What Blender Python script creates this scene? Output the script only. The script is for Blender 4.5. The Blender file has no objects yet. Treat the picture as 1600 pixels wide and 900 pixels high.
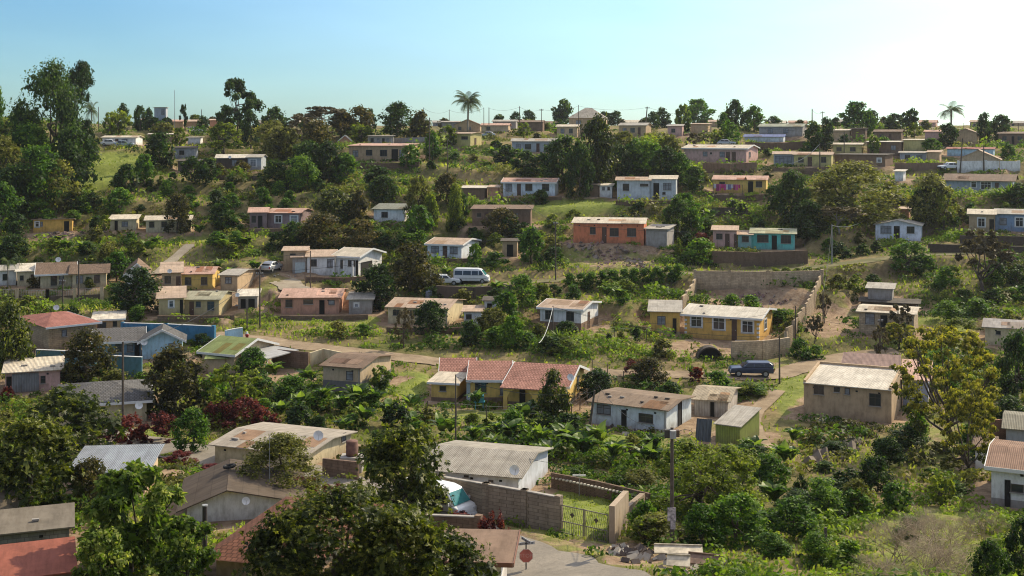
import bpy, bmesh, math, random
import numpy as np
from mathutils import Vector, Matrix
R = math.radians
random.seed(7); RNG = np.random.default_rng(7)
sc = bpy.context.scene
col = sc.collection
F, V0 = 1900.0, 205.0; K = F / 1500.0            # focal length in photo pixels, eye-level row

# ------------------------------------------------------------------ terrain profile (row of the photo -> distance along the valley)
_PV = [930, 900, 850, 800, 750, 700, 650, 600, 550, 500, 450, 400, 350, 300, 260, 230, 212, 204, 199]
_PY = [44, 48, 54, 61, 69, 78, 88, 98, 109, 120, 132, 144, 158, 174, 192, 212, 238, 262, 290]
_PY = [q * K for q in _PY]
_pz = [-(v - V0) * y / F for v, y in zip(_PV, _PY)]
_PYS = [0.0, 15, 35] + _PY + [330 * K, 420 * K, 600 * K, 900 * K, 1500 * K, 3000 * K, 7500]
_PZS = [-2.5, -8, -16.5] + _pz + [1.9, -6, -16, -30, -55, -90, -150]
_yd = np.concatenate([np.arange(0, 420, 0.5), np.arange(420, 7500, 10)])
_zd = np.interp(_yd, _PYS, _PZS)
_k = np.exp(-0.5 * (np.arange(-12, 13) / 5.0) ** 2); _k /= _k.sum()
_m = 840
_zs = _zd.copy(); _zs[12:_m - 12] = np.convolve(_zd[:_m], _k, 'valid')
def base_z(x, y):
    x = np.asarray(x, float); y = np.asarray(y, float)
    z = np.interp(y, _yd, _zs)
    t = x / (np.maximum(y, 0) + 30.0) * K
    hill = 3.2 * np.exp(-((t + .50) / .10) ** 2) * np.clip((y - 190) / 70, 0, 1) * np.clip((418 - y) / 70, 0, 1)
    z = z + hill
    # hand-cut terraces: level strips with steep banks between them
    am = np.clip((y - 115) / 40, 0, 1) * np.clip((345 - y) / 40, 0, 1)
    stp = 2.6; ph = (z + .9 * np.sin(x * .045 + .8 * np.sin(y * .03)) + .5 * np.sin(x * .13 + 2)) / stp
    fr = ph - np.floor(ph); sm = np.clip((fr - .62) / .30, 0, 1); sm = sm * sm * (3 - 2 * sm)
    z = z + am * stp * (sm - fr) * .85 + am * stp * .3
    return z + 0.35 * np.sin(x * .11 + y * .05) * np.sin(y * .09 + 1.3) * np.clip((y - 40) / 40, 0, 1)

PADS = []    # (cx, cy, cos, sin, hx, hy, z, fade)
ROADS = []   # (pts Nx3, halfwidth)
def terr(x, y):
    x = np.asarray(x, float); y = np.asarray(y, float)
    zb = base_z(x, y)
    wm = np.zeros_like(zb); ws = np.full_like(zb, 1e-9); zs = np.zeros_like(zb)
    for (cx, cy, c, s, hx, hy, z, fade) in PADS:
        dx = x - cx; dy = y - cy
        m = (np.abs(dx) < 26) & (np.abs(dy) < 26)
        if not np.any(m): continue
        lx = np.abs(dx * c + dy * s) - hx; ly = np.abs(-dx * s + dy * c) - hy
        d = np.hypot(np.maximum(lx, 0), np.maximum(ly, 0))
        w = np.clip(1 - d / fade, 0, 1); w = w * w * (3 - 2 * w) * m
        wm = np.maximum(wm, w); w4 = w ** 4; ws += w4; zs += w4 * z
    for (P, hw) in ROADS:
        for a, b in zip(P[:-1], P[1:]):
            ab = b[:2] - a[:2]; L2 = ab.dot(ab)
            t = np.clip(((x - a[0]) * ab[0] + (y - a[1]) * ab[1]) / L2, 0, 1)
            d = np.hypot(x - a[0] - t * ab[0], y - a[1] - t * ab[1]) - hw - .5
            z = a[2] + t * (b[2] - a[2])
            w = np.clip(1 - d / 2.2, 0, 1); w = w * w * (3 - 2 * w)
            wm = np.maximum(wm, w); w4 = 3 * w ** 4; ws += w4; zs += w4 * z
    return zb * (1 - wm) + wm * zs / ws
_YY = np.concatenate([np.arange(24, 150, .4), np.arange(150, 418, 1.0)])
FAST = {'on': False}
def G(u, v, fn=None):
    """the ground point that shows at photo pixel (u, v)"""
    if fn is None: fn = terr_fast if FAST['on'] else terr
    xs = (u - 800) / F * _YY
    ray = -(v - V0) / F * _YY
    z = fn(xs, _YY)
    ok = np.nonzero((z >= ray) & (_YY > 30))[0]
    i = ok[0] if len(ok) else len(_YY) - 1
    if i > 0:
        a = ray[i - 1] - z[i - 1]; b = ray[i] - z[i]
        t = a / (a - b) if (a - b) != 0 else 1
        t = min(max(t, 0), 1) if len(ok) else 1
        y = _YY[i - 1] + t * (_YY[i] - _YY[i - 1])
    else: y = _YY[0]
    x = (u - 800) / F * y
    return Vector((x, y, float(fn(np.array([x]), np.array([y]))[0])))
def GB(u, v): return G(u, v, base_z)
def S(y): return F / y
def proj(p): return (800 + F * p[0] / p[1], V0 - F * p[2] / p[1])

# ------------------------------------------------------------------ tags
def tag(o, label=None, cat=None, group=None, kind=None):
    if label: o['label'] = label
    if cat: o['category'] = cat
    if group: o['group'] = group
    if kind: o['kind'] = kind
    return o
def empty(name, M, label=None, cat=None, group=None):
    o = bpy.data.objects.new(name, None); col.objects.link(o)
    o.empty_display_size = .3
    o.matrix_basis = M if isinstance(M, Matrix) else Matrix.Translation(M)
    return tag(o, label, cat, group)
def child(o, parent, M=None):
    o.parent = parent
    if M is not None:
        o.matrix_basis = M
    return o

# ------------------------------------------------------------------ mesh collector
class MB:
    def __init__(s): s.v = []; s.f = []
    def poly(s, pts):
        n = len(s.v); s.v += [tuple(p) for p in pts]; s.f.append(tuple(range(n, n + len(pts)))); return s
    def box(s, x0, x1, y0, y1, z0, z1):
        n = len(s.v)
        s.v += [(x0, y0, z0), (x1, y0, z0), (x1, y1, z0), (x0, y1, z0), (x0, y0, z1), (x1, y0, z1), (x1, y1, z1), (x0, y1, z1)]
        s.f += [tuple(n + i for i in q) for q in ((3, 2, 1, 0), (4, 5, 6, 7), (0, 1, 5, 4), (1, 2, 6, 5), (2, 3, 7, 6), (3, 0, 4, 7))]
        return s
    def obox(s, c, ax, ay, az, hx, hy, hz):
        n = len(s.v); c = Vector(c); ax = Vector(ax).normalized(); ay = Vector(ay).normalized(); az = Vector(az).normalized()
        for k in ((-1, -1, -1), (1, -1, -1), (1, 1, -1), (-1, 1, -1), (-1, -1, 1), (1, -1, 1), (1, 1, 1), (-1, 1, 1)):
            s.v.append(tuple(c + ax * hx * k[0] + ay * hy * k[1] + az * hz * k[2]))
        s.f += [tuple(n + i for i in q) for q in ((3, 2, 1, 0), (4, 5, 6, 7), (0, 1, 5, 4), (1, 2, 6, 5), (2, 3, 7, 6), (3, 0, 4, 7))]
        return s
    def prism(s, A, B):
        """two matching outlines joined"""
        n = len(s.v); k = len(A)
        s.v += [tuple(p) for p in A] + [tuple(p) for p in B]
        s.f.append(tuple(n + i for i in reversed(range(k)))); s.f.append(tuple(n + k + i for i in range(k)))
        for i in range(k):
            j = (i + 1) % k; s.f.append((n + i, n + j, n + k + j, n + k + i))
        return s
    def tube(s, p0, p1, r0, r1, n=6, cap=True):
        p0 = Vector(p0); p1 = Vector(p1); d = (p1 - p0)
        if d.length < 1e-6: return s
        d.normalize(); a = d.orthogonal().normalized(); b = d.cross(a); m = len(s.v)
        for p, r in ((p0, r0), (p1, r1)):
            for i in range(n):
                t = 2 * math.pi * i / n; s.v.append(tuple(p + a * r * math.cos(t) + b * r * math.sin(t)))
        for i in range(n):
            j = (i + 1) % n; s.f.append((m + i, m + j, m + n + j, m + n + i))
        if cap:
            s.f.append(tuple(m + i for i in reversed(range(n)))); s.f.append(tuple(m + n + i for i in range(n)))
        return s
    def path(s, pts, r0, r1, n=6):
        k = len(pts) - 1
        for i in range(k):
            s.tube(pts[i], pts[i + 1], r0 + (r1 - r0) * i / k, r0 + (r1 - r0) * (i + 1) / k, n, i in (0, k - 1))
        return s
    def lathe(s, prof, c=(0, 0, 0), n=14):
        m = len(s.v)
        for (r, z) in prof:
            for i in range(n):
                t = 2 * math.pi * i / n; s.v.append((c[0] + r * math.cos(t), c[1] + r * math.sin(t), c[2] + z))
        for k in range(len(prof) - 1):
            for i in range(n):
                j = (i + 1) % n; s.f.append((m + k * n + i, m + k * n + j, m + (k + 1) * n + j, m + (k + 1) * n + i))
        return s
    def mesh(s, name, mat, smooth=False):
        me = bpy.data.meshes.new(name); me.from_pydata(s.v, [], s.f)
        if mat: me.materials.append(mat)
        if smooth: me.polygons.foreach_set('use_smooth', [True] * len(me.polygons))
        me.update(); return me
    def build(s, name, mat, parent=None, M=None, smooth=False):
        o = bpy.data.objects.new(name, s.mesh(name, mat, smooth)); col.objects.link(o)
        if parent: o.parent = parent
        if M is not None: o.matrix_basis = M
        return o
def fast_mesh(name, verts, k, mat, tint=None, smooth=False):
    """verts (N*k,3): N faces of k corners"""
    verts = np.ascontiguousarray(verts, np.float32).reshape(-1, 3); n = len(verts) // k
    me = bpy.data.meshes.new(name)
    me.vertices.add(len(verts)); me.vertices.foreach_set('co', verts.ravel())
    me.loops.add(len(verts)); me.loops.foreach_set('vertex_index', np.arange(len(verts), dtype=np.int32))
    me.polygons.add(n); me.polygons.foreach_set('loop_start', np.arange(0, n * k, k, dtype=np.int32))
    me.polygons.foreach_set('loop_total', np.full(n, k, np.int32))
    if tint is not None:
        a = me.attributes.new('tint', 'FLOAT', 'FACE'); a.data.foreach_set('value', np.ascontiguousarray(tint, np.float32))
    me.materials.append(mat); me.update(calc_edges=True); me.validate()
    return me

# ------------------------------------------------------------------ materials
MC = {}
def nodes(name):
    m = bpy.data.materials.new(name); m.use_nodes = True; nt = m.node_tree
    return m, nt, nt.nodes['Principled BSDF']
def N(nt, t, **k):
    n = nt.nodes.new(t)
    for a, b in k.items():
        if a in n.inputs.keys(): n.inputs[a].default_value = b
        else: setattr(n, a, b)
    return n
def L(nt, a, b): nt.links.new(a, b)
def c4(c, k=1.0): return (min(c[0] * k, 1), min(c[1] * k, 1), min(c[2] * k, 1), 1)
def ramp(nt, src, stops):
    r = nt.nodes.new('ShaderNodeValToRGB'); e = r.color_ramp.elements
    while len(e) > 1: e.remove(e[-1])
    e[0].position = stops[0][0]; e[0].color = stops[0][1]
    for p, c in stops[1:]:
        x = e.new(p); x.color = c
    L(nt, src, r.inputs[0]); return r
def mixc(nt, fac, a, b, mode='MIX'):
    m = nt.nodes.new('ShaderNodeMix'); m.data_type = 'RGBA'; m.blend_type = mode
    for s, v in ((m.inputs[0], fac), (m.inputs[6], a), (m.inputs[7], b)):
        if hasattr(v, 'links') or isinstance(v, bpy.types.NodeSocket): L(nt, v, s)
        else: s.default_value = v
    return m.outputs[2]
def simple(name, c, rough=.7, metal=0, spec=.5, noise=.18, nscale=3.0):
    k = ('s', name)
    if k in MC: return MC[k]
    m, nt, b = nodes(name); b.inputs['Roughness'].default_value = rough; b.inputs['Metallic'].default_value = metal
    b.inputs['Specular IOR Level'].default_value = spec
    if noise:
        tc = N(nt, 'ShaderNodeTexCoord'); n = N(nt, 'ShaderNodeTexNoise', Scale=nscale, Detail=4.0); L(nt, tc.outputs['Object'], n.inputs['Vector'])
        r = ramp(nt, n.outputs[0], [(.3, c4(c, 1 - noise)), (.7, c4(c, 1 + noise * .6))]); L(nt, r.outputs[0], b.inputs['Base Color'])
    else: b.inputs['Base Color'].default_value = c4(c)
    MC[k] = m; return m
def wallmat(c, kind='plaster', grime=.35):
    k = ('w', tuple(c), kind, grime)
    if k in MC: return MC[k]
    m, nt, b = nodes('wall_' + kind); b.inputs['Roughness'].default_value = .92; b.inputs['Specular IOR Level'].default_value = .25
    tc = N(nt, 'ShaderNodeTexCoord')
    n1 = N(nt, 'ShaderNodeTexNoise', Scale=.55, Detail=6.0, Roughness=.65); L(nt, tc.outputs['Object'], n1.inputs['Vector'])
    mp = N(nt, 'ShaderNodeMapping'); mp.inputs['Scale'].default_value = (1.5, 1.5, .6); L(nt, tc.outputs['Object'], mp.inputs['Vector'])
    n2 = N(nt, 'ShaderNodeTexNoise', Scale=1.6, Detail=5.0, Roughness=.7); L(nt, mp.outputs[0], n2.inputs['Vector'])
    r1 = ramp(nt, n1.outputs[0], [(.3, c4(c, .84)), (.52, c4(c, .98)), (.75, c4(c, 1.07))])
    colr = r1.outputs[0]
    r2 = ramp(nt, n2.outputs[0], [(.44, (1, 1, 1, 1)), (.72, (1 - grime, 1 - grime * 1.05, 1 - grime * 1.15, 1))])
    colr = mixc(nt, 1.0, colr, r2.outputs[0], 'MULTIPLY')
    sep = N(nt, 'ShaderNodeSeparateXYZ'); L(nt, tc.outputs['Object'], sep.inputs[0])
    # splash dirt low on the wall
    mr = N(nt, 'ShaderNodeMapRange'); mr.inputs['From Min'].default_value = .75; mr.inputs['From Max'].default_value = 0.0
    ad = N(nt, 'ShaderNodeMath', operation='MULTIPLY_ADD'); L(nt, n2.outputs[0], ad.inputs[0]); ad.inputs[1].default_value = -.9; L(nt, sep.outputs[2], ad.inputs[2])
    ad2 = N(nt, 'ShaderNodeMath', operation='ADD'); L(nt, ad.outputs[0], ad2.inputs[0]); ad2.inputs[1].default_value = .45
    L(nt, ad2.outputs[0], mr.inputs['Value'])
    fm = N(nt, 'ShaderNodeMath', operation='MULTIPLY'); L(nt, mr.outputs[0], fm.inputs[0]); fm.inputs[1].default_value = .6 * min(1, grime * 2)
    colr = mixc(nt, fm.outputs[0], colr, (.16, .115, .08, 1))
    if kind in ('block', 'brick'):
        x = N(nt, 'ShaderNodeMath', operation='ADD'); L(nt, sep.outputs[0], x.inputs[0]); L(nt, sep.outputs[1], x.inputs[1])
        cb = N(nt, 'ShaderNodeCombineXYZ'); L(nt, x.outputs[0], cb.inputs[0]); L(nt, sep.outputs[2], cb.inputs[1])
        br = N(nt, 'ShaderNodeTexBrick'); L(nt, cb.outputs[0], br.inputs['Vector'])
        br.inputs['Scale'].default_value = 1.0
        br.inputs['Brick Width'].default_value = .42 if kind == 'block' else .24; br.inputs['Row Height'].default_value = .21 if kind == 'block' else .09
        br.inputs['Mortar Size'].default_value = .014; br.inputs['Color1'].default_value = (1, 1, 1, 1); br.inputs['Color2'].default_value = (.72, .72, .74, 1)
        br.inputs['Mortar'].default_value = (.48, .47, .45, 1)
        colr = mixc(nt, .9, colr, br.outputs[0], 'MULTIPLY')
        bp = N(nt, 'ShaderNodeBump', Strength=.5, Distance=.02); L(nt, br.outputs[1], bp.inputs['Height']); bp.invert = True; L(nt, bp.outputs[0], b.inputs['Normal'])
    elif kind == 'sheet':
        w = N(nt, 'ShaderNodeTexWave', Scale=2.1); w.bands_direction = 'X'
        L(nt, tc.outputs['Object'], w.inputs['Vector'])
        r3 = ramp(nt, w.outputs[0], [(0, (.6, .6, .6, 1)), (.6, (1, 1, 1, 1))]); colr = mixc(nt, .8, colr, r3.outputs[0], 'MULTIPLY')
        bp = N(nt, 'ShaderNodeBump', Strength=.6, Distance=.03); L(nt, w.outputs[0], bp.inputs['Height']); L(nt, bp.outputs[0], b.inputs['Normal'])
    else:
        n3 = N(nt, 'ShaderNodeTexNoise', Scale=14.0, Detail=3.0); L(nt, tc.outputs['Object'], n3.inputs['Vector'])
        bp = N(nt, 'ShaderNodeBump', Strength=.25, Distance=.02); L(nt, n3.outputs[0], bp.inputs['Height']); L(nt, bp.outputs[0], b.inputs['Normal'])
    L(nt, colr, b.inputs['Base Color']); MC[k] = m; return m
def roofmat(c, kind='sheet', stain=.3, axis='X', fine=1.0):
    k = ('r', tuple(c), kind, stain, axis)
    if k in MC: return MC[k]
    m, nt, b = nodes('roof_' + kind); b.inputs['Roughness'].default_value = .62 if kind == 'metal' else .88
    b.inputs['Specular IOR Level'].default_value = .5 if kind == 'metal' else .2
    tc = N(nt, 'ShaderNodeTexCoord')
    n1 = N(nt, 'ShaderNodeTexNoise', Scale=.7, Detail=7.0, Roughness=.7); L(nt, tc.outputs['Object'], n1.inputs['Vector'])
    colr = ramp(nt, n1.outputs[0], [(.32, c4(c, .72)), (.5, c4(c, .95)), (.72, c4(c, 1.12))]).outputs[0]
    mp = N(nt, 'ShaderNodeMapping'); mp.inputs['Scale'].default_value = (2.6, .4, .4) if axis == 'X' else (.4, 2.6, .4); L(nt, tc.outputs['Object'], mp.inputs['Vector'])
    n2 = N(nt, 'ShaderNodeTexNoise', Scale=1.2, Detail=6.0, Roughness=.75); L(nt, mp.outputs[0], n2.inputs['Vector'])
    colr = mixc(nt, 1.0, colr, ramp(nt, n2.outputs[0], [(.42, (1, 1, 1, 1)), (.7, (1 - stain, 1 - stain * 1.05, 1 - stain * 1.1, 1))]).outputs[0], 'MULTIPLY')
    if kind in ('sheet', 'metal'):
        w = N(nt, 'ShaderNodeTexWave', Scale=2.6); w.bands_direction = axis; L(nt, tc.outputs['Object'], w.inputs['Vector'])
        colr = mixc(nt, .42, colr, ramp(nt, w.outputs[0], [(0, (.66, .64, .62, 1)), (.45, (1, 1, 1, 1))]).outputs[0], 'MULTIPLY')
        # sheet laps: each sheet ages differently
        sep = N(nt, 'ShaderNodeSeparateXYZ'); L(nt, tc.outputs['Object'], sep.inputs[0])
        cb = N(nt, 'ShaderNodeCombineXYZ'); L(nt, sep.outputs[0], cb.inputs[0]); L(nt, sep.outputs[1], cb.inputs[1])
        br = N(nt, 'ShaderNodeTexBrick'); L(nt, cb.outputs[0], br.inputs['Vector']); br.offset = 0
        br.inputs['Scale'].default_value = 1.0; br.inputs['Brick Width'].default_value = .95; br.inputs['Row Height'].default_value = 2.1
        br.inputs['Mortar Size'].default_value = .018; br.inputs['Color1'].default_value = (1, 1, 1, 1); br.inputs['Color2'].default_value = (.84, .83, .82, 1); br.inputs['Mortar'].default_value = (.6, .58, .55, 1)
        colr = mixc(nt, .8, colr, br.outputs[0], 'MULTIPLY')
        bp = N(nt, 'ShaderNodeBump', Strength=.7, Distance=.04); L(nt, w.outputs[0], bp.inputs['Height']); L(nt, bp.outputs[0], b.inputs['Normal'])
    elif kind == 'tile':
        br = N(nt, 'ShaderNodeTexBrick'); L(nt, tc.outputs['Object'], br.inputs['Vector']); br.inputs['Scale'].default_value = 1.0
        br.inputs['Brick Width'].default_value = .3; br.inputs['Row Height'].default_value = .33; br.inputs['Mortar Size'].default_value = .035
        br.inputs['Color1'].default_value = (1, 1, 1, 1); br.inputs['Color2'].default_value = (.74, .72, .7, 1); br.inputs['Mortar'].default_value = (.42, .4, .38, 1)
        colr = mixc(nt, .9, colr, br.outputs[0], 'MULTIPLY')
        bp = N(nt, 'ShaderNodeBump', Strength=.8, Distance=.04); bp.invert = True; L(nt, br.outputs[1], bp.inputs['Height']); L(nt, bp.outputs[0], b.inputs['Normal'])
    L(nt, colr, b.inputs['Base Color']); MC[k] = m; return m
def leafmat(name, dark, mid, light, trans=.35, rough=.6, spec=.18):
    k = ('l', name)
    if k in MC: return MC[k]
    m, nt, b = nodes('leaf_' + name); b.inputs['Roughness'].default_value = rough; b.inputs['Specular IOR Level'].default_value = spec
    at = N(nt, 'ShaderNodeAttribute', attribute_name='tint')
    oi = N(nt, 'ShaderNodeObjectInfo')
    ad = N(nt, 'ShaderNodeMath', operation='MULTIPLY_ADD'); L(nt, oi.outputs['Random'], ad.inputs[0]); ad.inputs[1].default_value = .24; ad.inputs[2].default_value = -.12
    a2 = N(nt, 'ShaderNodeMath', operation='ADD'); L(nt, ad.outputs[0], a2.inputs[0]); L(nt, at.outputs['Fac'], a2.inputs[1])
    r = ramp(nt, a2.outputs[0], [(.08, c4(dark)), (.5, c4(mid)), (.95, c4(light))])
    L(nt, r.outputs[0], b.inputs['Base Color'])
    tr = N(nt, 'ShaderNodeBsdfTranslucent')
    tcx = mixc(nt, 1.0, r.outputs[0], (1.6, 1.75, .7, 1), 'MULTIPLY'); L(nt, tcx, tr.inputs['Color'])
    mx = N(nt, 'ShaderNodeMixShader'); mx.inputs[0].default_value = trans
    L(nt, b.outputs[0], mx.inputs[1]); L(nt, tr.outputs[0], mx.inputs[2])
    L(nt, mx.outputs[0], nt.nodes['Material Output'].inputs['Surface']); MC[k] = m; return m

LM = dict(
    mango=leafmat('mango', (.008, .017, .004), (.050, .070, .010), (.27, .27, .04), spec=.22, rough=.5),
    mangored=leafmat('mangored', (.014, .017, .006), (.075, .070, .020), (.25, .165, .055)),
    dark=leafmat('dark', (.008, .020, .006), (.028, .062, .012), (.12, .18, .03)),
    green=leafmat('green', (.014, .042, .006), (.070, .15, .016), (.25, .35, .03)),
    loose=leafmat('loose', (.03, .05, .008), (.14, .18, .022), (.36, .37, .05), trans=.45),
    olive=leafmat('olive', (.04, .045, .012), (.16, .16, .035), (.36, .33, .09)),
    yellow=leafmat('yellow', (.03, .04, .012), (.11, .12, .022), (.36, .30, .045), trans=.45),
    brown=leafmat('brown', (.03, .022, .012), (.11, .085, .045), (.22, .17, .09), trans=.2),
    red=leafmat('red', (.035, .010, .012), (.13, .022, .024), (.30, .075, .05), trans=.35),
    banana=leafmat('banana', (.02, .05, .012), (.08, .14, .024), (.22, .29, .06), trans=.4, rough=.5, spec=.25),
    papaya=leafmat('papaya', (.02, .045, .008), (.11, .17, .025), (.46, .46, .12), trans=.4),
    fron=leafmat('fron', (.015, .035, .012), (.045, .075, .025), (.12, .14, .05)),
    grass=leafmat('grass', (.09, .12, .02), (.22, .27, .045), (.45, .43, .11), trans=.4, rough=.7, spec=.2),
    under=leafmat('under', (.013, .034, .006), (.075, .135, .016), (.28, .35, .045), trans=.4),
)
BARK = simple('bark', (.10, .075, .055), .95, nscale=6, noise=.4)
BARKP = simple('pale_bark', (.26, .23, .18), .95, nscale=6, noise=.35)
GLASS = simple('window_glass', (.03, .035, .042), .12, noise=0, spec=.6)
CURT = simple('curtained_glass', (.24, .25, .27), .35, noise=.5, nscale=1.7)
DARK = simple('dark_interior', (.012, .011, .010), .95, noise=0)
WHITE = simple('white_paint', (.72, .71, .68), .6, noise=.1)
STEEL = simple('brown_steel', (.075, .055, .045), .6)
WOOD = simple('weathered_wood', (.11, .085, .065), .9, noise=.35, nscale=5)
DOORW = simple('brown_door', (.10, .05, .032), .6)
GREY = simple('grey_metal', (.38, .38, .37), .5, metal=.3)
CONC = simple('concrete', (.36, .33, .29), .95, noise=.25, nscale=1.5)
# ------------------------------------------------------------------ houses
C = dict(white=(.84, .82, .78), blwhite=(.74, .80, .83), cream=(.68, .57, .36), beige=(.60, .46, .30), tan=(.54, .39, .24), yellow=(.80, .55, .16),
         ochre=(.76, .46, .12), paley=(.60, .52, .22), salmon=(.62, .33, .22), pink=(.66, .42, .36), red=(.72, .24, .12), grey=(.38, .35, .32), bgrey=(.42, .45, .48),
         brown=(.24, .16, .11), dbrown=(.12, .09, .07), teal=(.16, .58, .52), blue=(.12, .34, .55), sky=(.45, .66, .78), olive=(.50, .41, .22), green=(.30, .36, .08),
         rtan=(.60, .45, .33), rgrey=(.50, .46, .39), rdark=(.13, .11, .09), rcream=(.74, .65, .50), rred=(.42, .18, .14), rbrown=(.26, .18, .125), rwhite=(.78, .71, .58), rblue=(.15, .19, .38),
         rgreen=(.30, .36, .13), tile=(.50, .25, .19), rpink=(.66, .42, .32), terracotta=(.21, .09, .055), slate=(.17, .165, .16), purple=(.30, .22, .22))
HB = []       # pixel boxes of houses: (u0,u1,v0,v1)
MARKS = []    # (short name, u, v)
def frame_for(uL, uR, vb, g, d, a=None, Y=None):
    Y0 = Y or GB((uL + uR) / 2, vb).y
    tx = ((uL + uR) / 2 - 800) / F
    s = F / Y0
    if a is None:
        a = math.atan(tx) + math.copysign(math.asin(min(abs(g) / (s * d), .93)), g)
    else: a = R(a)
    yL = Y0
    for _ in range(4):
        x0 = (uL - 800) / F * yL
        w = ((uR - 800) / F * yL - x0) / (math.cos(a) + (uR - 800) / F * math.sin(a))
        yL = Y0 + w * math.sin(a) / 2
    cx = x0 + math.cos(a) * w / 2; cy = yL - math.sin(a) * w / 2
    z = -(vb - V0) / F * cy
    return Matrix.Translation((cx, cy, z)) @ Matrix.Rotation(-a, 4, 'Z'), w, a, cy
def window(parent, M, x0, x1, z0, z1, y=0.0, frame=STEEL, surround=None, face=None, mull=2, pane=None):
    """a framed window on the plane y (facing -y) of matrix M"""
    Mx = M if face is None else M @ face
    f = MB(); t = .055
    f.box(x0, x1, y - .05, y + .03, z0, z0 + t).box(x0, x1, y - .05, y + .03, z1 - t, z1)
    f.box(x0, x0 + t, y - .05, y + .03, z0 + t, z1 - t).box(x1 - t, x1, y - .05, y + .03, z0 + t, z1 - t)
    n = max(1, mull)
    for i in range(1, n):
        xm = x0 + (x1 - x0) * i / n; f.box(xm - .022, xm + .022, y - .04, y + .03, z0 + t, z1 - t)
    if z1 - z0 > .7:
        zm = z0 + (z1 - z0) * .66
        for i in range(n):
            xa = x0 + (x1 - x0) * i / n + .03; xb = x0 + (x1 - x0) * (i + 1) / n - .03
            f.box(xa, xb, y - .038, y + .028, zm - .02, zm + .02)
    if surround:
        q = .14
        f.box(x0 - q, x1 + q, y - .062, y + .02, z0 - q, z0 - .002).box(x0 - q, x1 + q, y - .062, y + .02, z1 + .002, z1 + q)
        f.box(x0 - q, x0 - .002, y - .062, y + .02, z0, z1).box(x1 + .002, x1 + q, y - .062, y + .02, z0, z1)
    w = f.build('window', frame, parent, Mx)
    p = MB().box(x0 + .02, x1 - .02, y - .018, y + .01, z0 + .02, z1 - .02).build('pane', pane or (CURT if random.random() < .42 else GLASS), w)
    s = MB().box(x0 - .08, x1 + .08, y - .13, y - .052, z0 - .07, z0 - .005).build('sill', CONC, w)
    return w
def door(parent, M, x0, x1, z0, z1, y=0.0, mat=DOORW, face=None, open_=False):
    Mx = M if face is None else M @ face
    f = MB().box(x0, x0 + .06, y - .06, y + .02, z0, z1).box(x1 - .06, x1, y - .06, y + .02, z0, z1).box(x0 + .06, x1 - .06, y - .06, y + .02, z1 - .07, z1)
    f.box(x0 + .06, x1 - .06, y - .03, y + .01, z0, z1 - .07)
    if not open_:
        for (a, b) in ((.08, .42), (.5, .88)):
            f.box(x0 + .16, x1 - .16, y - .045, y - .031, z0 + (z1 - z0) * a, z0 + (z1 - z0) * b)
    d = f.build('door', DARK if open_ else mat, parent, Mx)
    if not open_: MB().box(x1 - .2, x1 - .13, y - .1, y - .032, z0 + (z1 - z0) * .45, z0 + (z1 - z0) * .5).build('handle', GREY, d)
    return d
def slab(mb, A, B, Cc, D, t):
    """sheet with outline ABCD, t thick downwards"""
    up = [Vector(p) for p in (A, B, Cc, D)]
    mb.prism([p - Vector((0, 0, t)) for p in up], up)
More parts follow.
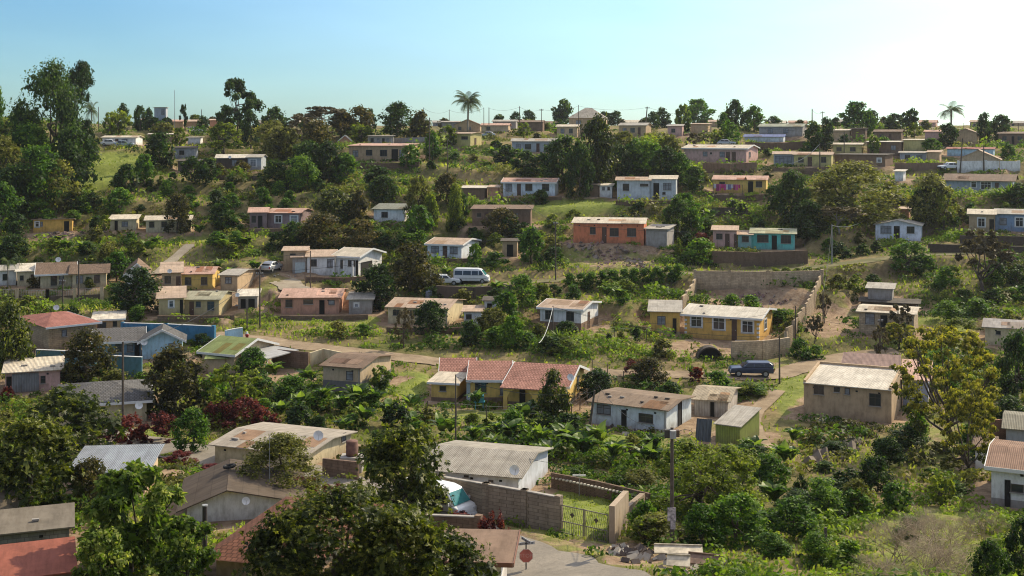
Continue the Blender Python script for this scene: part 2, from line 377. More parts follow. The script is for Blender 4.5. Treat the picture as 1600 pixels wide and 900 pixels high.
def section(root, M0, uL, uR, ve, vb, g, d, roof='gable', rise=1.1, wall='white', rc='rtan', ops=(), side=(), wk='plaster', rk='sheet',
            over=.35, fascia=None, a=None, Y=None, band=None, sink=.9, frame=STEEL, surr=None, stones=0, part='wall', addpad=True, gable_ratio=.5, over_front=None, parapet=None):
    if roof == 'gable' and rk != 'tile': rise *= .5
    M, w, a, cy = frame_for(uL, uR, vb, g, d, a, Y)
    s = F / cy; h = (vb - ve) / s
    hx = w / 2
    if root is None:
        return M, w, h, s, cy
    B = M0.inverted() @ M
    wm = wallmat(C[wall] if isinstance(wall, str) else wall, wk)
    rm = roofmat(C[rc] if isinstance(rc, str) else rc, rk, axis='Y' if roof == 'gablefront' else 'X')
    mb = MB(); rb = MB(); fb = MB(); o = over; of = over if over_front is None else over_front; t = .07
    if roof == 'gable':
        ry = d * gable_ratio
        A = [(-hx, 0, -sink), (-hx, d, -sink), (-hx, d, h), (-hx, ry, h + rise), (-hx, 0, h)]
        mb.prism(A, [(hx, p[1], p[2]) for p in A])
        k = rise / ry; k2 = rise / (d - ry)
        slab(rb, (-hx - o, -of, h - k * of + .1), (hx + o, -of, h - k * of + .1), (hx + o, ry, h + rise + .1), (-hx - o, ry, h + rise + .1), t)
        slab(rb, (-hx - o, ry, h + rise + .1), (hx + o, ry, h + rise + .1), (hx + o, d + o, h - k2 * o + .1), (-hx - o, d + o, h - k2 * o + .1), t)
        if fascia:
            fb.box(-hx - o, hx + o, -of - .035, -of - .003, h - k * of - .12, h - k * of + .12)
            for x in (-hx - o, hx + o):
                sx = 1 if x > 0 else -1
                P = [(x + sx * .004, -of - .03, h - k * of - .1), (x + sx * .004, ry, h + rise - .1), (x + sx * .004, d + o, h - k2 * o - .1),
                     (x + sx * .004, d + o, h - k2 * o + .14), (x + sx * .004, ry, h + rise + .14), (x + sx * .004, -of - .03, h - k * of + .14)]
                fb.prism(P, [(p[0] + sx * .05, p[1], p[2]) for p in P])
    elif roof == 'gablefront':
        A = [(-hx, 0, -sink), (hx, 0, -sink), (hx, 0, h), (hx * (2 * gable_ratio - 1), 0, h + rise), (-hx, 0, h)]
        mb.prism(A, [(p[0], d, p[2]) for p in A])
        xr = hx * (2 * gable_ratio - 1); kl = rise / (xr + hx); kr = rise / (hx - xr)
        slab(rb, (-hx - o, -of, h - kl * o + .1), (xr, -of, h + rise + .1), (xr, d + o, h + rise + .1), (-hx - o, d + o, h - kl * o + .1), t)
        slab(rb, (xr, -of, h + rise + .1), (hx + o, -of, h - kr * o + .1), (hx + o, d + o, h - kr * o + .1), (xr, d + o, h + rise + .1), t)
        if fascia:
            P = [(-hx - o, -of - .004, h - kl * o - .1), (xr, -of - .004, h + rise - .1), (hx + o, -of - .004, h - kr * o - .1),
                 (hx + o, -of - .004, h - kr * o + .14), (xr, -of - .004, h + rise + .14), (-hx - o, -of - .004, h - kl * o + .14)]
            fb.prism(P, [(p[0], p[1] - .05, p[2]) for p in P])
    elif roof == 'hip':
        mb.box(-hx, hx, 0, d, -sink, h)
        q = min(d / 2, hx * .8); e = h + .1 - rise / (d / 2) * o
        c_ = [(-hx - o, -o, e), (hx + o, -o, e), (hx + o, d + o, e), (-hx - o, d + o, e)]
        r_ = [(-hx + q, d / 2, h + rise), (hx - q, d / 2, h + rise)]
        rb.poly([c_[0], c_[1], r_[1], r_[0]]); rb.poly([c_[1], c_[2], r_[1]]); rb.poly([c_[2], c_[3], r_[0], r_[1]]); rb.poly([c_[3], c_[0], r_[0]])
        rb.poly([c_[3], c_[2], c_[1], c_[0]])
        if fascia: fb.box(-hx - o, hx + o, -o - .05, -o - .01, e - .18, e + .04).box(hx + o + .01, hx + o + .05, -o, d + o, e - .18, e + .04)
    else:  # mono: low at front, high at back (rise may be negative)
        A = [(-hx, 0, -sink), (-hx, d, -sink), (-hx, d, h + rise), (-hx, 0, h)]
        mb.prism(A, [(hx, p[1], p[2]) for p in A])
        k = rise / d
        slab(rb, (-hx - o, -of, h - k * of + .09), (hx + o, -of, h - k * of + .09), (hx + o, d + o, h + rise + k * o + .09), (-hx - o, d + o, h + rise + k * o + .09), t)
        if fascia: fb.box(-hx - o, hx + o, -of - .035, -of - .003, h - k * of - .1, h - k * of + .1)
    wo = mb.build(part, wm, root, B)
    ro = rb.build('roof', rm, root, B)
    if roof == 'gable' and rk == 'sheet' and (uR - uL) > 44 and s < 21 and rc != 'rwhite':
        kk = rise / (d * gable_ratio)
        for _ in range(random.choice((1, 2, 2, 3))):
            x = random.uniform(-hx * .85, hx * .7); wd = random.choice((.9, 1.8, 2.7)); y0 = random.choice((-of + .03, .6, 1.2)); y1 = min(y0 + random.uniform(1.3, 2.4), d * gable_ratio - .1)
            zf = lambda y: h + kk * y + .118
            pb_ = MB(); slab(pb_, (x, y0, zf(y0)), (min(x + wd, hx), y0, zf(y0)), (min(x + wd, hx), y1, zf(y1)), (x, y1, zf(y1)), .012)
            cc = C[rc] if isinstance(rc, str) else rc; q = random.choice(((.62, .42, .3), (.75, .68, .62), (1.25, 1.22, 1.18), (.85, .62, .48)))
            pb_.build('patch_sheet', roofmat(tuple(round(min(.85, a_ * b_), 2) for a_, b_ in zip(cc, q)), rk, axis='X'), ro, None)
    if fascia:
        fb.build('fascia', WHITE if fascia == 'w' else simple('fascia_' + str(fascia), C[fascia] if fascia in C else (.3, .25, .2), .7), ro)
    if parapet:
        pb = MB()
        for x in (-hx - .02, hx - .2):
            P = [(x, -.1, h - .2), (x, d + .1, h + rise - .2), (x, d + .1, h + rise + parapet), (x, -.1, h + parapet)]
            pb.prism(P, [(p[0] + .22, p[1], p[2]) for p in P])
        pb.box(-hx + .21, hx - .21, d - .1, d + .1, h + rise - .2, h + rise + parapet)
        pb.build('parapet', wm, root, B)
    if stones:   # stones and boards that hold the sheets down
        for _ in range(stones):
            sb = MB(); x = random.uniform(-hx * .9, hx * .9); y = random.uniform(.2, d * .45); zz = h + .12 + (rise / (d * .5 if roof == 'gable' else d)) * y
            q = random.uniform(.12, .3); sb.box(x - q, x + q, y - .1, y + .1, zz, zz + .12)
            sb.build('weight', CONC if random.random() < .6 else WOOD, ro)
    if band:
        bh, bc = band
        MB().box(-hx - .012, hx + .012, -.012, d + .012, -sink, bh).build('plinth', wallmat(C[bc] if isinstance(bc, str) else bc), root, B)
    if s > 10 and (uR - uL) > 55 and roof in ('gable', 'mono'):
        nv = min(5, int(w / 1.9))
        for i in range(nv):
            xv = -hx + w * (i + .5) / nv + random.uniform(-.2, .2)
            MB().box(xv - .1, xv + .1, -.015, .02, h - .42, h - .28).build('air_vent', DARK, root, B)
        gx = hx - .12
        if random.random() < .5: MB().tube((gx, -.06, -.1), (gx, -.06, h - .1), .04, .04, 6).build('downpipe', GREY, root, B)
    uu = lambda u: ((u - uL) / (uR - uL)) * w - hx
    for op in ops:
        k, u0, u1, v0, v1 = op[:5]
        x0, x1, z0, z1 = uu(u0), uu(u1), max((vb - v1) / s, 0.02), min((vb - v0) / s, h - .12)
        if x1 - x0 < .35: x1 = x0 + .35
        if k == 'w': window(root, B, x0, x1, z0, z1, frame=frame, surround=surr, mull=max(1, min(4, int((x1 - x0) / .55 + .5))))
        elif k == 'W': window(root, B, x0, x1, z0, z1, frame=WHITE, surround=True, mull=max(1, min(3, int((x1 - x0) / .6 + .5))))
        elif k == 'd': door(root, B, x0, x1, 0.02, z1)
        elif k == 'D': door(root, B, x0, x1, 0.02, z1, open_=True)
        elif k == 'g': door(root, B, x0, x1, 0.02, z1, mat=simple('pale_garage_door', (.45, .52, .52), .6))
    for op in side:     # right-hand gable, metres from its front corner
        k, y0, y1, z0, z1 = op
        Rm = Matrix.Translation((hx, 0, 0)) @ Matrix.Rotation(R(90), 4, 'Z')
        if k in 'wW': window(root, B, y0, y1, z0, z1, face=Rm, frame=WHITE if k == 'W' else frame, surround=k == 'W' or None)
        else: door(root, B, y0, y1, z0, z1, face=Rm, open_=k == 'D')
    HB.append((uL - 4, uR + max(g, 0) + 4, ve - 8, vb))
    if addpad:
        ctr = M @ Vector((0, d / 2, 0)); PADS.append((ctr.x, ctr.y, math.cos(-a), math.sin(-a), hx + .9, d / 2 + 1.1, M.translation.z, 1.9))
    return B, w, h, s, d
def house(short, label, uL, uR, ve, vb, g, d, roof='gable', rise=1.1, wall='white', rc='rtan', ops=(), side=(), name='house', cat='house', group='houses on the hillside', **k):
    fk = {q: k[q] for q in ('a', 'Y') if q in k}
    M, w, a, cy = frame_for(uL, uR, vb, g, d, fk.get('a'), fk.get('Y'))
    root = empty(name, M, label, cat, group)
    sec = section(root, M, uL, uR, ve, vb, g, d, roof, rise, wall, rc, ops, side, **k)
    MARKS.append((short, (uL + uR) / 2 + g / 2, (ve + vb) / 2))
    root['_w'] = 0; del root['_w']
    return root, M, sec
def dish(root, M, u, v, y, r=.45, side=None):
    """satellite dish on a bracket; u,v its pixel, y = depth of the wall it is on"""
    p = Vector(((u - 800) / F * y, y, -(v - V0) / F * y))
    o = MB(); r *= .68
    prof = [(r * k / 5, .32 * r * (k / 5) ** 2) for k in range(0, 6)]
    o.lathe(prof, n=16); 
    prof2 = [(r * k / 5, .32 * r * (k / 5) ** 2 - .02) for k in range(0, 6)]
    o.lathe(prof2[::-1], n=16)
    Md = Matrix.Translation(p) @ Matrix.Rotation(R(20), 4, 'Z') @ Matrix.Rotation(R(62), 4, 'X')
    e = o.build('satellite_dish', simple('dish_paint', (.68, .67, .64), .5), root, M.inverted() @ Md, smooth=True)
    MB().tube((0, -r * .9, .05), (0, 0, r * .95), .018, .018, 4).tube((0, 0, -.02), (0, .1, -.5), .025, .025, 5).build('feed_arm', GREY, e)
    return e
H = house
# ---------------- ridge line, from the left of the photo
H('white ridge cottage', 'long low white cottage with two cars parked in front, among bushes near the ridge', 160, 212, 215, 227, 11, 6, rise=.7, wall='white', rc='rcream', ops=[('w', 165, 170, 217, 223), ('d', 180, 185, 217, 227), ('w', 190, 199, 217, 223)])
H('rooftop block', 'small dark grey flat-topped block standing up against the sky', 241, 259, 168, 204, 3, 4, 'mono', 0, 'bgrey', 'rgrey', ops=[('w', 252, 257, 171, 179)], name='block_building', cat='building')
H('pink-roofed hut', 'small hut with pale pink roof beside the dark grey block', 222, 246, 187, 204, 4, 6, rise=.9, wall='beige', rc='rpink')
H('low pink-roofed house', 'low house with dull pink roof beneath the tall thin mast', 258, 286, 190, 205, 4, 7, rise=.9, wall='tan', rc='rpink')
H('tan-roofed hut', 'small tan hut with brown roof between the mast and the tall gum tree', 290, 316, 190, 206, 4, 6, rise=.9, wall='tan', rc='rtan')
H('orange hut', 'tiny orange walled hut on the skyline beside the tall gum tree', 328, 344, 188, 205, 3, 5, rise=.6, wall='salmon', rc='rtan')
H('flat white-roofed hut', 'brown hut with thin white flat roof in the bushes below the mast', 232, 271, 210, 222, 3, 5, 'mono', .2, 'brown', 'rwhite')
H('small white box house', 'small bright white box house above the dark stone house', 293, 312, 215, 226, 5, 5, 'mono', .1, 'white', 'rwhite')
H('dark stone house', 'dark grey stone house without a pitched roof, half hidden by bushes', 273, 304, 231, 248, 6, 6, 'mono', .2, 'bgrey', 'rdark', wk='block', ops=[('w', 280, 288, 235, 242)])
H('ruined grey house', 'low dark grey house below the stone house, overgrown', 278, 316, 252, 267, 4, 5, 'mono', .2, 'dbrown', 'rdark', ops=[('w', 284, 292, 255, 262), ('D', 300, 306, 254, 267)])
r, M, s_ = H('white-roofed house', 'house with bright white sloping roof, dark walls and red brick end among trees', 338, 386, 247, 265, 4, 7, rise=1.2, wall='dbrown', rc='rwhite', ops=[('w', 362, 370, 250, 259), ('d', 374, 380, 249, 265)])
section(r, M, 387, 408, 246, 266, 8, 6, 'gable', 1.0, 'bgrey', 'rgrey', ops=[('W', 391, 400, 249, 260)])
dish(r, M, 359, 246, M.translation.y - .8)
H('orange gable house', 'small orange brick house with white barge boards, gable end showing through trees', 530, 548, 219, 228, 2, 6, 'gablefront', 1.1, 'salmon', 'rcream', fascia='w')
H('long brown house', 'long brown house with flat pink-edged roof and porch at its end', 545, 637, 228, 252, 17, 8, 'mono', .35, 'tan', 'rpink', ops=[('w', 551, 560, 235, 245), ('w', 572, 582, 234, 243), ('w', 594, 605, 234, 244), ('D', 612, 622, 233, 252), ('w', 624, 632, 234, 246)], stones=3)
H('grey upper house', 'narrow grey building with four small windows standing behind the long brown house', 575, 611, 213, 229, 5, 6, 'mono', .1, 'grey', 'rgrey', ops=[('w', 579, 584, 216, 222), ('w', 589, 593, 216, 222), ('D', 597, 601, 216, 227), ('w', 604, 608, 216, 222)])
H('pale yellow cottage', 'pale yellow cottage with sunlit gable end below the tall palm', 701, 735, 209, 230, 18, 6, rise=.5, wall='paley', rc='rtan', ops=[('w', 703, 710, 213, 221), ('w', 721, 731, 213, 218)], side=[('d', 2.2, 3.1, 0, 2)])
H('tan ridge house', 'tan house with front-facing brown gable behind the tall palm', 710, 750, 195, 207, 3, 7, 'gablefront', 1.4, 'tan', 'rbrown', ops=[('w', 716, 721, 198, 203), ('w', 730, 736, 198, 203)])
H('grey-roofed hut', 'low grey roofed hut at the foot of the thin poles', 690, 717, 191, 207, 2, 6, rise=.6, wall='grey', rc='rgrey')
H('pink-brown bungalow', 'pink-brown bungalow beside the palm with low roof', 752, 794, 196, 207, 4, 7, rise=1.0, wall='beige', rc='rpink', ops=[('w', 760, 766, 198, 203)])
H('grey ridge roof', 'house showing only its wide grey roof on the skyline', 770, 806, 190, 203, 3, 7, rise=.9, wall='grey', rc='rgrey')
H('brown ridge bungalow', 'brown bungalow on the skyline behind pale shrubs', 810, 848, 191, 205, 3, 7, rise=.9, wall='brown', rc='rbrown', ops=[('w', 818, 824, 195, 200)])
H('long grey bungalow', 'long pale grey bungalow with dark roof and blue-grey windows', 800, 868, 221, 238, 3, 7, rise=1.1, wall='bgrey', rc='rgrey', ops=[('w', 806, 814, 225, 234), ('w', 820, 830, 225, 233), ('d', 838, 843, 224, 238), ('w', 850, 858, 225, 233)])
H('beige pillar house', 'beige house with pale roof, its porch pillars catching the sun', 870, 902, 198, 214, 5, 7, rise=1.0, wall='beige', rc='rcream', ops=[('w', 876, 882, 201, 208), ('w', 889, 895, 201, 208)])
H('tall hip-roofed house', 'largest skyline house, grey-brown two-tier pyramid roof', 889, 944, 184, 206, 6, 12, 'hip', 2.6, 'tan', 'rgrey', rk='tile', ops=[('w', 900, 908, 188, 196), ('w', 925, 933, 188, 196)])
H('tan grey-roofed house', 'tan house with wide grey roof and sunlit end near the ridge', 967, 1009, 196, 213, 9, 7, rise=1.2, wall='tan', rc='rgrey', ops=[('w', 973, 979, 200, 207), ('w', 985, 992, 200, 207), ('d', 997, 1001, 199, 213)])
H('hidden pinkish house', 'small pinkish house behind a papaya on the ridge', 1043, 1066, 197, 213, 3, 6, rise=.8, wall='pink', rc='rgrey', ops=[('w', 1049, 1055, 201, 207)])
H('tan box house', 'plain tan house with flat roof between two dark round trees', 1079, 1106, 194, 208, 6, 6, 'mono', .2, 'tan', 'rtan')
H('pink house', 'large pink house with pale roof and two dark doors above a retaining wall', 1068, 1166, 232, 253, 20, 9, rise=1.3, wall='pink', rc='rcream', ops=[('w', 1099, 1106, 237, 244), ('w', 1110, 1113, 238, 241), ('w', 1125, 1133, 237, 245), ('d', 1135, 1141, 237, 252), ('d', 1144, 1150, 237, 252)], side=[('w', 2, 3.2, 1, 2)], stones=2, fascia='w')
H('blue-roofed house', 'house with violet blue painted roof behind a brown wall', 1163, 1224, 214, 222, 4, 8, rise=1.0, wall='blwhite', rc='rblue')
H('green-roofed ridge house', 'wide house with faded green-grey roof on the ridge', 1186, 1254, 198, 213, 7, 8, rise=1.3, wall='grey', rc=(.38, .40, .30), ops=[('w', 1200, 1208, 201, 208), ('w', 1224, 1232, 201, 208)])
r, M, s_ = H('lemon house', 'lemon yellow house with grey-blue sliding door and brown door behind the big olive tree', 1209, 1240, 241, 260, 1, 6, rise=.9, wall='bgrey', rc='rtan', ops=[('w', 1211, 1237, 244, 256)])
section(r, M, 1241, 1299, 242, 260, 4, 7, 'gable', .9, 'paley', 'rtan', ops=[('w', 1247, 1256, 246, 254), ('d', 1262, 1269, 245, 260), ('w', 1283, 1291, 245, 254)])
H('cream cottage', 'small cream cottage with pale roof behind a dark round bush', 1302, 1346, 226, 241, 4, 6, rise=.6, wall='paley', rc='rcream', ops=[('w', 1307, 1315, 230, 236), ('w', 1328, 1337, 230, 236)])
H('tan flat house', 'tan flat-roofed house beside the bright green ridge tree', 1292, 1328, 204, 218, 3, 6, 'mono', .3, 'tan', 'rcream')
H('windowless brown house', 'tall windowless brown brick block under the bright green ridge tree', 1330, 1352, 201, 221, 3, 5, 'mono', .1, 'brown', 'rdark', wk='brick')
H('twin-window brown house', 'brown house with shaded windows between the green tree and the bare palm', 1366, 1408, 206, 222, 4, 7, rise=.9, wall='brown', rc='rbrown', ops=[('w', 1374, 1381, 210, 217), ('d', 1389, 1393, 209, 222)])
H('white-edged brown house', 'grey-brown house with bright white roof edge behind banana leaves', 1355, 1408, 222, 241, 4, 6, 'mono', .15, 'brown', 'rwhite', ops=[('w', 1392, 1400, 227, 234)])
H('little yellow house', 'little yellow house with flat roof beside leafy shrubs', 1412, 1445, 219, 236, 3, 5, 'mono', .15, 'paley', 'rcream')
H('pinkish ridge house', 'dull pink house left of the bushy ivy palm', 1445, 1471, 206, 221, 3, 6, rise=.7, wall='pink', rc='rpink')
H('tan ridge cottage', 'tan cottage with shallow gable right of the ivy palm', 1492, 1526, 208, 224, 4, 7, 'gablefront', 1.0, 'tan', 'rtan')
H('red-edged house', 'low house with pale roof and red edge behind the peach gable house', 1480, 1552, 233, 244, 3, 6, rise=.6, wall='sky', rc='rred')
H('peach gable house', 'peach house with wide rounded gable behind a white boundary wall', 1496, 1562, 249, 264, 2, 7, 'gablefront', 1.8, 'beige', 'rtan')
H('brown end house', 'brown house with several doors at the far right of the ridge', 1560, 1612, 209, 226, 2, 7, 'mono', .4, 'brown', 'rbrown', ops=[('w', 1566, 1573, 213, 219), ('D', 1581, 1585, 213, 226), ('w', 1590, 1597, 213, 219)])
H('grey-blue bungalow', 'grey-blue bungalow with tan end building below the yellow house', 1406, 1447, 239, 252, 1, 6, rise=.5, wall='bgrey', rc='rgrey', ops=[('w', 1414, 1422, 242, 249), ('w', 1432, 1441, 242, 249)])
H('tan outbuilding', 'small tan outbuilding against the grey-blue bungalow', 1449, 1468, 238, 254, 3, 4, 'mono', .3, 'tan', 'rtan')
H('long brown workshop', 'long blank brown building with one pale notice and sunlit end', 1304, 1383, 242, 260, 13, 7, 'mono', .1, 'brown', 'rdark', ops=[('W', 1371, 1377, 247, 253)])
H('brown-roofed villa', 'wide brown-roofed villa with dark grey-blue wall and two white windows', 1477, 1582, 282, 302, 6, 9, rise=1.9, wall='bgrey', rc='rbrown', over=.6, ops=[('W', 1518, 1526, 284, 293), ('W', 1533, 1549, 284, 296), ('d', 1555, 1561, 285, 301)])
H('white kiosk', 'tiny white outhouse behind the big olive tree', 1398, 1411, 268, 283, 4, 3, 'mono', .2, 'white', 'rwhite', name='outhouse', cat='outhouse')
# ---------------- upper row
H('pale blue cottage', 'pale blue cottage with tan roof and three dark windows', 786, 867, 285, 306, 7, 7, rise=1.2, wall='blwhite', rc='rpink', ops=[('w', 790, 800, 287, 299), ('d', 808, 814, 287, 305), ('w', 821, 832, 287, 298), ('w', 847, 858, 287, 298)], fascia='w', stones=2)
r, M, s_ = H('two-roof grey house', 'light grey house in two parts, the raised part with a cream roof and porch', 964, 1015, 282, 312, 2, 7, rise=.9, wall=(.62, .65, .66), rc='rtan', ops=[('w', 973, 983, 287, 298), ('w', 1000, 1013, 287, 291)])
section(r, M, 1016, 1056, 280, 312, 3, 7, 'gable', 1.0, (.62, .66, .68), 'rcream', ops=[('D', 1021, 1030, 286, 304), ('w', 1036, 1049, 286, 297), ('w', 1035, 1040, 300, 304)])
H('white outhouse', 'small square white outhouse with two dark windows beside the two-roof grey house', 937, 956, 290, 309, 2, 3, 'mono', .2, 'white', 'rwhite', ops=[('w', 941, 945, 292, 297), ('w', 949, 953, 292, 297)], name='outhouse', cat='outhouse')
H('plain brown shed', 'plain brown shed between washing and the white outhouse', 907, 935, 289, 307, 2, 4, 'mono', .2, 'brown', 'rdark', name='shed', cat='shed')
r, M, s_ = H('golden porch house', 'golden yellow house with small gabled porch and pink washing in front', 1115, 1197, 281, 302, 4, 8, rise=1.1, wall='yellow', rc='rpink', ops=[('w', 1124, 1133, 284, 293), ('D', 1169, 1177, 283, 300), ('w', 1181, 1191, 283, 292)])
section(r, M, 1163, 1168, 281, 302, 1, 1, 'gablefront', .5, 'yellow', 'rpink', addpad=False)
H('brown tin shed', 'brown walled shed with pale roof edge next to the pale blue cottage', 720, 757, 294, 313, 6, 5, 'mono', .15, 'brown', 'rwhite', name='shed', cat='shed')
H('brick scrap hut', 'small rusty hut between the brown shed and the pale blue cottage', 764, 778, 293, 309, 3, 4, 'mono', .2, 'salmon', 'rtan', name='shed', cat='shed')
H('dark brown house', 'dark brown flat-roofed house half hidden by bushes', 738, 829, 327, 353, 4, 7, 'mono', .2, 'brown', 'rbrown', ops=[('w', 745, 752, 333, 339), ('d', 757, 764, 332, 352), ('w', 800, 810, 333, 341)])
H('overgrown white-gabled house', 'house with bright white gable and mossy roof behind bushes', 584, 632, 327, 347, 23, 8, rise=1.3, wall='white', rc=(.30, .31, .25), ops=[('w', 596, 606, 331, 340)])
r, M, s_ = H('mauve-walled house', 'mauve-brown house with pink roof, two white-framed windows and cream end', 418, 468, 333, 357, 20, 7, rise=1.0, wall='purple', rc='rpink', ops=[('W', 430, 440, 337, 348), ('W', 454, 465, 337, 348)], stones=1)
section(r, M, 390, 417, 332, 356, 3, 7, 'gable', 1.1, 'purple', 'rpink', ops=[('D', 403, 410, 337, 356), ('w', 393, 400, 337, 348)])
H('yellow-fronted hut', 'small hut with tan roof and sunlit yellow front on the left slope', 52, 113, 343, 363, 3, 6, 'mono', -.5, 'ochre', 'rtan', ops=[('W', 55, 61, 346, 354), ('w', 63, 67, 346, 353), ('D', 100, 108, 346, 362)], stones=2)
H('cream open-porch cottage', 'cream cottage with open porch between two small slope houses', 172, 213, 343, 360, 5, 6, 'mono', .3, 'cream', 'rcream', ops=[('D', 179, 184, 345, 360), ('w', 190, 200, 346, 354)])
H('cream twin-window cottage', 'cream cottage with two dark windows behind the reddish mango tree', 228, 298, 344, 363, 3, 7, rise=.9, wall='cream', rc='rcream', ops=[('w', 233, 241, 346, 355), ('w', 252, 261, 346, 355), ('w', 280, 288, 346, 355)])
H('orange-red house', 'bright orange-red house with long pale roof and three barred windows', 896, 1006, 349, 380, 7, 8, rise=1.1, wall='red', rc='rcream', ops=[('w', 922, 931, 355, 366), ('d', 941, 948, 355, 376), ('w', 953, 967, 356, 369), ('w', 980, 994, 356, 369)], side=[('w', 2.2, 3.4, 1, 2.1)], stones=2)
H('grey lean-to shed', 'grey windowless shed leaning against the orange-red house', 1009, 1042, 358, 387, 12, 6, 'mono', .2, 'grey', 'rgrey', stones=3, name='shed', cat='shed')
H('mauve flat house', 'low mauve-grey house with plain doors joining the teal house', 1114, 1151, 360, 388, 1, 6, 'mono', .2, 'pink', 'rtan', ops=[('w', 1119, 1129, 365, 374), ('d', 1133, 1140, 365, 387), ('d', 1147, 1151, 365, 387)])
r, M, s_ = H('teal house', 'bright teal house with cream-green roof and dark windows', 1174, 1242, 365, 390, 1, 7, rise=1.0, wall='teal', rc=(.55, .55, .36), ops=[('w', 1183, 1201, 367, 379), ('D', 1206, 1214, 368, 388), ('w', 1220, 1236, 367, 380)], stones=2)
section(r, M, 1153, 1174, 367, 391, 1, 6, 'mono', .1, (.30, .50, .46), 'rtan', ops=[('w', 1159, 1170, 369, 378)])
H('pale lilac gable house', 'pale lilac-white house with wide low gable facing the valley', 1368, 1438, 352, 376, 4, 6, 'gablefront', .75, (.80, .82, .88), 'rgrey', ops=[('w', 1376, 1393, 352, 365), ('D', 1397, 1406, 353, 374), ('w', 1417, 1429, 353, 364)])
H('small brick stack house', 'small red-brown brick hut behind the pale lilac gable house', 1406, 1420, 327, 343, 3, 4, 'mono', .1, 'salmon', 'rtan', wk='brick', name='shed', cat='shed')
r, M, s_ = H('slate-blue house', 'house with slate blue right half, tan left half and long grey roof', 1514, 1554, 335, 362, 0.5, 8, rise=1.1, wall='tan', rc='rcream', ops=[('W', 1528, 1539, 341, 354), ('D', 1546, 1553, 342, 362)], stones=1)
section(r, M, 1555, 1630, 335, 362, 2, 8, 'gable', 1.1, (.26, .36, .50), 'rgrey', ops=[('w', 1562, 1573, 341, 352), ('W', 1587, 1599, 340, 354)])
# ---------------- middle row
r, M, s_ = H('big white house', 'white house with tan roofs, columned porch and dark open garage in its sunlit end', 480, 523, 401, 430, 3, 8, rise=1.1, wall='white', rc='rtan', ops=[('w', 485, 495, 405, 416), ('w', 511, 522, 405, 418)])
sp = section(r, M, 524, 560, 400, 431, 38, 7, 'gable', 1.6, 'white', 'rcream', ops=[('w', 532, 539, 406, 420), ('w', 544, 555, 406, 416), ('D', 556, 559, 406, 426)], side=[('D', .7, 4.0, -.5, 1.9)], over=.5, fascia='w')
section(r, M, 457, 479, 402, 427, 2, 7, 'mono', .5, 'grey', 'rtan', ops=[('g', 461, 478, 410, 427)])
pb = MB()
for x in (-1.55, .1, 1.5): pb.box(x - .1, x + .1, -1.1, -.9, -.5, 2.3)
pb.box(-1.7, 1.7, -1.15, -.003, -.6, .05); pb.build('pillar', WHITE, r, sp[0])
H('beige back building', 'beige flat-roofed outbuilding behind the garage of the big white house', 443, 478, 392, 415, 3, 5, 'mono', .1, 'tan', 'rtan', ops=[('w', 453, 462, 396, 402)], name='outbuilding', cat='outbuilding')
r, M, s_ = H('white and blue cottage', 'white cottage with tan roof, dark door and pale blue sunlit gable', 668, 721, 382, 405, 29, 8, rise=1.2, wall=(.76, .82, .86), rc='rtan', ops=[('w', 674, 686, 385, 396), ('d', 692, 699, 384, 404), ('w', 703, 715, 385, 396)], fascia='w')
H('far left white house', 'white house cut by the left edge, behind thin palms', -14, 25, 423, 446, 2, 7, rise=.7, wall='white', rc='rgrey', ops=[('w', 4, 12, 428, 438)])
H('white flat bungalow', 'white flat-roofed bungalow with a dark window beside thin palms', 27, 61, 424, 447, 3, 7, 'mono', .3, 'cream', 'rwhite', ops=[('w', 31, 37, 430, 438), ('d', 48, 53, 429, 447)])
r, M, s_ = H('brown-roofed manor', 'large cream house with broad brown roof, white barge board and pillars behind a fence', 63, 112, 427, 450, 2, 10, rise=.9, wall='cream', rc='rbrown', rk='tile', ops=[('w', 79, 89, 430, 446), ('w', 92, 100, 430, 444)], over=.7, fascia='w')
section(r, M, 113, 166, 427, 449, 3, 9, 'gable', .7, 'cream', 'rbrown', rk='tile', ops=[('w', 119, 130, 430, 442), ('w', 147, 156, 430, 442)], over=.5)
dish(r, M, 91, 406, M.translation.y + 4.4, .55)
H('white gable behind tree', 'white gabled house almost hidden behind the round dark green tree', 196, 232, 427, 450, 2, 7, 'gablefront', 1.3, 'white', 'rbrown', fascia='w')
r, M, s_ = H('patched roof house', 'house with patched rust and cream roof, lit yellow porch and grey annexes', 284, 332, 428, 452, 12, 6, rise=1.2, wall='yellow', rc='rpink', ops=[('w', 289, 299, 433, 445), ('w', 314, 324, 433, 445)], stones=2)
section(r, M, 253, 283, 426, 453, 1, 6, 'mono', .7, 'tan', 'rtan', ops=[('d', 275, 282, 432, 452), ('w', 257, 267, 431, 443)])
section(r, M, 345, 371, 430, 456, 29, 7, 'gable', .7, 'tan', 'rgrey', ops=[('w', 352, 362, 433, 443)])
dish(r, M, 265, 424, M.translation.y - 1.8, .45)
r, M, s_ = H('olive house', 'olive cream house with wide pale mossy roof below the patched roof house', 288, 342, 468, 495, 22, 7, rise=1.1, wall='olive', rc=(.45, .43, .30), ops=[('w', 324, 335, 471, 485), ('d', 296, 303, 471, 490), ('w', 306, 314, 471, 480)], stones=1)
section(r, M, 248, 287, 466, 494, 1, 7, 'mono', .5, 'olive', 'rtan', ops=[('W', 264, 271, 470, 480), ('D', 281, 286, 469, 492)])
dish(r, M, 371, 461, M.translation.y + 2, .4)
H('white tin awning shed', 'low open shed with white tin roofs beside the leaning double pole', 372, 402, 463, 482, 3, 5, 'mono', .2, 'grey', 'rwhite', ops=[('D', 376, 384, 467, 480), ('D', 388, 398, 467, 480)], name='shed', cat='shed')
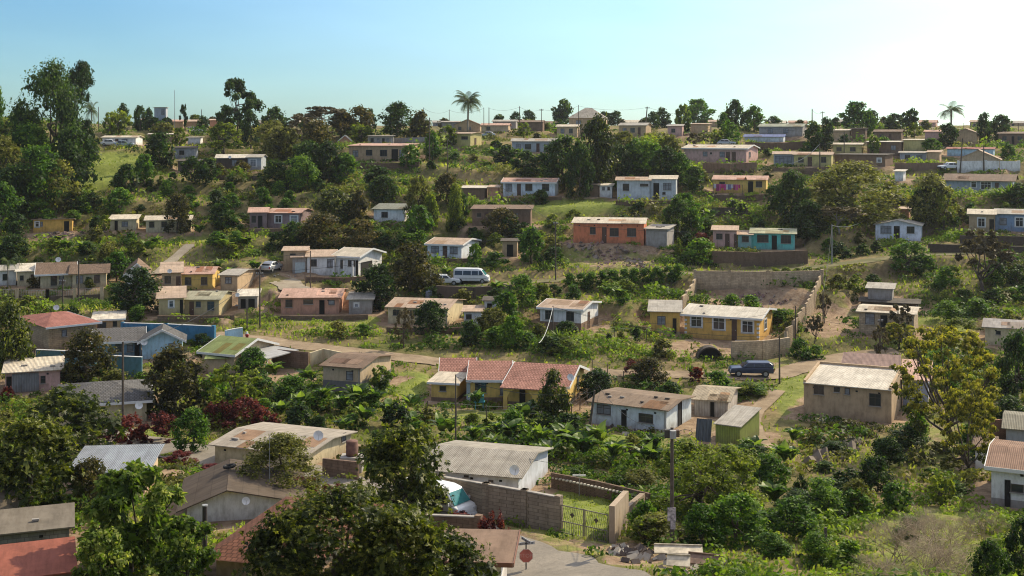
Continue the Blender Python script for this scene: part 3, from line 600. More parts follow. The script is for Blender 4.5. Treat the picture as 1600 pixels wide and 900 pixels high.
r, M, s_ = H('salmon house', 'salmon orange house with mottled pink roof and small barred windows', 439, 530, 465, 491, 13, 8, rise=1.2, wall='salmon', rc='rpink', ops=[('w', 446, 457, 468, 480), ('w', 474, 489, 468, 475), ('D', 499, 507, 469, 490), ('w', 513, 523, 469, 476)], stones=3)
H('plain grey shed', 'plain grey plastered shed against the salmon house', 545, 581, 468, 491, 4, 5, 'mono', .2, 'grey', 'rgrey', ops=[('W', 554, 560, 474, 480)], name='shed', cat='shed')
r, M, s_ = H('cream-gabled house', 'cream house with rusty pink roof whose sunlit gable glows beside a dark round tree', 606, 699, 481, 507, 28, 8, rise=1.2, wall='cream', rc='rtan', ops=[('w', 614, 626, 485, 494), ('w', 640, 650, 485, 494)], side=[], stones=3)
H('small white annex', 'small white box annex with one dark window beside the cream-gabled house', 725, 752, 487, 511, 3, 4, 'mono', .1, 'white', 'rtan', ops=[('w', 728, 737, 491, 499)], name='outbuilding', cat='outbuilding')
H('roofless wall hut', 'small roofless white hut behind the small white annex', 757, 778, 470, 487, 2, 3, 'mono', .05, 'white', 'rdark', ops=[('D', 761, 769, 474, 481)], name='outbuilding', cat='outbuilding')
H('tiny ochre ruin', 'tiny ochre ruin with a dark window beside a leafy tree on the bank', 785, 808, 377, 401, 2, 3, 'mono', .1, 'tan', 'rdark', ops=[('D', 792, 802, 382, 394)], name='outbuilding', cat='outbuilding')
H('brown-skirted white house', 'small white house with brown roof and brown-painted lower walls', 844, 908, 482, 517, 29, 7, rise=1.0, wall='white', rc='rtan', band=(1.05, (.26, .17, .11)), ops=[('w', 852, 863, 486, 500), ('w', 885, 897, 486, 501)], side=[('d', 2.6, 3.4, 0, 2.05)], fascia='w')
r, M, s_ = H('ochre villa', 'ochre yellow house with bright cream roof and three white-framed windows', 1070, 1186, 494, 531, 24, 8, rise=1.25, wall='ochre', rc='rwhite', ops=[('W', 1080, 1097, 496, 513), ('W', 1115, 1133, 497, 515), ('d', 1144, 1152, 497, 524), ('W', 1160, 1177, 499, 517)], side=[('W', 3, 4.4, 1, 2.2)], fascia='w', stones=2, over=.45)
qb = MB()
w_ = s_[1]; 
for z in np.arange(0, 2.4, .5):
    for x in (-w_ / 2 - .03, w_ / 2 - .27): qb.box(x, x + .3, -.035, .2, z, z + .25)
qb.build('quoins', WHITE, r, s_[0])
MB().box(w_ * .2, w_ * .2 + 1.3, -1.0, -.003, -.5, .14).box(w_ * .2, w_ * .2 + 1.3, -1.4, -1.003, -.5, -.05).build('step', CONC, r, s_[0])
section(r, M, 1016, 1062, 487, 521, 1, 6, 'mono', .45, 'ochre', 'rgrey', ops=[('w', 1027, 1040, 494, 507), ('D', 1051, 1057, 497, 504)], band=(.25, 'olive'))
H('bare concrete house', 'unpainted concrete block house with pale tin roof on bare earth', 1342, 1428, 489, 525, 8, 6, rise=.6, wall='beige', rc='rcream', wk='block', ops=[('w', 1352, 1367, 491, 508), ('D', 1376, 1387, 493, 514)], stones=1)
H('two-tone block hut', 'small hut, half cream half grey, on the slope above the concrete house', 1356, 1394, 451, 471, 3, 4, 'mono', .2, 'grey', 'rgrey', name='shed', cat='shed')
H('low rear wall house', 'long low dark roofed building just behind the bare concrete house', 1345, 1434, 473, 487, 2, 3, 'mono', .1, 'dbrown', 'rdark', name='outbuilding', cat='outbuilding')
H('ribbed roof house', 'cream house with ribbed grey-white roof cut by the right edge', 1539, 1618, 513, 541, 3, 6, rise=1.0, wall='cream', rc=(.46, .42, .38), ops=[('w', 1556, 1564, 518, 524)])
# ---------------- lower rows
r, M, s_ = H('red-roofed brick house', 'tall brown brick house with wide low red roof and white parapet', 76, 150, 507, 543, -48, 10, 'hip', .9, 'tan', 'rred', wk='block', ops=[('w', 96, 104, 514, 524)], over=.5, fascia='w')
section(r, M, 147, 192, 499, 517, 2, 5, 'mono', .15, 'tan', 'rwhite', ops=[('w', 152, 166, 503, 512), ('w', 176, 183, 502, 511)], fascia='w')
dish(r, M, 88, 481, M.translation.y + 3, .5)
r, M, s_ = H('blue gabled house', 'sky blue house with white-edged gable and satellite dish', 222, 284, 531, 560, 2, 3.4, 'gablefront', 1.1, 'sky', 'slate', rk='tile', fascia='w', over=.5, ops=[('w', 263, 274, 537, 547)])
section(r, M, 150, 221, 533, 560, 2, 9, 'gable', .7, (.20, .32, .42), 'slate', rk='tile', ops=[('w', 198, 208, 536, 550), ('D', 210, 218, 536, 558), ('w', 180, 190, 537, 550)], over=.5, fascia='w')
dish(r, M, 225, 535, M.translation.y - .9, .55)
r, M, s_ = H('green-roofed house', 'cream house with lime green roof, white barge boards and grey verandah', 316, 366, 551, 582, 64, 7, rise=2.1, wall='beige', rc='rgreen', over=.4, fascia='w', side=[('D', 3.2, 4.2, 0, 2.1), ('w', 1.3, 2.6, .7, 2)])
B_, w_, h_, _, d_ = s_
vr = MB(); slab(vr, (w_ / 2 + .1, .9, h_ - .1), (w_ / 2 + 3.6, .9, h_ - .35), (w_ / 2 + 3.6, 6.6, h_ - .35), (w_ / 2 + .1, 6.6, h_ - .1), .1); vr.build('verandah_roof', roofmat((.42, .42, .41), 'metal'), r, B_)
for y in (1.1, 6.4): MB().box(w_ / 2 + 3.35, w_ / 2 + 3.45, y - .05, y + .05, -.2, h_ - .46).build('post', WHITE, r, B_)
section(r, M, 325, 352, 560, 585, 4, 2.5, 'mono', .3, 'beige', 'rgreen', addpad=False)
H('grey-banded cottage', 'small beige cottage with brown roof and grey painted lower wall', 505, 563, 573, 616, 51, 7, rise=1.0, wall='beige', rc='rbrown', band=(1.3, (.20, .19, .18)), ops=[('w', 541, 552, 579, 593)], over=.35)
r, M, s_ = H('yellow tiled house', 'long golden house in three parts with pink-red tiled roofs and arched porch', 794, 884, 600, 637, 33, 8, rise=1.1, wall='yellow', rc='tile', rk='tile', over=.45, fascia='w', ops=[('D', 812, 821, 606, 634), ('w', 832, 842, 607, 620), ('w', 852, 864, 608, 622)], side=[('w', 4.8, 5.8, .9, 2.1)], band=(.45, 'brown'))
B_, w_, h_, _, d_ = s_
section(r, M, 735, 793, 593, 629, 6, 7.5, 'gable', 1.0, 'yellow', 'tile', rk='tile', fascia='w', over=.35, ops=[('w', 742, 760, 596, 614), ('w', 781, 793, 599, 617), ('g', 729, 734, 599, 627)], band=(.5, 'brown'))
section(r, M, 692, 738, 585, 618, 2, 6, 'gable', 1.0, 'yellow', 'tile', rk='tile', fascia='w', over=.4, Y=120)
section(r, M, 674, 714, 598, 627, 15, 3.4, 'mono', .2, 'yellow', 'rcream', ops=[('w', 687, 697, 603, 611)], fascia='w', band=(.35, 'brown'))
ab = MB()
for x in (-w_ / 2 + .15, -w_ / 2 + 3.0, -w_ / 2 + 5.8): ab.box(x - .18, x + .18, -1.6, -1.3, -.4, h_ - .1)
def arch(mb, x0, x1, z0, z1, y0, y1, n=8):
    xc = (x0 + x1) / 2; r_ = (x1 - x0) / 2
    for i in range(n):
        a0 = math.pi * i / n; a1 = math.pi * (i + 1) / n
        P = [(xc + r_ * math.cos(a0), y0, z0 + .8 * r_ * math.sin(a0)), (xc + r_ * math.cos(a1), y0, z0 + .8 * r_ * math.sin(a1)), (xc + r_ * math.cos(a1), y0, z1), (xc + r_ * math.cos(a0), y0, z1)]
        mb.prism(P, [(p[0], y1, p[2]) for p in P])
arch(ab, -w_ / 2 + .33, -w_ / 2 + 2.82, h_ - 1.2, h_ - .1, -1.6, -1.3); arch(ab, -w_ / 2 + 3.18, -w_ / 2 + 5.62, h_ - 1.2, h_ - .1, -1.6, -1.3)
ab.build('porch_arch', wallmat(C['yellow']), r, B_)
pr = MB(); slab(pr, (-w_ / 2 - .3, -1.9, h_ - .1), (w_ / 2 + .1, -1.9, h_ - .1), (w_ / 2 + .1, -.2, h_ + .16), (-w_ / 2 - .3, -.2, h_ + .16), .09); pr.build('porch_roof', roofmat(C['tile'], 'tile'), r, B_)
MB().box(-w_ / 2, w_ / 2, -1.9, -.003, -.9, .05).build('porch_floor', CONC, r, B_)
dish(r, M, 891, 590, M.translation.y - 1.2, .5)
r, M, s_ = H('rusty-roofed blue-white house', 'pale blue-white house with patched rusty roof and long barred windows in the valley', 924, 1041, 634, 669, 43, 6, rise=.6, wall=(.76, .82, .82), rc=(.30, .22, .155), ops=[('w', 933, 955, 637, 652), ('D', 972, 980, 641, 655), ('w', 999, 1021, 643, 657)], side=[('D', 2.7, 3.6, 0, 2.1)], stones=6)
H('white sheet-metal shed', 'cream corrugated metal shed with tan gabled roof beside the rusty-roofed house', 1085, 1137, 625, 651, 17, 6, rise=1.0, wall=(.52, .47, .42), rc=(.48, .40, .28), wk='sheet', ops=[('D', 1110, 1116, 628, 651)], name='shed', cat='shed')
H('lime tin shed', 'low tin shed with lime green front, dark plank side and grey roof', 1118, 1156, 665, 695, 32, 5, 'mono', .5, 'green', 'rgrey', wk='sheet', over=.15, name='shed', cat='shed')
r, M, s_ = H('tan barn house', 'big plain tan house with bright cream corrugated roof between parapets', 1256, 1393, 604, 655, 20, 6.5, 'mono', .6, 'tan', 'rwhite', parapet=.28, over=.02, over_front=.25, ops=[('w', 1272, 1288, 601, 620), ('w', 1304, 1313, 603, 614), ('w', 1321, 1329, 606, 616), ('w', 1359, 1377, 611, 630)])
H('lilac annex house', 'lilac-blue plastered house with flat brown roof behind the tan barn house', 1411, 1450, 594, 638, 3, 7, 'mono', .5, (.38, .42, .54), 'rpink', ops=[('w', 1424, 1430, 598, 610)])
H('rust-roofed rear house', 'low house with flat rust brown roof just behind the tan barn house', 1318, 1402, 578, 600, 3, 7, 'mono', .3, 'brown', (.30, .20, .17))
r, M, s_ = H('pink shack', 'pink shack patched with grey tin under a pale overgrown roof', 8, 94, 580, 612, 3, 5, 'mono', .35, 'pink', 'rcream', ops=[('D', 10, 18, 586, 610), ('D', 54, 61, 587, 600), ('w', 63, 71, 588, 600)], stones=2)
MB().box(-1.9, .55, -.07, -.003, .05, 1.9).build('tin_patch', wallmat((.27, .27, .27), 'sheet'), r, s_[0])
r, M, s_ = H('grey tiled bungalow', 'bungalow with large dark grey tiled hip roof behind reddish shrubs', 92, 229, 628, 662, 3, 9, 'hip', 1.0, 'cream', 'slate', rk='tile', over=.6, fascia='w')
dish(r, M, 217, 634, M.translation.y - 1.4, .5)
r, M, s_ = H('asbestos-roofed house', 'long cream house with stained pale asbestos roof behind an ochre loose bush', 336, 478, 702, 728, 78, 7, rise=.7, wall='cream', rc=(.48, .42, .34), over=.4, side=[('w', 5.4, 6.1, .9, 1.5)], stones=4)
dish(r, M, 497, 681, M.translation.y - 2.2, .55)
r, M, s_ = H('pale grey house', 'pale grey-blue house with ribbed tan-grey roof behind the road wall', 660, 810, 739, 778, 56, 7.5, rise=1.25, wall=(.66, .68, .72), rc=(.44, .40, .33), over=.35, ops=[('w', 726, 730, 743, 746), ('w', 764, 768, 747, 750)])
dish(r, M, 803, 735, M.translation.y - 2.6, .5)
H('silver-roofed house', 'house with silvery corrugated roof, rust patch at its edge', 112, 226, 737, 772, 24, 4.6, 'mono', .4, 'beige', (.30, .33, .36), rk='metal', over=.4)
r, M, s_ = H('brown gabled white house', 'white house with broad dark brown gabled roof, a tyre lying on it', 292, 465, 786, 812, 3, 6, 'gablefront', .9, 'white', (.15, .115, .085), over=.6, gable_ratio=.36)
tb = MB()
for i in range(16):
    a0 = 2 * math.pi * i / 16; a1 = 2 * math.pi * (i + 1) / 16; tb.tube((.32 * math.cos(a0), .32 * math.sin(a0), 0), (.32 * math.cos(a1), .32 * math.sin(a1), 0), .1, .1, 6, False)
p_ = s_[0] and (M @ Vector((-.9, 4, s_[2] + 1.06 + .14)))
ty = tb.build('old_tyre', simple('rubber', (.02, .02, .02), .8), None, Matrix.Translation(p_) @ Matrix.Rotation(R(-8), 4, 'Y'), smooth=True)
tag(ty, 'worn black tyre lying flat on the dark brown gabled roof', 'tyre')
dish(r, M, 384, 783, M.translation.y - .6, .36)
MB().tube((1.6, 2.5, 1.5), (1.6, 2.5, 4.4), .02, .015, 5).tube((1.3, 2.5, 4.2), (1.9, 2.5, 4.2), .012, .012, 4).build('aerial', GREY, r, s_[0])
H('terracotta tiled house', 'house with dark terracotta tiled roof near the bottom, behind the papaya', 338, 480, 872, 905, 3, 9, 'hip', .9, 'beige', 'terracotta', rk='tile', over=.7, a=14)
r, M, s_ = H('slab-roofed outhouse', 'low concrete block outhouse with weathered slab roof and planks at bottom left', -60, 108, 832, 866, 4, 3.6, 'mono', .1, (.27, .25, .22), (.20, .17, .13), wk='block', rk='plain', over=.3, stones=3)
H('red sheet roof', 'flat oxide red sheet roof in front of the slab-roofed outhouse', -50, 118, 905, 935, 2, 4.6, 'mono', .1, 'brown', (.30, .10, .065), rk='plain', over=.1, name='shed', cat='shed', sink=1.5)
H('brown-roofed bottom house', 'white house with brown roof and dark red fascia just by the stop sign', 650, 783, 873, 918, 4, 3.6, 'hip', .15, wall='white', rc=(.24, .16, .11), rk='plain', over=.6, fascia='terracotta', a=4)
r, M, s_ = H('white end house', 'bright white house with brown roof and slit window cut by the right edge', 1549, 1640, 734, 795, 0.5, 7, rise=.9, wall='white', rc=(.32, .20, .14), over=.35, ops=[('D', 1570, 1574, 752, 755), ('w', 1580, 1600, 757, 770)], fascia='w', band=(.5, 'grey'), a=26)
H('white privy', 'narrow white outhouse with brown slab top beside the white end house', 1524, 1550, 699, 736, 3, 2.5, 'mono', .15, 'white', 'rbrown', name='outhouse', cat='outhouse')
H('grey rear house', 'grey-white house with mossy roof behind the white end house', 1572, 1640, 672, 712, 2, 6, rise=.8, wall='bgrey', rc=(.28, .26, .2), a=24)

# ---------------- farthest row, only roofs and wall tops show over the crest
for i, (u0, u1, wc, rcol, lab, sh) in enumerate([
    (164, 186, 'white', 'rtan', 'far pale house with tan roof beyond the white ridge cottage', 'far tan roof'), (398, 420, 'tan', 'rgrey', 'far grey-roofed house beyond the tall airy gum tree', 'far grey roof by the gum'),
    (462, 498, 'beige', 'rcream', 'far house with pale sloping roof seen through flat-topped trees', 'far pale sloping roof'), (640, 668, 'tan', 'rpink', 'far pinkish roofed house beside the reddish dome tree', 'far pink roof'),
    (676, 700, 'grey', 'rgrey', 'far low grey house left of the tall palm', 'far low grey house'), (800, 826, 'beige', 'rtan', 'far tan roof between small round skyline trees', 'far tan roof by round trees'),
    (848, 872, 'tan', 'rbrown', 'far brown roof just before the tall hip-roofed house', 'far brown roof'), (975, 1004, 'beige', 'rcream', 'far cream roof behind the tan grey-roofed house', 'far cream roof'),
    (1100, 1128, 'tan', 'rtan', 'far tan house between two round green skyline trees', 'far tan house'), (1196, 1226, 'grey', 'rcream', 'far pale roof above the green-roofed ridge house', 'far pale roof'),
    (1232, 1258, 'salmon', 'rpink', 'far salmon house left of the stout skyline pole', 'far salmon house'), (1300, 1326, 'beige', 'rgrey', 'far grey-roofed house behind the tan flat house', 'far grey roof'),
    (1376, 1404, 'tan', 'rbrown', 'far brown-roofed house behind the twin-window brown house', 'far brown-roofed house'), (1436, 1462, 'pink', 'rpink', 'far pink-roofed house left of the wind-bent palm', 'far pink-roofed house'),
    (1516, 1536, 'beige', 'rtan', 'far beige house right of the wind-bent palm', 'far beige house'), (1576, 1604, 'tan', 'rgrey', 'far house at the right end of the skyline', 'far end house')]):
    H(sh, lab, u0, u1, 192.5 - (i % 3), 199, 3, 7, rise=1.2 + .3 * (i % 2), wall=wc, rc=rcol, Y=300 * K, ops=[('w', u0 + 5, u0 + 9, 193.5, 197)])
# ------------------------------------------------------------------ roads first (they shape the ground)
def road_pts(px, smooth=4):
    P = [GB(u, v) for u, v in px]
    out = []
    for i in range(len(P) - 1):
        p0 = P[max(i - 1, 0)]; p1 = P[i]; p2 = P[i + 1]; p3 = P[min(i + 2, len(P) - 1)]
        for k in range(smooth):
            t = k / smooth
            out.append(.5 * ((2 * p1) + (-p0 + p2) * t + (2 * p0 - 5 * p1 + 4 * p2 - p3) * t * t + (-p0 + 3 * p1 - 3 * p2 + p3) * t ** 3))
    out.append(P[-1]); return [np.array(p) for p in out]
ROADDEF = [
    ('road', [(150, 672), (200, 692), (330, 712), (470, 742), (560, 768), (650, 806), (730, 838), (800, 867), (880, 893), (980, 925), (1080, 965)], 2.5, 'asphalt'),
    ('dirt_road', [(330, 522), (400, 530), (480, 541), (560, 550), (640, 560), (720, 569), (800, 574), (880, 579), (960, 583), (1040, 585), (1120, 586), (1190, 588), (1250, 576), (1320, 558), (1400, 548)], 1.9, 'dirt'),
    ('terrace_road', [(560, 452), (640, 449), (700, 447), (770, 444), (870, 438), (960, 432), (1060, 428), (1170, 423), (1290, 416), (1400, 402), (1500, 396), (1620, 392)], 1.6, 'grasstrack'),
    ('driveway', [(400, 412), (425, 425), (445, 440), (462, 452)], 2.0, 'conc'),
    ('path', [(298, 382), (272, 404), (245, 428)], .9, 'conc'),
    ('path', [(1215, 610), (1175, 655), (1195, 700)], .8, 'dirt'),
]
_roads = []
for nm, px, hw, kind in ROADDEF:
    P = road_pts(px); ROADS.append((P, hw)); _roads.append((nm, P, hw, kind))
def groundmat(kind):
    m, nt, b = nodes('surface_' + kind); b.inputs['Roughness'].default_value = .95; b.inputs['Specular IOR Level'].default_value = .15
    tc = N(nt, 'ShaderNodeTexCoord')
    n1 = N(nt, 'ShaderNodeTexNoise', Scale=.35, Detail=8.0, Roughness=.7); L(nt, tc.outputs['Object'], n1.inputs['Vector'])
    n2 = N(nt, 'ShaderNodeTexNoise', Scale=5.0, Detail=6.0, Roughness=.75); L(nt, tc.outputs['Object'], n2.inputs['Vector'])
    cols = dict(asphalt=[(.22, .195, .16), (.32, .28, .225)], dirt=[(.22, .16, .10), (.42, .32, .21)], grasstrack=[(.10, .11, .035), (.26, .22, .12)], conc=[(.28, .23, .17), (.42, .36, .27)])[kind]
    r1 = ramp(nt, n1.outputs[0], [(.35, c4(cols[0])), (.65, c4(cols[1]))])
    r2 = ramp(nt, n2.outputs[0], [(.3, (.72, .72, .72, 1)), (.7, (1.05, 1.05, 1.05, 1))])
    out = mixc(nt, 1.0, r1.outputs[0], r2.outputs[0], 'MULTIPLY')
    if kind == 'asphalt':
        vo = N(nt, 'ShaderNodeTexVoronoi', Scale=.45); vo.feature = 'DISTANCE_TO_EDGE'
        nn = N(nt, 'ShaderNodeTexNoise', Scale=.8, Detail=4.0); L(nt, tc.outputs['Object'], nn.inputs['Vector'])
        mx = mixc(nt, .5, tc.outputs['Object'], nn.outputs[1], 'ADD'); L(nt, mx, vo.inputs['Vector'])
        rr = ramp(nt, vo.outputs[0], [(0, (.86, .86, .86, 1)), (.012, (1, 1, 1, 1))]); out = mixc(nt, 1.0, out, rr.outputs[0], 'MULTIPLY')
    L(nt, out, b.inputs['Base Color'])
    bp = N(nt, 'ShaderNodeBump', Strength=.4, Distance=.05); L(nt, n2.outputs[0], bp.inputs['Height']); L(nt, bp.outputs[0], b.inputs['Normal'])
    return m
def build_roads():
    for nm, P, hw, kind in _roads:
        mb = MB(); rows = []
        for i in range(len(P)):
            a = P[max(i - 1, 0)]; b = P[min(i + 1, len(P) - 1)]
            d = (b - a)[:2]; d /= np.hypot(*d) + 1e-9; nrm = np.array([-d[1], d[0]])
            wob = 1 + .10 * math.sin(i * 1.7) + .06 * math.sin(i * 4.1)
            row = []
            for k in (-1, -.5, 0, .5, 1):
                q = P[i][:2] + nrm * hw * k * wob; row.append((q[0], q[1], P[i][2] + .055 - .02 * abs(k)))
            rows.append(row)
        n = 0
        for row in rows: mb.v += row
        for i in range(len(rows) - 1):
            for k in range(4):
                a = i * 5 + k; mb.f.append((a, a + 5, a + 6, a + 1))
        o = mb.build(nm, groundmat(kind), smooth=True)
        tag(o, dict(road='cracked grey paved road running down past the stop sign', dirt_road='pale dirt road crossing the valley side in front of the middle houses', terrace_road='grassy track along the top of the terrace bank', driveway='concrete driveway up to the garage', path='narrow bare footpath')[nm], 'road' if 'road' in nm else 'path', kind='structure')

# ------------------------------------------------------------------ ground sheet
OPEN = [(1000, 874, 70, 16, .6), (1075, 886, 55, 14, .5), (810, 838, 60, 14, .5), (185, 258, 60, 24, .1), (130, 286, 60, 18, .15), (1455, 850, 110, 60, .3),   # (u, v, ru, rv, soil 0..1)   patches without bushes; soil = bare earth
    (955, 402, 90, 22, .5), (640, 600, 45, 22, 0), (1290, 500, 50, 34, .7), (1185, 466, 100, 26, .95), (895, 800, 85, 46, .12), (960, 690, 40, 12, .2),
    (230, 680, 60, 10, .1), (200, 492, 50, 9, .7), (1245, 620, 40, 40, .25), (1090, 640, 45, 30, .6), (1480, 690, 40, 60, .45), (1390, 655, 60, 16, .6), (430, 590, 75, 16, .95),
    (905, 512, 55, 9, .6), (780, 650, 110, 12, .35), (70, 370, 70, 12, .7), (440, 460, 60, 14, .4), (120, 470, 90, 8, .2), (905, 640, 40, 12, .5), (1050, 690, 25, 14, .5),
    (880, 855, 90, 14, .55), (1500, 260, 40, 6, 0), (900, 325, 90, 14, .1), (1150, 585, 60, 10, .5), (720, 215, 60, 6, .1), (1220, 570, 50, 10, .5), (990, 860, 60, 20, .6), (300, 372, 60, 8, .3),
    (100, 250, 40, 35, .1), (80, 290, 60, 30, .2), (430, 745, 120, 14, .5), (1440, 520, 90, 30, .25), (560, 500, 120, 8, .3), (1100, 545, 80, 18, .85)]
def openness(u, v):
    """(clear 0..1, soil 0..1)"""
    cl = np.zeros_like(u); so = np.zeros_like(u)
    for (a, b, ru, rv, s) in OPEN:
        d = 1 - np.clip(((u - a) / ru) ** 2 + ((v - b) / rv) ** 2, 0, 1)
        w = np.clip(d * 2.5, 0, 1); so = np.where(w > cl, s * w, so); cl = np.maximum(cl, w)
    return cl, so
def build_ground():
    ys = np.concatenate([np.linspace(-30, 24, 14)[:-1], 24 * (418 / 24) ** (np.linspace(0, 1, 500)), np.geomspace(430, 7400, 30)])
    ts = np.concatenate([np.linspace(-3, -.72, 12)[:-1], np.linspace(-.72, .72, 470), np.linspace(.72, 3, 12)[1:]])
    Y, T = np.meshgrid(ys, ts, indexing='ij'); X = T * (np.maximum(Y, 0) + 15)
    shp = X.shape; x = X.ravel(); y = Y.ravel(); z = terr(x, y)
    rng = np.random.default_rng(3)
    # roads: keep the ground a little below
    onroad = np.zeros_like(x)
    for (P, hw) in ROADS:
        for a, b in zip(P[:-1], P[1:]):
            ab = b[:2] - a[:2]; t = np.clip(((x - a[0]) * ab[0] + (y - a[1]) * ab[1]) / ab.dot(ab), 0, 1)
            d = np.hypot(x - a[0] - t * ab[0], y - a[1] - t * ab[1]) - hw
            onroad = np.maximum(onroad, np.clip(-d / .3 + .6, 0, 1))
    z = z - .07 * onroad
    padw = np.zeros_like(x)
    for (cx, cy, c, s, hx, hy, zz, fade) in PADS:
        dx = x - cx; dy = y - cy; lx = np.abs(dx * c + dy * s) - hx; ly = np.abs(-dx * s + dy * c) - hy
        d = np.hypot(np.maximum(lx, 0), np.maximum(ly, 0)); padw = np.maximum(padw, np.clip(1 - (d - .2) / 1.6, 0, 1))
    rough = .12 * (np.sin(x * 1.3 + np.sin(y * .9) * 2) * np.sin(y * 1.7 + np.sin(x * .7) * 2)) * (1 - np.clip(onroad + padw, 0, 1)) * np.clip((y - 20) / 20, 0, 1)
    z = z + rough
    u = 800 + F * x / np.maximum(y, 5); v = V0 - F * z / np.maximum(y, 5)
    cl, so = openness(u, v)
    soil = np.clip(np.maximum(padw * .8, so), 0, 1); grass = np.clip(cl * (1 - so) * 1.2, 0, 1)
    me = bpy.data.meshes.new('ground'); n0, n1 = shp
    me.vertices.add(len(x)); me.vertices.foreach_set('co', np.stack([x, y, z], 1).astype(np.float32).ravel())
    i = np.arange(n0 - 1)[:, None] * n1 + np.arange(n1 - 1)[None]; q = np.stack([i, i + 1, i + n1 + 1, i + n1], -1).reshape(-1, 4).astype(np.int32)
    me.loops.add(q.size); me.loops.foreach_set('vertex_index', q.ravel()); me.polygons.add(len(q))
    me.polygons.foreach_set('loop_start', np.arange(0, q.size, 4, dtype=np.int32)); me.polygons.foreach_set('loop_total', np.full(len(q), 4, np.int32))
    me.polygons.foreach_set('use_smooth', np.ones(len(q), bool))
    for nm, val in (('soil', soil), ('lawn', grass)):
        a = me.attributes.new(nm, 'FLOAT', 'POINT'); a.data.foreach_set('value', val.astype(np.float32))
    m, nt, b = nodes('ground'); b.inputs['Roughness'].default_value = 1; b.inputs['Specular IOR Level'].default_value = .1
    tc = N(nt, 'ShaderNodeTexCoord'); geo = N(nt, 'ShaderNodeNewGeometry')
    n1_ = N(nt, 'ShaderNodeTexNoise', Scale=.09, Detail=8.0, Roughness=.7); L(nt, tc.outputs['Object'], n1_.inputs['Vector'])
    n2_ = N(nt, 'ShaderNodeTexNoise', Scale=1.1, Detail=8.0, Roughness=.75); L(nt, tc.outputs['Object'], n2_.inputs['Vector'])
    n3_ = N(nt, 'ShaderNodeTexNoise', Scale=.35, Detail=6.0, Roughness=.7); L(nt, tc.outputs['Object'], n3_.inputs['Vector'])
    green = ramp(nt, n2_.outputs[0], [(.3, (.025, .04, .012, 1)), (.5, (.10, .115, .03, 1)), (.72, (.22, .20, .065, 1))]).outputs[0]
    dry = ramp(nt, n2_.outputs[0], [(.3, (.13, .10, .045, 1)), (.7, (.34, .26, .13, 1))]).outputs[0]
    lawn = ramp(nt, n2_.outputs[0], [(.3, (.11, .15, .03, 1)), (.7, (.29, .32, .075, 1))]).outputs[0]
    earth = ramp(nt, n2_.outputs[0], [(.3, (.16, .105, .065, 1)), (.5, (.30, .21, .135, 1)), (.72, (.48, .36, .24, 1))]).outputs[0]
    f1 = ramp(nt, n1_.outputs[0], [(.36, (0, 0, 0, 1)), (.58, (1, 1, 1, 1))]).outputs[0]
    c = mixc(nt, f1, green, dry)
    al = N(nt, 'ShaderNodeAttribute', attribute_name='lawn'); c = mixc(nt, al.outputs['Fac'], c, lawn)
    asn = N(nt, 'ShaderNodeAttribute', attribute_name='soil')
    mm = N(nt, 'ShaderNodeMath', operation='MULTIPLY_ADD'); L(nt, n3_.outputs[0], mm.inputs[0]); mm.inputs[1].default_value = 1.6; mm.inputs[2].default_value = -.8
    ms = N(nt, 'ShaderNodeMath', operation='ADD'); L(nt, mm.outputs[0], ms.inputs[0]); L(nt, asn.outputs['Fac'], ms.inputs[1])
    sf = ramp(nt, ms.outputs[0], [(.42, (0, 0, 0, 1)), (.6, (1, 1, 1, 1))]).outputs[0]; c = mixc(nt, sf, c, earth)
    sp = N(nt, 'ShaderNodeSeparateXYZ'); L(nt, geo.outputs['Normal'], sp.inputs[0])
    st = ramp(nt, sp.outputs[2], [(.62, (1, 1, 1, 1)), (.82, (0, 0, 0, 1))]).outputs[0]
    bank = ramp(nt, n2_.outputs[0], [(.3, (.075, .05, .035, 1)), (.7, (.22, .155, .10, 1))]).outputs[0]
    c = mixc(nt, st, c, bank)
    L(nt, c, b.inputs['Base Color'])
    bp = N(nt, 'ShaderNodeBump', Strength=.8, Distance=.25); L(nt, n2_.outputs[0], bp.inputs['Height']); L(nt, bp.outputs[0], b.inputs['Normal'])
    me.materials.append(m); me.update(calc_edges=True)
    o = bpy.data.objects.new('ground', me); col.objects.link(o); tag(o, 'grassy and earthy hillside sloping down into the valley', 'ground', kind='structure')

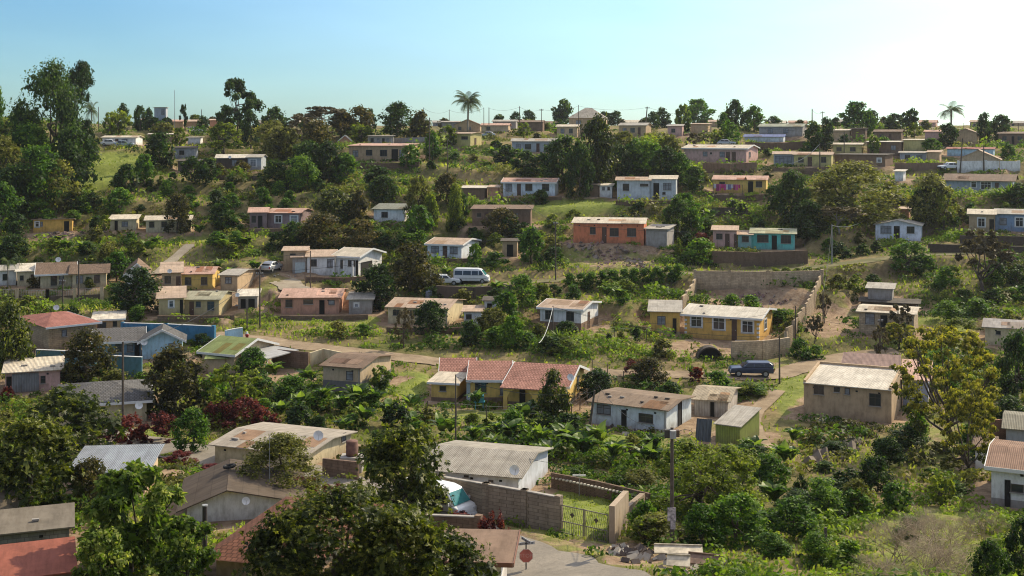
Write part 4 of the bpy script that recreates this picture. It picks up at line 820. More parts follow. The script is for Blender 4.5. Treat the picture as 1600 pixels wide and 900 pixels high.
# ------------------------------------------------------------------ walls and fences
def wall(label, px, h, kind='block', c='tan', t=.2, name='boundary_wall', pillars=0, cap=False, cat='wall', stepped=False, sink=1.2, holes=False, group=None):
    pts = [G(u, v) for u, v in px]; o = Vector(pts[0]); root_M = Matrix.Translation(o)
    segs = []
    for a, b in zip(pts[:-1], pts[1:]):
        n = max(1, int((b - a).length / 2.2)) if stepped or (b - a).length > 6 else 1
        for k in range(n):
            segs.append((a.lerp(b, k / n), a.lerp(b, (k + 1) / n)))
    wm = wallmat(C[c] if isinstance(c, str) else c, kind)
    mb = MB(); cb = MB(); pb = MB()
    hh = (lambda i: h[0] + (h[1] - h[0]) * i / max(1, len(segs) - 1)) if isinstance(h, tuple) else (lambda i: h)
    for i, (a, b) in enumerate(segs):
        a = a - o; b = b - o
        d = (b - a); d.z = 0; L_ = d.length; d.normalize(); nrm = Vector((-d.y, d.x, 0)) * t / 2
        hi = hh(i)
        za, zb = a.z, b.z
        if stepped: za = zb = (a.z + b.z) / 2 + random.uniform(0, .12)
        A = [a - nrm, b - nrm, b + nrm, a + nrm]
        lo = [Vector((p.x, p.y, (za if j in (0, 3) else zb) - sink)) for j, p in enumerate(A)]
        up = [Vector((p.x, p.y, (za if j in (0, 3) else zb) + hi)) for j, p in enumerate(A)]
        mb.prism(lo, up)
        if cap:
            q = [p + (p - (a + b) / 2).normalized() * 0 for p in up]
            n2 = nrm * 1.35
            A2 = [a - n2, b - n2, b + n2, a + n2]
            cb.prism([Vector((p.x, p.y, (za if j in (0, 3) else zb) + hi + .002)) for j, p in enumerate(A2)], [Vector((p.x, p.y, (za if j in (0, 3) else zb) + hi + .07)) for j, p in enumerate(A2)])
    w = mb.build(name, wm, None, root_M)
    tag(w, label, cat, group, 'thing')
    if cap: cb.build('coping', CONC if cap is True else cap, w)
    if pillars:
        for a, b in zip(pts[:-1], pts[1:]):
            n = max(1, int((b - a).length / pillars))
            for k in range(n + 1):
                p = a.lerp(b, k / n) - o; d = (b - a); ang = math.atan2(d.y, d.x); q = t / 2 + .09
                x = MB().box(-q, q, -q, q, -sink, (hh(0)) + .14).build('pillar', wm, w, Matrix.Translation(p) @ Matrix.Rotation(ang, 4, 'Z'))
    if holes:
        a, b = pts[0] - o, pts[-1] - o; d = b - a; n = int(d.length / .3); dn = d.normalized(); ang = math.atan2(d.y, d.x)
        hb = MB()
        for k in range(n):
            p = a.lerp(b, (k + .5) / n); hb.obox(p + Vector((0, 0, h * .68)), dn, Vector((-dn.y, dn.x, 0)), (0, 0, 1), .075, t / 2 + .015, .05)
        hb.build('breeze_opening', simple('pale_opening', (.5, .45, .36)), w)
    return w
def wire_fence(label, px, h=1.2, gap=2.5, group='wire fences'):
    pts = [G(u, v) for u, v in px]; o = pts[0]
    root = empty('wire_fence', Matrix.Translation(o), label, 'fence', group)
    wb = MB(); tops = []
    for a, b in zip(pts[:-1], pts[1:]):
        n = max(1, int((b - a).length / gap))
        for k in range(n + 1 if b is pts[-1] else n):
            p = a.lerp(b, k / n); p.z = float(terr(np.array([p.x]), np.array([p.y]))[0]); tops.append(p - o)
    for p in tops:
        MB().tube(p - Vector((0, 0, .3)), p + Vector((random.uniform(-.06, .06), 0, h)), .05, .045, 6).build('fence_post', WOOD, root)
    for p, q in zip(tops[:-1], tops[1:]):
        for z in (.3, .65, 1.0):
            wb.tube(p + Vector((0, 0, h * z * .95)), q + Vector((0, 0, h * z * .95)), .008, .008, 3, False)
    wb.build('wire', GREY, root)
def build_walls():
    wall('long brown concrete block wall beside the paved road, in front of the pale grey house', [(690, 797), (760, 811), (820, 822), (873, 833)], 2.1, 'block', (.40, .32, .235), cap=True, pillars=4)
    # gate
    a = G(876, 834); b = G(951, 846); root = empty('driveway_gate', Matrix.Translation(a), 'double steel bar gate between two block pillars, lawn behind', 'gate')
    d = b - a; d.z = 0; Lg = d.length; ang = math.atan2(d.y, d.x); Rm = Matrix.Rotation(ang, 4, 'Z')
    for half in (0, 1):
        fb = MB(); x0 = Lg * half / 2 + .02; x1 = Lg * (half + 1) / 2 - .02
        for z in (.08, .75, 1.68): fb.box(x0, x1, -.02, .02, z, z + .05)
        for x in (x0, x1 - .05): fb.box(x, x + .05, -.025, .025, .02, 1.75)
        GT = simple('gate_paint', (.20, .17, .14), .6); lf = fb.build('gate_leaf', GT, root, Rm)
        bb = MB(); n = 13
        for i in range(1, n):
            x = x0 + (x1 - x0) * i / n; bb.box(x - .012, x + .012, -.012, .012, .13, .75); 
            bb.tube((x - .08, 0, .8), (x + .1, 0, 1.68), .011, .011, 4)
        bb.build('gate_bars', GT, lf)
        cx = (x0 + x1) / 2
        MB().poly([(cx + .2 * math.cos(t_ * math.pi / 4) * (1 if t_ % 2 == 0 else .5), -.03, 1.25 + .2 * math.sin(t_ * math.pi / 4) * (1 if t_ % 2 == 0 else .5)) for t_ in range(8)]).build('gate_ornament', STEEL, lf)
    wall('tall block gate pillar wall running back from the gate, vines on its outer side', [(956, 848), (978, 820), (1004, 797)], (2.1, 1.1), 'plaster', (.42, .33, .24), t=.34)
    wall('low brown breeze-block wall with a row of pale openings behind the lawn', [(862, 762), (935, 776), (1015, 796)], 1.05, 'brick', 'brown', holes=True, t=.16)
    wall('short block wall with pillars in front of the white minibus, red shrubs above it', [(625, 846), (662, 846), (748, 850)], 1.5, 'block', 'brown', cap=True, pillars=30)
    wall('grey block wall behind the round dark tree by the road', [(505, 744), (560, 750)], 1.3, 'block', 'brown')
    w = wall('dark boundary wall with pale square pillars and railings before the brown-roofed manor', [(-20, 470), (75, 471), (160, 468)], .75, 'plaster', 'dbrown', pillars=3.2, t=.2)
    pts = [G(u, v) for u, v in [(-20, 470), (75, 471), (160, 468)]]; o = pts[0]; rb = MB()
    for a, b in zip(pts[:-1], pts[1:]):
        n = int((b - a).length / .22)
        for k in range(n): p = a.lerp(b, k / n) - o; rb.box(p.x - .012, p.x + .012, p.y - .012, p.y + .012, p.z + .75, p.z + 1.55)
        d0 = a - o + Vector((0, 0, 1.55)); d1 = b - o + Vector((0, 0, 1.55)); rb.tube(d0, d1, .03, .03, 4)
    rb.build('railing', GREY, w)
    pl = MB()
    for a, b in zip(pts[:-1], pts[1:]):
        n = max(1, int((b - a).length / 3.2))
        for k in range(n + 1): p = a.lerp(b, k / n) - o; pl.box(p.x - .24, p.x + .24, p.y - .24, p.y - .2, p.z - .3, p.z + 1.75)
    pl.build('pillar_face', WHITE if False else wallmat(C['beige']), w)
    wall('grass-topped dark retaining wall below the white minibus on the terrace', [(682, 466), (740, 466), (800, 462)], 1.5, 'plaster', 'dbrown', t=.4)
    wall('long dark brick retaining wall below the teal house', [(1112, 412), (1180, 413), (1262, 411)], 1.9, 'brick', 'brown', t=.3)
    wall('dark terrace wall under the slate-blue house', [(1450, 392), (1530, 395), (1620, 398)], 1.1, 'brick', 'dbrown', t=.3)
    wall('brick retaining wall under the slate-blue house floor', [(1500, 380), (1560, 381), (1620, 382)], 1.2, 'brick', 'dbrown', t=.3)
    wall('rough brown retaining wall directly below the pink house', [(1098, 270), (1140, 271), (1182, 269)], 1.9, 'plaster', 'brown', t=.3)
    wall('grey pointed block retaining wall at the corner of the ochre villa', [(1143, 563), (1190, 562), (1233, 556)], 2.1, 'block', 'beige', t=.3)
    wall('grey block back wall of the empty stepped plot behind the ochre villa', [(1086, 449), (1140, 450), (1200, 451), (1284, 449)], 2.3, 'block', 'beige', pillars=6)
    wall('pale block wall stepping down the slope on the sunny side of the empty plot', [(1285, 447), (1272, 478), (1258, 505), (1240, 532), (1228, 550)], 2.2, 'block', 'beige', stepped=True, pillars=40)
    wall('short pale block wall pieces stepping down behind the ochre villa annex', [(1088, 449), (1078, 468), (1066, 487)], 1.5, 'block', 'beige', stepped=True, t=.25)
    wall('bright blue boundary wall behind the blue gabled house', [(192, 530), (260, 532), (334, 536)], 1.9, 'plaster', (.07, .22, .36), cap=WHITE, pillars=50)
    wall('pale blue wall with dark blue stripe left of the dirt road gate', [(352, 541), (366, 538), (379, 536)], 1.75, 'plaster', 'sky', cap=WHITE)
    wall('dusty teal garden wall left of the round brown tree, below the red-roofed house', [(57, 576), (100, 578), (150, 580)], 2.0, 'plaster', (.12, .26, .30), cap=WHITE)
    wall('dusty teal garden wall between two round brown trees', [(175, 588), (222, 590)], 2.1, 'plaster', (.12, .26, .30), cap=WHITE)
    wall('dark block yard wall behind the green-roofed house', [(425, 572), (482, 578)], 1.9, 'block', 'brown')
    wall('unfinished low cream walls of a roofless room above the grey-banded cottage', [(484, 573), (505, 566), (534, 572)], 1.5, 'plaster', 'cream')
    wall('white concrete panel wall in front of the peach gable house', [(1497, 267), (1540, 268), (1592, 267)], 1.9, 'plaster', 'white', pillars=5)
    wall('long brown brick wall below the blue-roofed house', [(1165, 234), (1210, 236), (1258, 233)], 1.7, 'brick', 'brown')
    wall('grey plastered wall on the ridge below the big dark round tree', [(612, 224), (674, 222)], 1.2, 'plaster', 'grey')
    wall('thin white roof beam and post frame below the golden porch house', [(1112, 336), (1172, 337)], 1.3, 'block', 'dbrown')
    wall('dark grey garden wall under the twin lemon house end', [(1398, 263), (1476, 262)], 1.0, 'plaster', 'brown')
    wall('short pinkish wall in shade behind the leafless tree', [(1545, 690), (1600, 688)], 1.8, 'brick', 'salmon')
    wall('stone bank wall below the white-roofed house', [(335, 280), (415, 282)], .8, 'plaster', 'dbrown')
    for lab, px, h in (('dark block terrace wall in front of the big white house', [(478, 441), (530, 443), (590, 440)], .8), ('dark terrace wall in front of the salmon house', [(436, 500), (500, 501), (575, 499)], .6),
        ('dark terrace wall below the cream-gabled house', [(604, 520), (660, 522), (722, 520)], .7), ('dark terrace wall in front of the pale blue cottage', [(784, 314), (830, 315), (878, 313)], .7), ('brown terrace wall in front of the golden porch house', [(1112, 311), (1150, 312), (1204, 310)], .8),
        ('brown terrace wall below the mauve-walled house', [(388, 366), (430, 367), (490, 365)], 1.0), ('brown terrace wall below the two-roof grey house', [(962, 320), (1010, 321), (1060, 319)], .7), ('brown terrace wall under the long brown house', [(545, 262), (600, 263), (655, 261)], 1.0),
        ('brown terrace wall under the lemon house', [(1208, 268), (1250, 269), (1300, 267)], .7), ('dark terrace wall under the white and blue cottage', [(662, 412), (700, 413), (755, 411)], .8), ('dark terrace wall under the olive house', [(246, 502), (300, 503), (366, 501)], .7)):
        wall(lab, px, h, 'block', 'brown', t=.22, name='terrace_wall', group='low terrace walls')
    wire_fence('wire fence with wooden posts before the yellow tiled house', [(668, 652), (760, 660), (870, 664)], 1.5)
    wire_fence('wire fence running from the lone dark tree up to the rusty-roofed house', [(880, 660), (918, 632), (932, 612)], 1.4)
    wire_fence('wire fence at the dirt road behind the yellow tiled house', [(925, 582), (975, 600), (1010, 606)], 1.3)
    wire_fence('wire fence beside the brown-skirted white house', [(912, 524), (960, 530), (1010, 534)], 1.4)

# ------------------------------------------------------------------ vehicles
def car(label, u, v, heading, kind, paint, name='parked_car', cat='car', glass=GLASS, group=None, flip=False):
    p = G(u, v); M = Matrix.Translation(p + Vector((0, 0, .06))) @ Matrix.Rotation(R(heading), 4, 'Z')
    root = empty(name, M, label, cat, group)
    if kind == 'minibus':
        L_, W_ = 5.0, .9; r = .34; wx = (-1.55, 1.62)
        low = [(-2.5, .35), (2.45, .35), (2.5, .75), (2.38, 1.05), (2.05, 1.15), (-2.5, 1.15)]
        top = [(-2.5, 1.15), (2.05, 1.15), (1.42, 1.95), (.9, 2.08), (-2.2, 2.1), (-2.45, 1.95)]
        belt, roofz = 1.15, 2.1
        wins = [(-2.3, -1.2), (-1.1, 0.0), (.1, 1.0)]; fdoor = (1.1, 1.85); wz = (1.2, 1.78)
        screen = [(2.03, 1.2), (1.5, 1.86)]
    elif kind == 'suv':
        L_, W_ = 4.5, .88; r = .36; wx = (-1.35, 1.4)
        low = [(-2.2, .4), (2.2, .4), (2.25, .75), (2.1, .92), (1.05, 1.0), (-2.2, 1.0)]
        top = [(-2.2, 1.0), (1.05, 1.0), (.35, 1.5), (-1.75, 1.52), (-2.12, 1.3)]
        belt, roofz = 1.0, 1.52; wins = [(-1.95, -1.25), (-1.15, -.25)]; fdoor = (-.15, .75); wz = (1.05, 1.38); screen = [(1.03, 1.04), (.42, 1.46)]
    else:
        L_, W_ = 4.2, .83; r = .31; wx = (-1.3, 1.3)
        low = [(-2.1, .32), (2.1, .32), (2.12, .65), (1.95, .82), (.95, .92), (-1.75, .95), (-2.1, .85)]
        top = [(-1.7, .95), (.95, .92), (.3, 1.4), (-.9, 1.43)]
        belt, roofz = .92, 1.43; wins = [(-1.2, -.5)]; fdoor = (-.42, .5); wz = (.97, 1.28); screen = [(.92, .97), (.36, 1.36)]
    mb = MB()
    def hw(z): return W_ if z <= belt else W_ - .17 * (z - belt) / (roofz - belt)
    def loop(prof, side): return [(x, side * (hw(z) - (.05 if i in (0, len(prof) - 1) and 0 else 0)), z) for i, (x, z) in enumerate(prof)]
    mb.prism(loop(low, -1), loop(low, 1)); mb.prism(loop(top, -1), loop(top, 1))
    body = mb.build('body', paint, root)
    bv = body.modifiers.new('bevel', 'BEVEL'); bv.width = .09; bv.segments = 3
    for pol in body.data.polygons: pol.use_smooth = True
    xt = lambda z, a, b: a
    for side in (-1, 1):
        for k, (a, b) in enumerate(wins + [fdoor]):
            z0, z1 = wz; e = .006
            def lim(x, z):   # keep the glass inside the raked outline
                t = (z - screen[0][1]) / (screen[1][1] - screen[0][1]); return min(x, screen[0][0] + (screen[1][0] - screen[0][0]) * t - .1)
            P = [(a, side * (hw(z0) + e), z0), (lim(b, z0), side * (hw(z0) + e), z0), (lim(b, z1), side * (hw(z1) + e), z1), (a, side * (hw(z1) + e), z1)]
            MB().prism(P, [(q[0], q[1] - side * .04, q[2]) for q in P]).build('window', glass, root)
    (xa, za), (xb, zb) = screen
    ws = MB(); e = .012
    P = [(xa + e + .02, -hw(za) + .12, za), (xa + e + .02, hw(za) - .12, za), (xb + e + .02, hw(zb) - .14, zb), (xb + e + .02, -hw(zb) + .14, zb)]
    ws.prism(P, [(q[0] - .05, q[1], q[2] - .03) for q in P])
    ws.build('windscreen', simple('tinted_screen', (.05, .22, .22), .1, noise=.3) if kind == 'minibus' else glass, root)
    xe = min(p_[0] for p_ in top); MB().box(xe - .015, xe + .05, -W_ + .25, W_ - .25, wz[0] + .02, wz[1] - .08).build('rear_window', glass, root)
    for x in wx:
        for side in (-1, 1):
            w = MB(); w.tube((x, side * (W_ - .2), r), (x, side * (W_ + .015), r), r, r, 18); wo = w.build('wheel', simple('rubber', (.02, .02, .02), .8), root)
            MB().tube((x, side * (W_ - .02), r), (x, side * (W_ + .03), r), r * .6, r * .55, 12).build('rim', GREY, wo)
            MB().lathe([(r * 1.15, 0)], n=3)
    xf = max(p_[0] for p_ in low)
    for side in (-1, 1):
        MB().box(xf - .12, xf + .02, side * W_ * .75 - .14, side * W_ * .75 + .14, belt - .42, belt - .24).build('headlight', simple('lamp_glass', (.6, .6, .58), .2, noise=0), root)
        MB().box(-L_ / 2 - .015, -L_ / 2 + .2, side * W_ * .86 - .1, side * W_ * .86 + .08, belt - .4, belt - .1).build('tail_light', simple('red_lens', (.3, .02, .015), .3, noise=0), root)
        MB().box(screen[0][0] - .35, screen[0][0] - .2, side * (W_ + .16) - .07, side * (W_ + .16) + .07, belt + .05, belt + .22).build('mirror', paint, root)
    MB().box(xf - .1, xf + .06, -W_ * .92, W_ * .92, .34, .55).build('bumper', paint if kind == 'minibus' else simple('dark_plastic', (.03, .03, .032), .6), root)
    if kind == 'minibus':
        MB().box(-2.3, 2.2, -W_ - .006, -W_ + .01, .72, .8).build('side_stripe', GREY, root)
    MARKS.append((label.split(' beside')[0].split(' parked')[0], u, v)); HB.append((u - 22, u + 22, v - 22, v))
    return root

# ------------------------------------------------------------------ poles, lines, signs
POLES = {}
def pole(label, key, u, vb, vt, r=.11, arm=None, mat=WOOD, lean=0, name='power_pole', cat='pole', group='power poles', extra=None):
    p = G(u, vb); h = (vb - vt) / S(p.y)
    root = empty(name, Matrix.Translation(p), label, cat, group)
    MB().tube((0, 0, -.4), (lean, 0, h), r, r * .7, 9).build('pole_shaft', mat, root)
    POLES[key] = p + Vector((lean, 0, h * .97))
    if arm:
        a = MB().obox((lean, -.12, h - .35), (1, .15, 0), (-.15, 1, 0), (0, 0, 1), arm, .05, .06); ao = a.build('crossarm', mat, root)
        for x in (-arm * .9, -arm * .35, arm * .35, arm * .9):
            MB().lathe([(.035, 0), (.06, .05), (.05, .1), (.065, .14), (.0, .19)], (lean + x, -.12 + x * .15, h - .28), 8).build('insulator', simple('insulator', (.3, .3, .3), .3), ao)
    if extra: extra(root, h)
    return root
def cable(label, pts, sag=.6, r=.016, mat=None, group='overhead cables', bright=False):
    mb = MB(); o = pts[0]
    for a, b in zip(pts[:-1], pts[1:]):
        q = []
        for k in range(15):
            t = k / 14; x = a.lerp(b, t); x.z -= sag * 4 * t * (1 - t); q.append(x - o)
        mb.path(q, r, r, 4)
    ob = mb.build('overhead_cable', mat or (simple('pale_cable', (.55, .55, .5), .5, noise=0) if bright else simple('black_cable', (.03, .03, .03), .6, noise=0)), None, Matrix.Translation(o)); tag(ob, label, 'cable', group)
def build_poles():
    pl = pole
    pl('very tall thin mast rising high above the ridge skyline', 'mast', 273, 206, 141, .09, mat=GREY, name='radio_mast', cat='mast', group=None)
    pl('short pole on the ridge at the edge of the gum trees', 'p0', 154, 205, 167)
    pl('short pole between the tan hut and the orange hut on the skyline', 'p1', 315, 206, 171)
    pl('pole against the big dark round ridge tree', 'p2', 611, 212, 167, .1)
    pl('pole on the ridge between the reddish dome tree and palm', 'p3', 662, 210, 168, .1)
    pl('first pole behind the grey-roofed hut', 'p4', 702, 206, 171, .1)
    pl('thin pole close beside the crown of the tall palm', 'p5', 756, 207, 168, .1)
    pl('thicker pole right after the tall palm', 'p6', 764, 207, 168, .12)
    pl('pole on the skyline above the brown ridge bungalow', 'p7', 812, 206, 166, .13)
    pl('thin pole with short arm next to the brown ridge bungalow', 'p8', 846, 206, 170, .1, arm=.5)
    pl('pole rising in front of the tall hip-roofed house', 'p9', 904, 214, 164, .1)
    pl('dark leaning pole with bulky top above the tan grey-roofed house', 'p10', 1007, 212, 166, .18, lean=.7, arm=.6)
    pl('stout pole above the green-roofed ridge house', 'p11', 1269, 213, 170, .15)
    pl('pole with box at its top beside the green ridge tree', 'p12', 1285, 214, 174, .1, arm=.5)
    pl('pole in front of the cream cottage', 'p13', 1319, 258, 206, .12)
    pl('pole in the middle of the lemon house front', 'p14', 1281, 266, 224, .14)
    pl('pole left of the peach gable house', 'p15', 1500, 268, 216, .15, lean=.5)
    pl('pole before the white panel wall', 'p16', 1537, 270, 229, .14)
    pl('thin pole behind the tan ridge cottage', 'p17', 1506, 208, 192, .1)
    pl('thin skyline pole right of the ivy palm', 'p18', 1516, 208, 191, .1)
    pl('thin skyline pole near the right edge', 'p19', 1591, 212, 192, .1)
    pl('tall pole before the brown-roofed manor', 'p20', 123, 474, 405, .11)
    pl('shorter pole with lamp head before the manor wall', 'p21', 98, 486, 436, .12, arm=.35)
    pl('tall dark pole in front of the grey tiled bungalow', 'p22', 192, 690, 534, .12)
    pl('thin pole between the dark mango and the pink shack', 'p23', 54, 592, 540, .08)
    pl('pole right of the olive house with a leaning stay', 'p24', 406, 512, 424, .12, arm=.4)
    pl('thin pole by the olive house yard', 'p25', 386, 516, 468, .09)
    pl('slim pole in front of the big white house', 'p26', 485, 452, 392, .09)
    pl('slim pole with a lamp beside the slim pole of the big white house', 'p27', 477, 450, 408, .07)
    pl('pole on the rubble plot below the orange-red house', 'p28', 868, 438, 346, .11, arm=.3)
    pl('pale pole with cable top right of the teal house', 'p29', 1300, 413, 350, .1, mat=simple('pale_pole', (.3, .3, .28)))
    pl('slim pole outside the stepped block wall', 'p30', 1286, 508, 455, .08)
    pl('slim pole inside the stepped plot', 'p31', 1243, 540, 478, .09)
    pl('pole by the track before the bare concrete house', 'p32', 1375, 556, 497, .11, arm=.3)
    pl('thin pole rising from the banana plants below the yellow tiled house', 'p33', 712, 705, 585, .07)
    pl('stay pole by the path of the rusty-roofed house', 'p34', 920, 672, 610, .12, lean=.5)
    pl('pole in front of the brown-skirted white house', 'p35', 864, 527, 478, .09)
    pl('tall pole on the slope below the long brown house', 'p36', 671, 262, 184, .12)
    pl('thin pole below the pale yellow cottage', 'p37', 699, 272, 218, .1)
    pl('leaning stump pole beside the golden villa annex', 'p38', 1218, 600, 524, .1)
    pl('single wooden post on the open grass slope', 'p39', 1290, 868, 824, .11, name='wooden_post', group=None)
    def tr(root, h):
        MB().box(-.42, -.1, -.2, .1, h - .55, h - .1).build('transformer_box', simple('dark_box', (.05, .045, .04)), root)
        MB().box(.08, .4, -.18, .1, h - .5, h - .12).build('transformer_box', simple('rust_box', (.12, .07, .05)), root)
        MB().lathe([(.0, 0), (.18, .02), (.18, .45), (0, .47)], (.02, -.28, h - .55), 10).build('transformer', simple('grey_can', (.35, .34, .33)), root)
        lp = MB(); 
        for i in range(12):
            a0 = math.pi * 2 * i / 12; a1 = math.pi * 2 * (i + 1) / 12
            lp.tube((.75 + .4 * math.cos(a0), 0, h - .3 + .18 * math.sin(a0)), (.75 + .4 * math.cos(a1), 0, h - .3 + .18 * math.sin(a1)), .02, .02, 4)
        lp.build('cable_loop', simple('black_cable', (.03, .03, .03), .6, noise=0), root)
        pm = simple('faded_poster', (.55, .48, .5), .8, noise=.6, nscale=7)
        MB().box(-.27, .2, -.17, -.13, 1.55, 2.3).build('notice', pm, root); MB().box(-.1, .17, -.175, -.136, 1.1, 1.54).build('notice', pm, root)
    pl('large dark pole carrying transformer boxes, faded notices tied to it', 'big', 1050, 856, 668, .13, extra=tr)
    wl = pole('white-headed washing line post on the small lawn', 'wl', 905, 774, 740, .03, mat=GREY, name='washing_post', cat='post', group=None)
    MB().box(-.45, .45, -.06, .06, 1.32, 1.4).build('crossarm', WHITE, wl)
    Pp = POLES
    cable('black cable from the big transformer pole across the lawn to the pale grey house', [Pp['big'], Vector((.9, 66.5 * K, -22.6))], 1.0)
    cable('black cable from the big transformer pole to the rusty-roofed house', [Pp['big'], G(935, 640) + Vector((0, 0, 2.3))], 1.0)
    cable('pale service cable dropping to the yellow tiled house roof', [Pp['p35'] + Vector((0, 0, 0)), G(842, 600) + Vector((0, 0, 4.2))], .8, .035, bright=True)
    cable('bright looping cable from the lilac gable house to the pale pole', [Pp['p29'], G(1366, 352) + Vector((0, 2, 1.5))], .9, .028, bright=True)
    cable('bright cable sagging from the lemon house pole', [Pp['p14'], G(1232, 262) + Vector((0, 0, .8))], .8, .06, bright=True)
    cable('black cable crossing in front of the ochre villa', [Pp['p35'], Pp['p31']], 2.0)
    cable('black cable from the slope pole up to the ridge', [Pp['p36'], Pp['p3']], 1.0)
    cable('black cable over the dirt track', [Pp['p32'], Pp['p31']], 1.2)
    for a, b, lab in (('p3', 'p4', 'grey-roofed hut'), ('p4', 'p5', 'tall palm'), ('p6', 'p7', 'far skyline between palm and bungalow'), ('p7', 'p8', 'brown ridge bungalow'), ('p8', 'p9', 'beige pillar house'), ('p9', 'p10', 'tan grey-roofed house'), ('p11', 'p12', 'green-roofed ridge house'), ('p13', 'p14', 'lemon house'), ('p14', 'p16', 'long brown workshop'), ('p15', 'p16', 'peach gable house'), ('p20', 'p26', 'patched roof house'), ('p24', 'p28', 'terrace track'), ('p28', 'p29', 'teal house'), ('p29', 'p30', 'stepped empty plot'), ('p35', 'p38', 'ochre villa and dirt road'), ('p33', 'p34', 'yellow tiled house fence'), ('p22', 'p24', 'blue gabled house'), ('p36', 'p28', 'slope above the dark brown house'), ('p10', 'p13', 'ridge above the pink house')):
        cable('thin black cable strung across the ' + lab, [Pp[a], Pp[b]], .6 + .012 * (Pp[a] - Pp[b]).length, .024)
    cable('thin cable from the slim pole to the manor', [Pp['p20'], Pp['p24']], 1.5, .014)
def build_sign():
    p = G(822, 890)
    d = 54.5 * 0 + p.y

    base = Vector(((822 - 800) / F * p.y, p.y, -(868 - V0) / F * p.y - 1.95))
    root = empty('stop_sign', Matrix.Translation(base), 'faded red octagonal stop sign with street name blades on top, by the paved road', 'sign')
    MB().tube((0, 0, -.6), (0, 0, 2.75), .035, .035, 8).build('sign_post', simple('dark_post', (.05, .045, .045)), root)
    R8 = .37; zc = 1.95
    oc = lambda r_: [(r_ * math.cos(math.pi / 8 + k * math.pi / 4), zc + r_ * math.sin(math.pi / 8 + k * math.pi / 4)) for k in range(8)]
    w = MB(); w.prism([(x, -.045, z) for x, z in oc(R8)], [(x, -.038, z) for x, z in oc(R8)]); pw = w.build('sign_rim', simple('faded_rim', (.50, .36, .33)), root)
    w = MB(); w.prism([(x, -.052, z) for x, z in oc(R8 * .93)], [(x, -.0455, z) for x, z in oc(R8 * .93)]); w.build('sign_face', simple('faded_red', (.40, .11, .09), .6, noise=.3), root)
    cu = bpy.data.curves.new('lettering', 'FONT'); cu.body = 'STOP'; cu.size = .27; cu.align_x = 'CENTER'; cu.align_y = 'CENTER'; cu.extrude = .003
    cu.materials.append(simple('faded_letter', (.48, .27, .24), .7, noise=.3)); t0 = bpy.data.objects.new('lettering_curve', cu); col.objects.link(t0); me = bpy.data.meshes.new_from_object(t0.evaluated_get(bpy.context.evaluated_depsgraph_get())); bpy.data.objects.remove(t0); t = bpy.data.objects.new('lettering', me); col.objects.link(t); t.parent = root; t.matrix_basis = Matrix.Translation((0, -.058, zc)) @ Matrix.Rotation(R(90), 4, 'X')
    for k, (ang, z) in enumerate(((14, 2.5), (-60, 2.66))):
        Mx = Matrix.Rotation(R(ang), 4, 'Z')
        b = MB().box(-.46, .46, -.012, .012, z, z + .15).build('street_name_blade', simple('blade', (.42, .44, .46), .6), root, Mx)
        # worn unreadable street lettering: short dark strokes
        s = MB(); rr = random.Random(4 + k); x = -.4
        while x < .38:
            wd = rr.uniform(.02, .045); s.box(x, x + wd, -.019, -.0125, z + .03, z + rr.choice((.1, .12, .12))); x += wd + rr.uniform(.012, .03)
        s.build('worn_lettering', simple('worn_ink', (.06, .06, .08)), b)
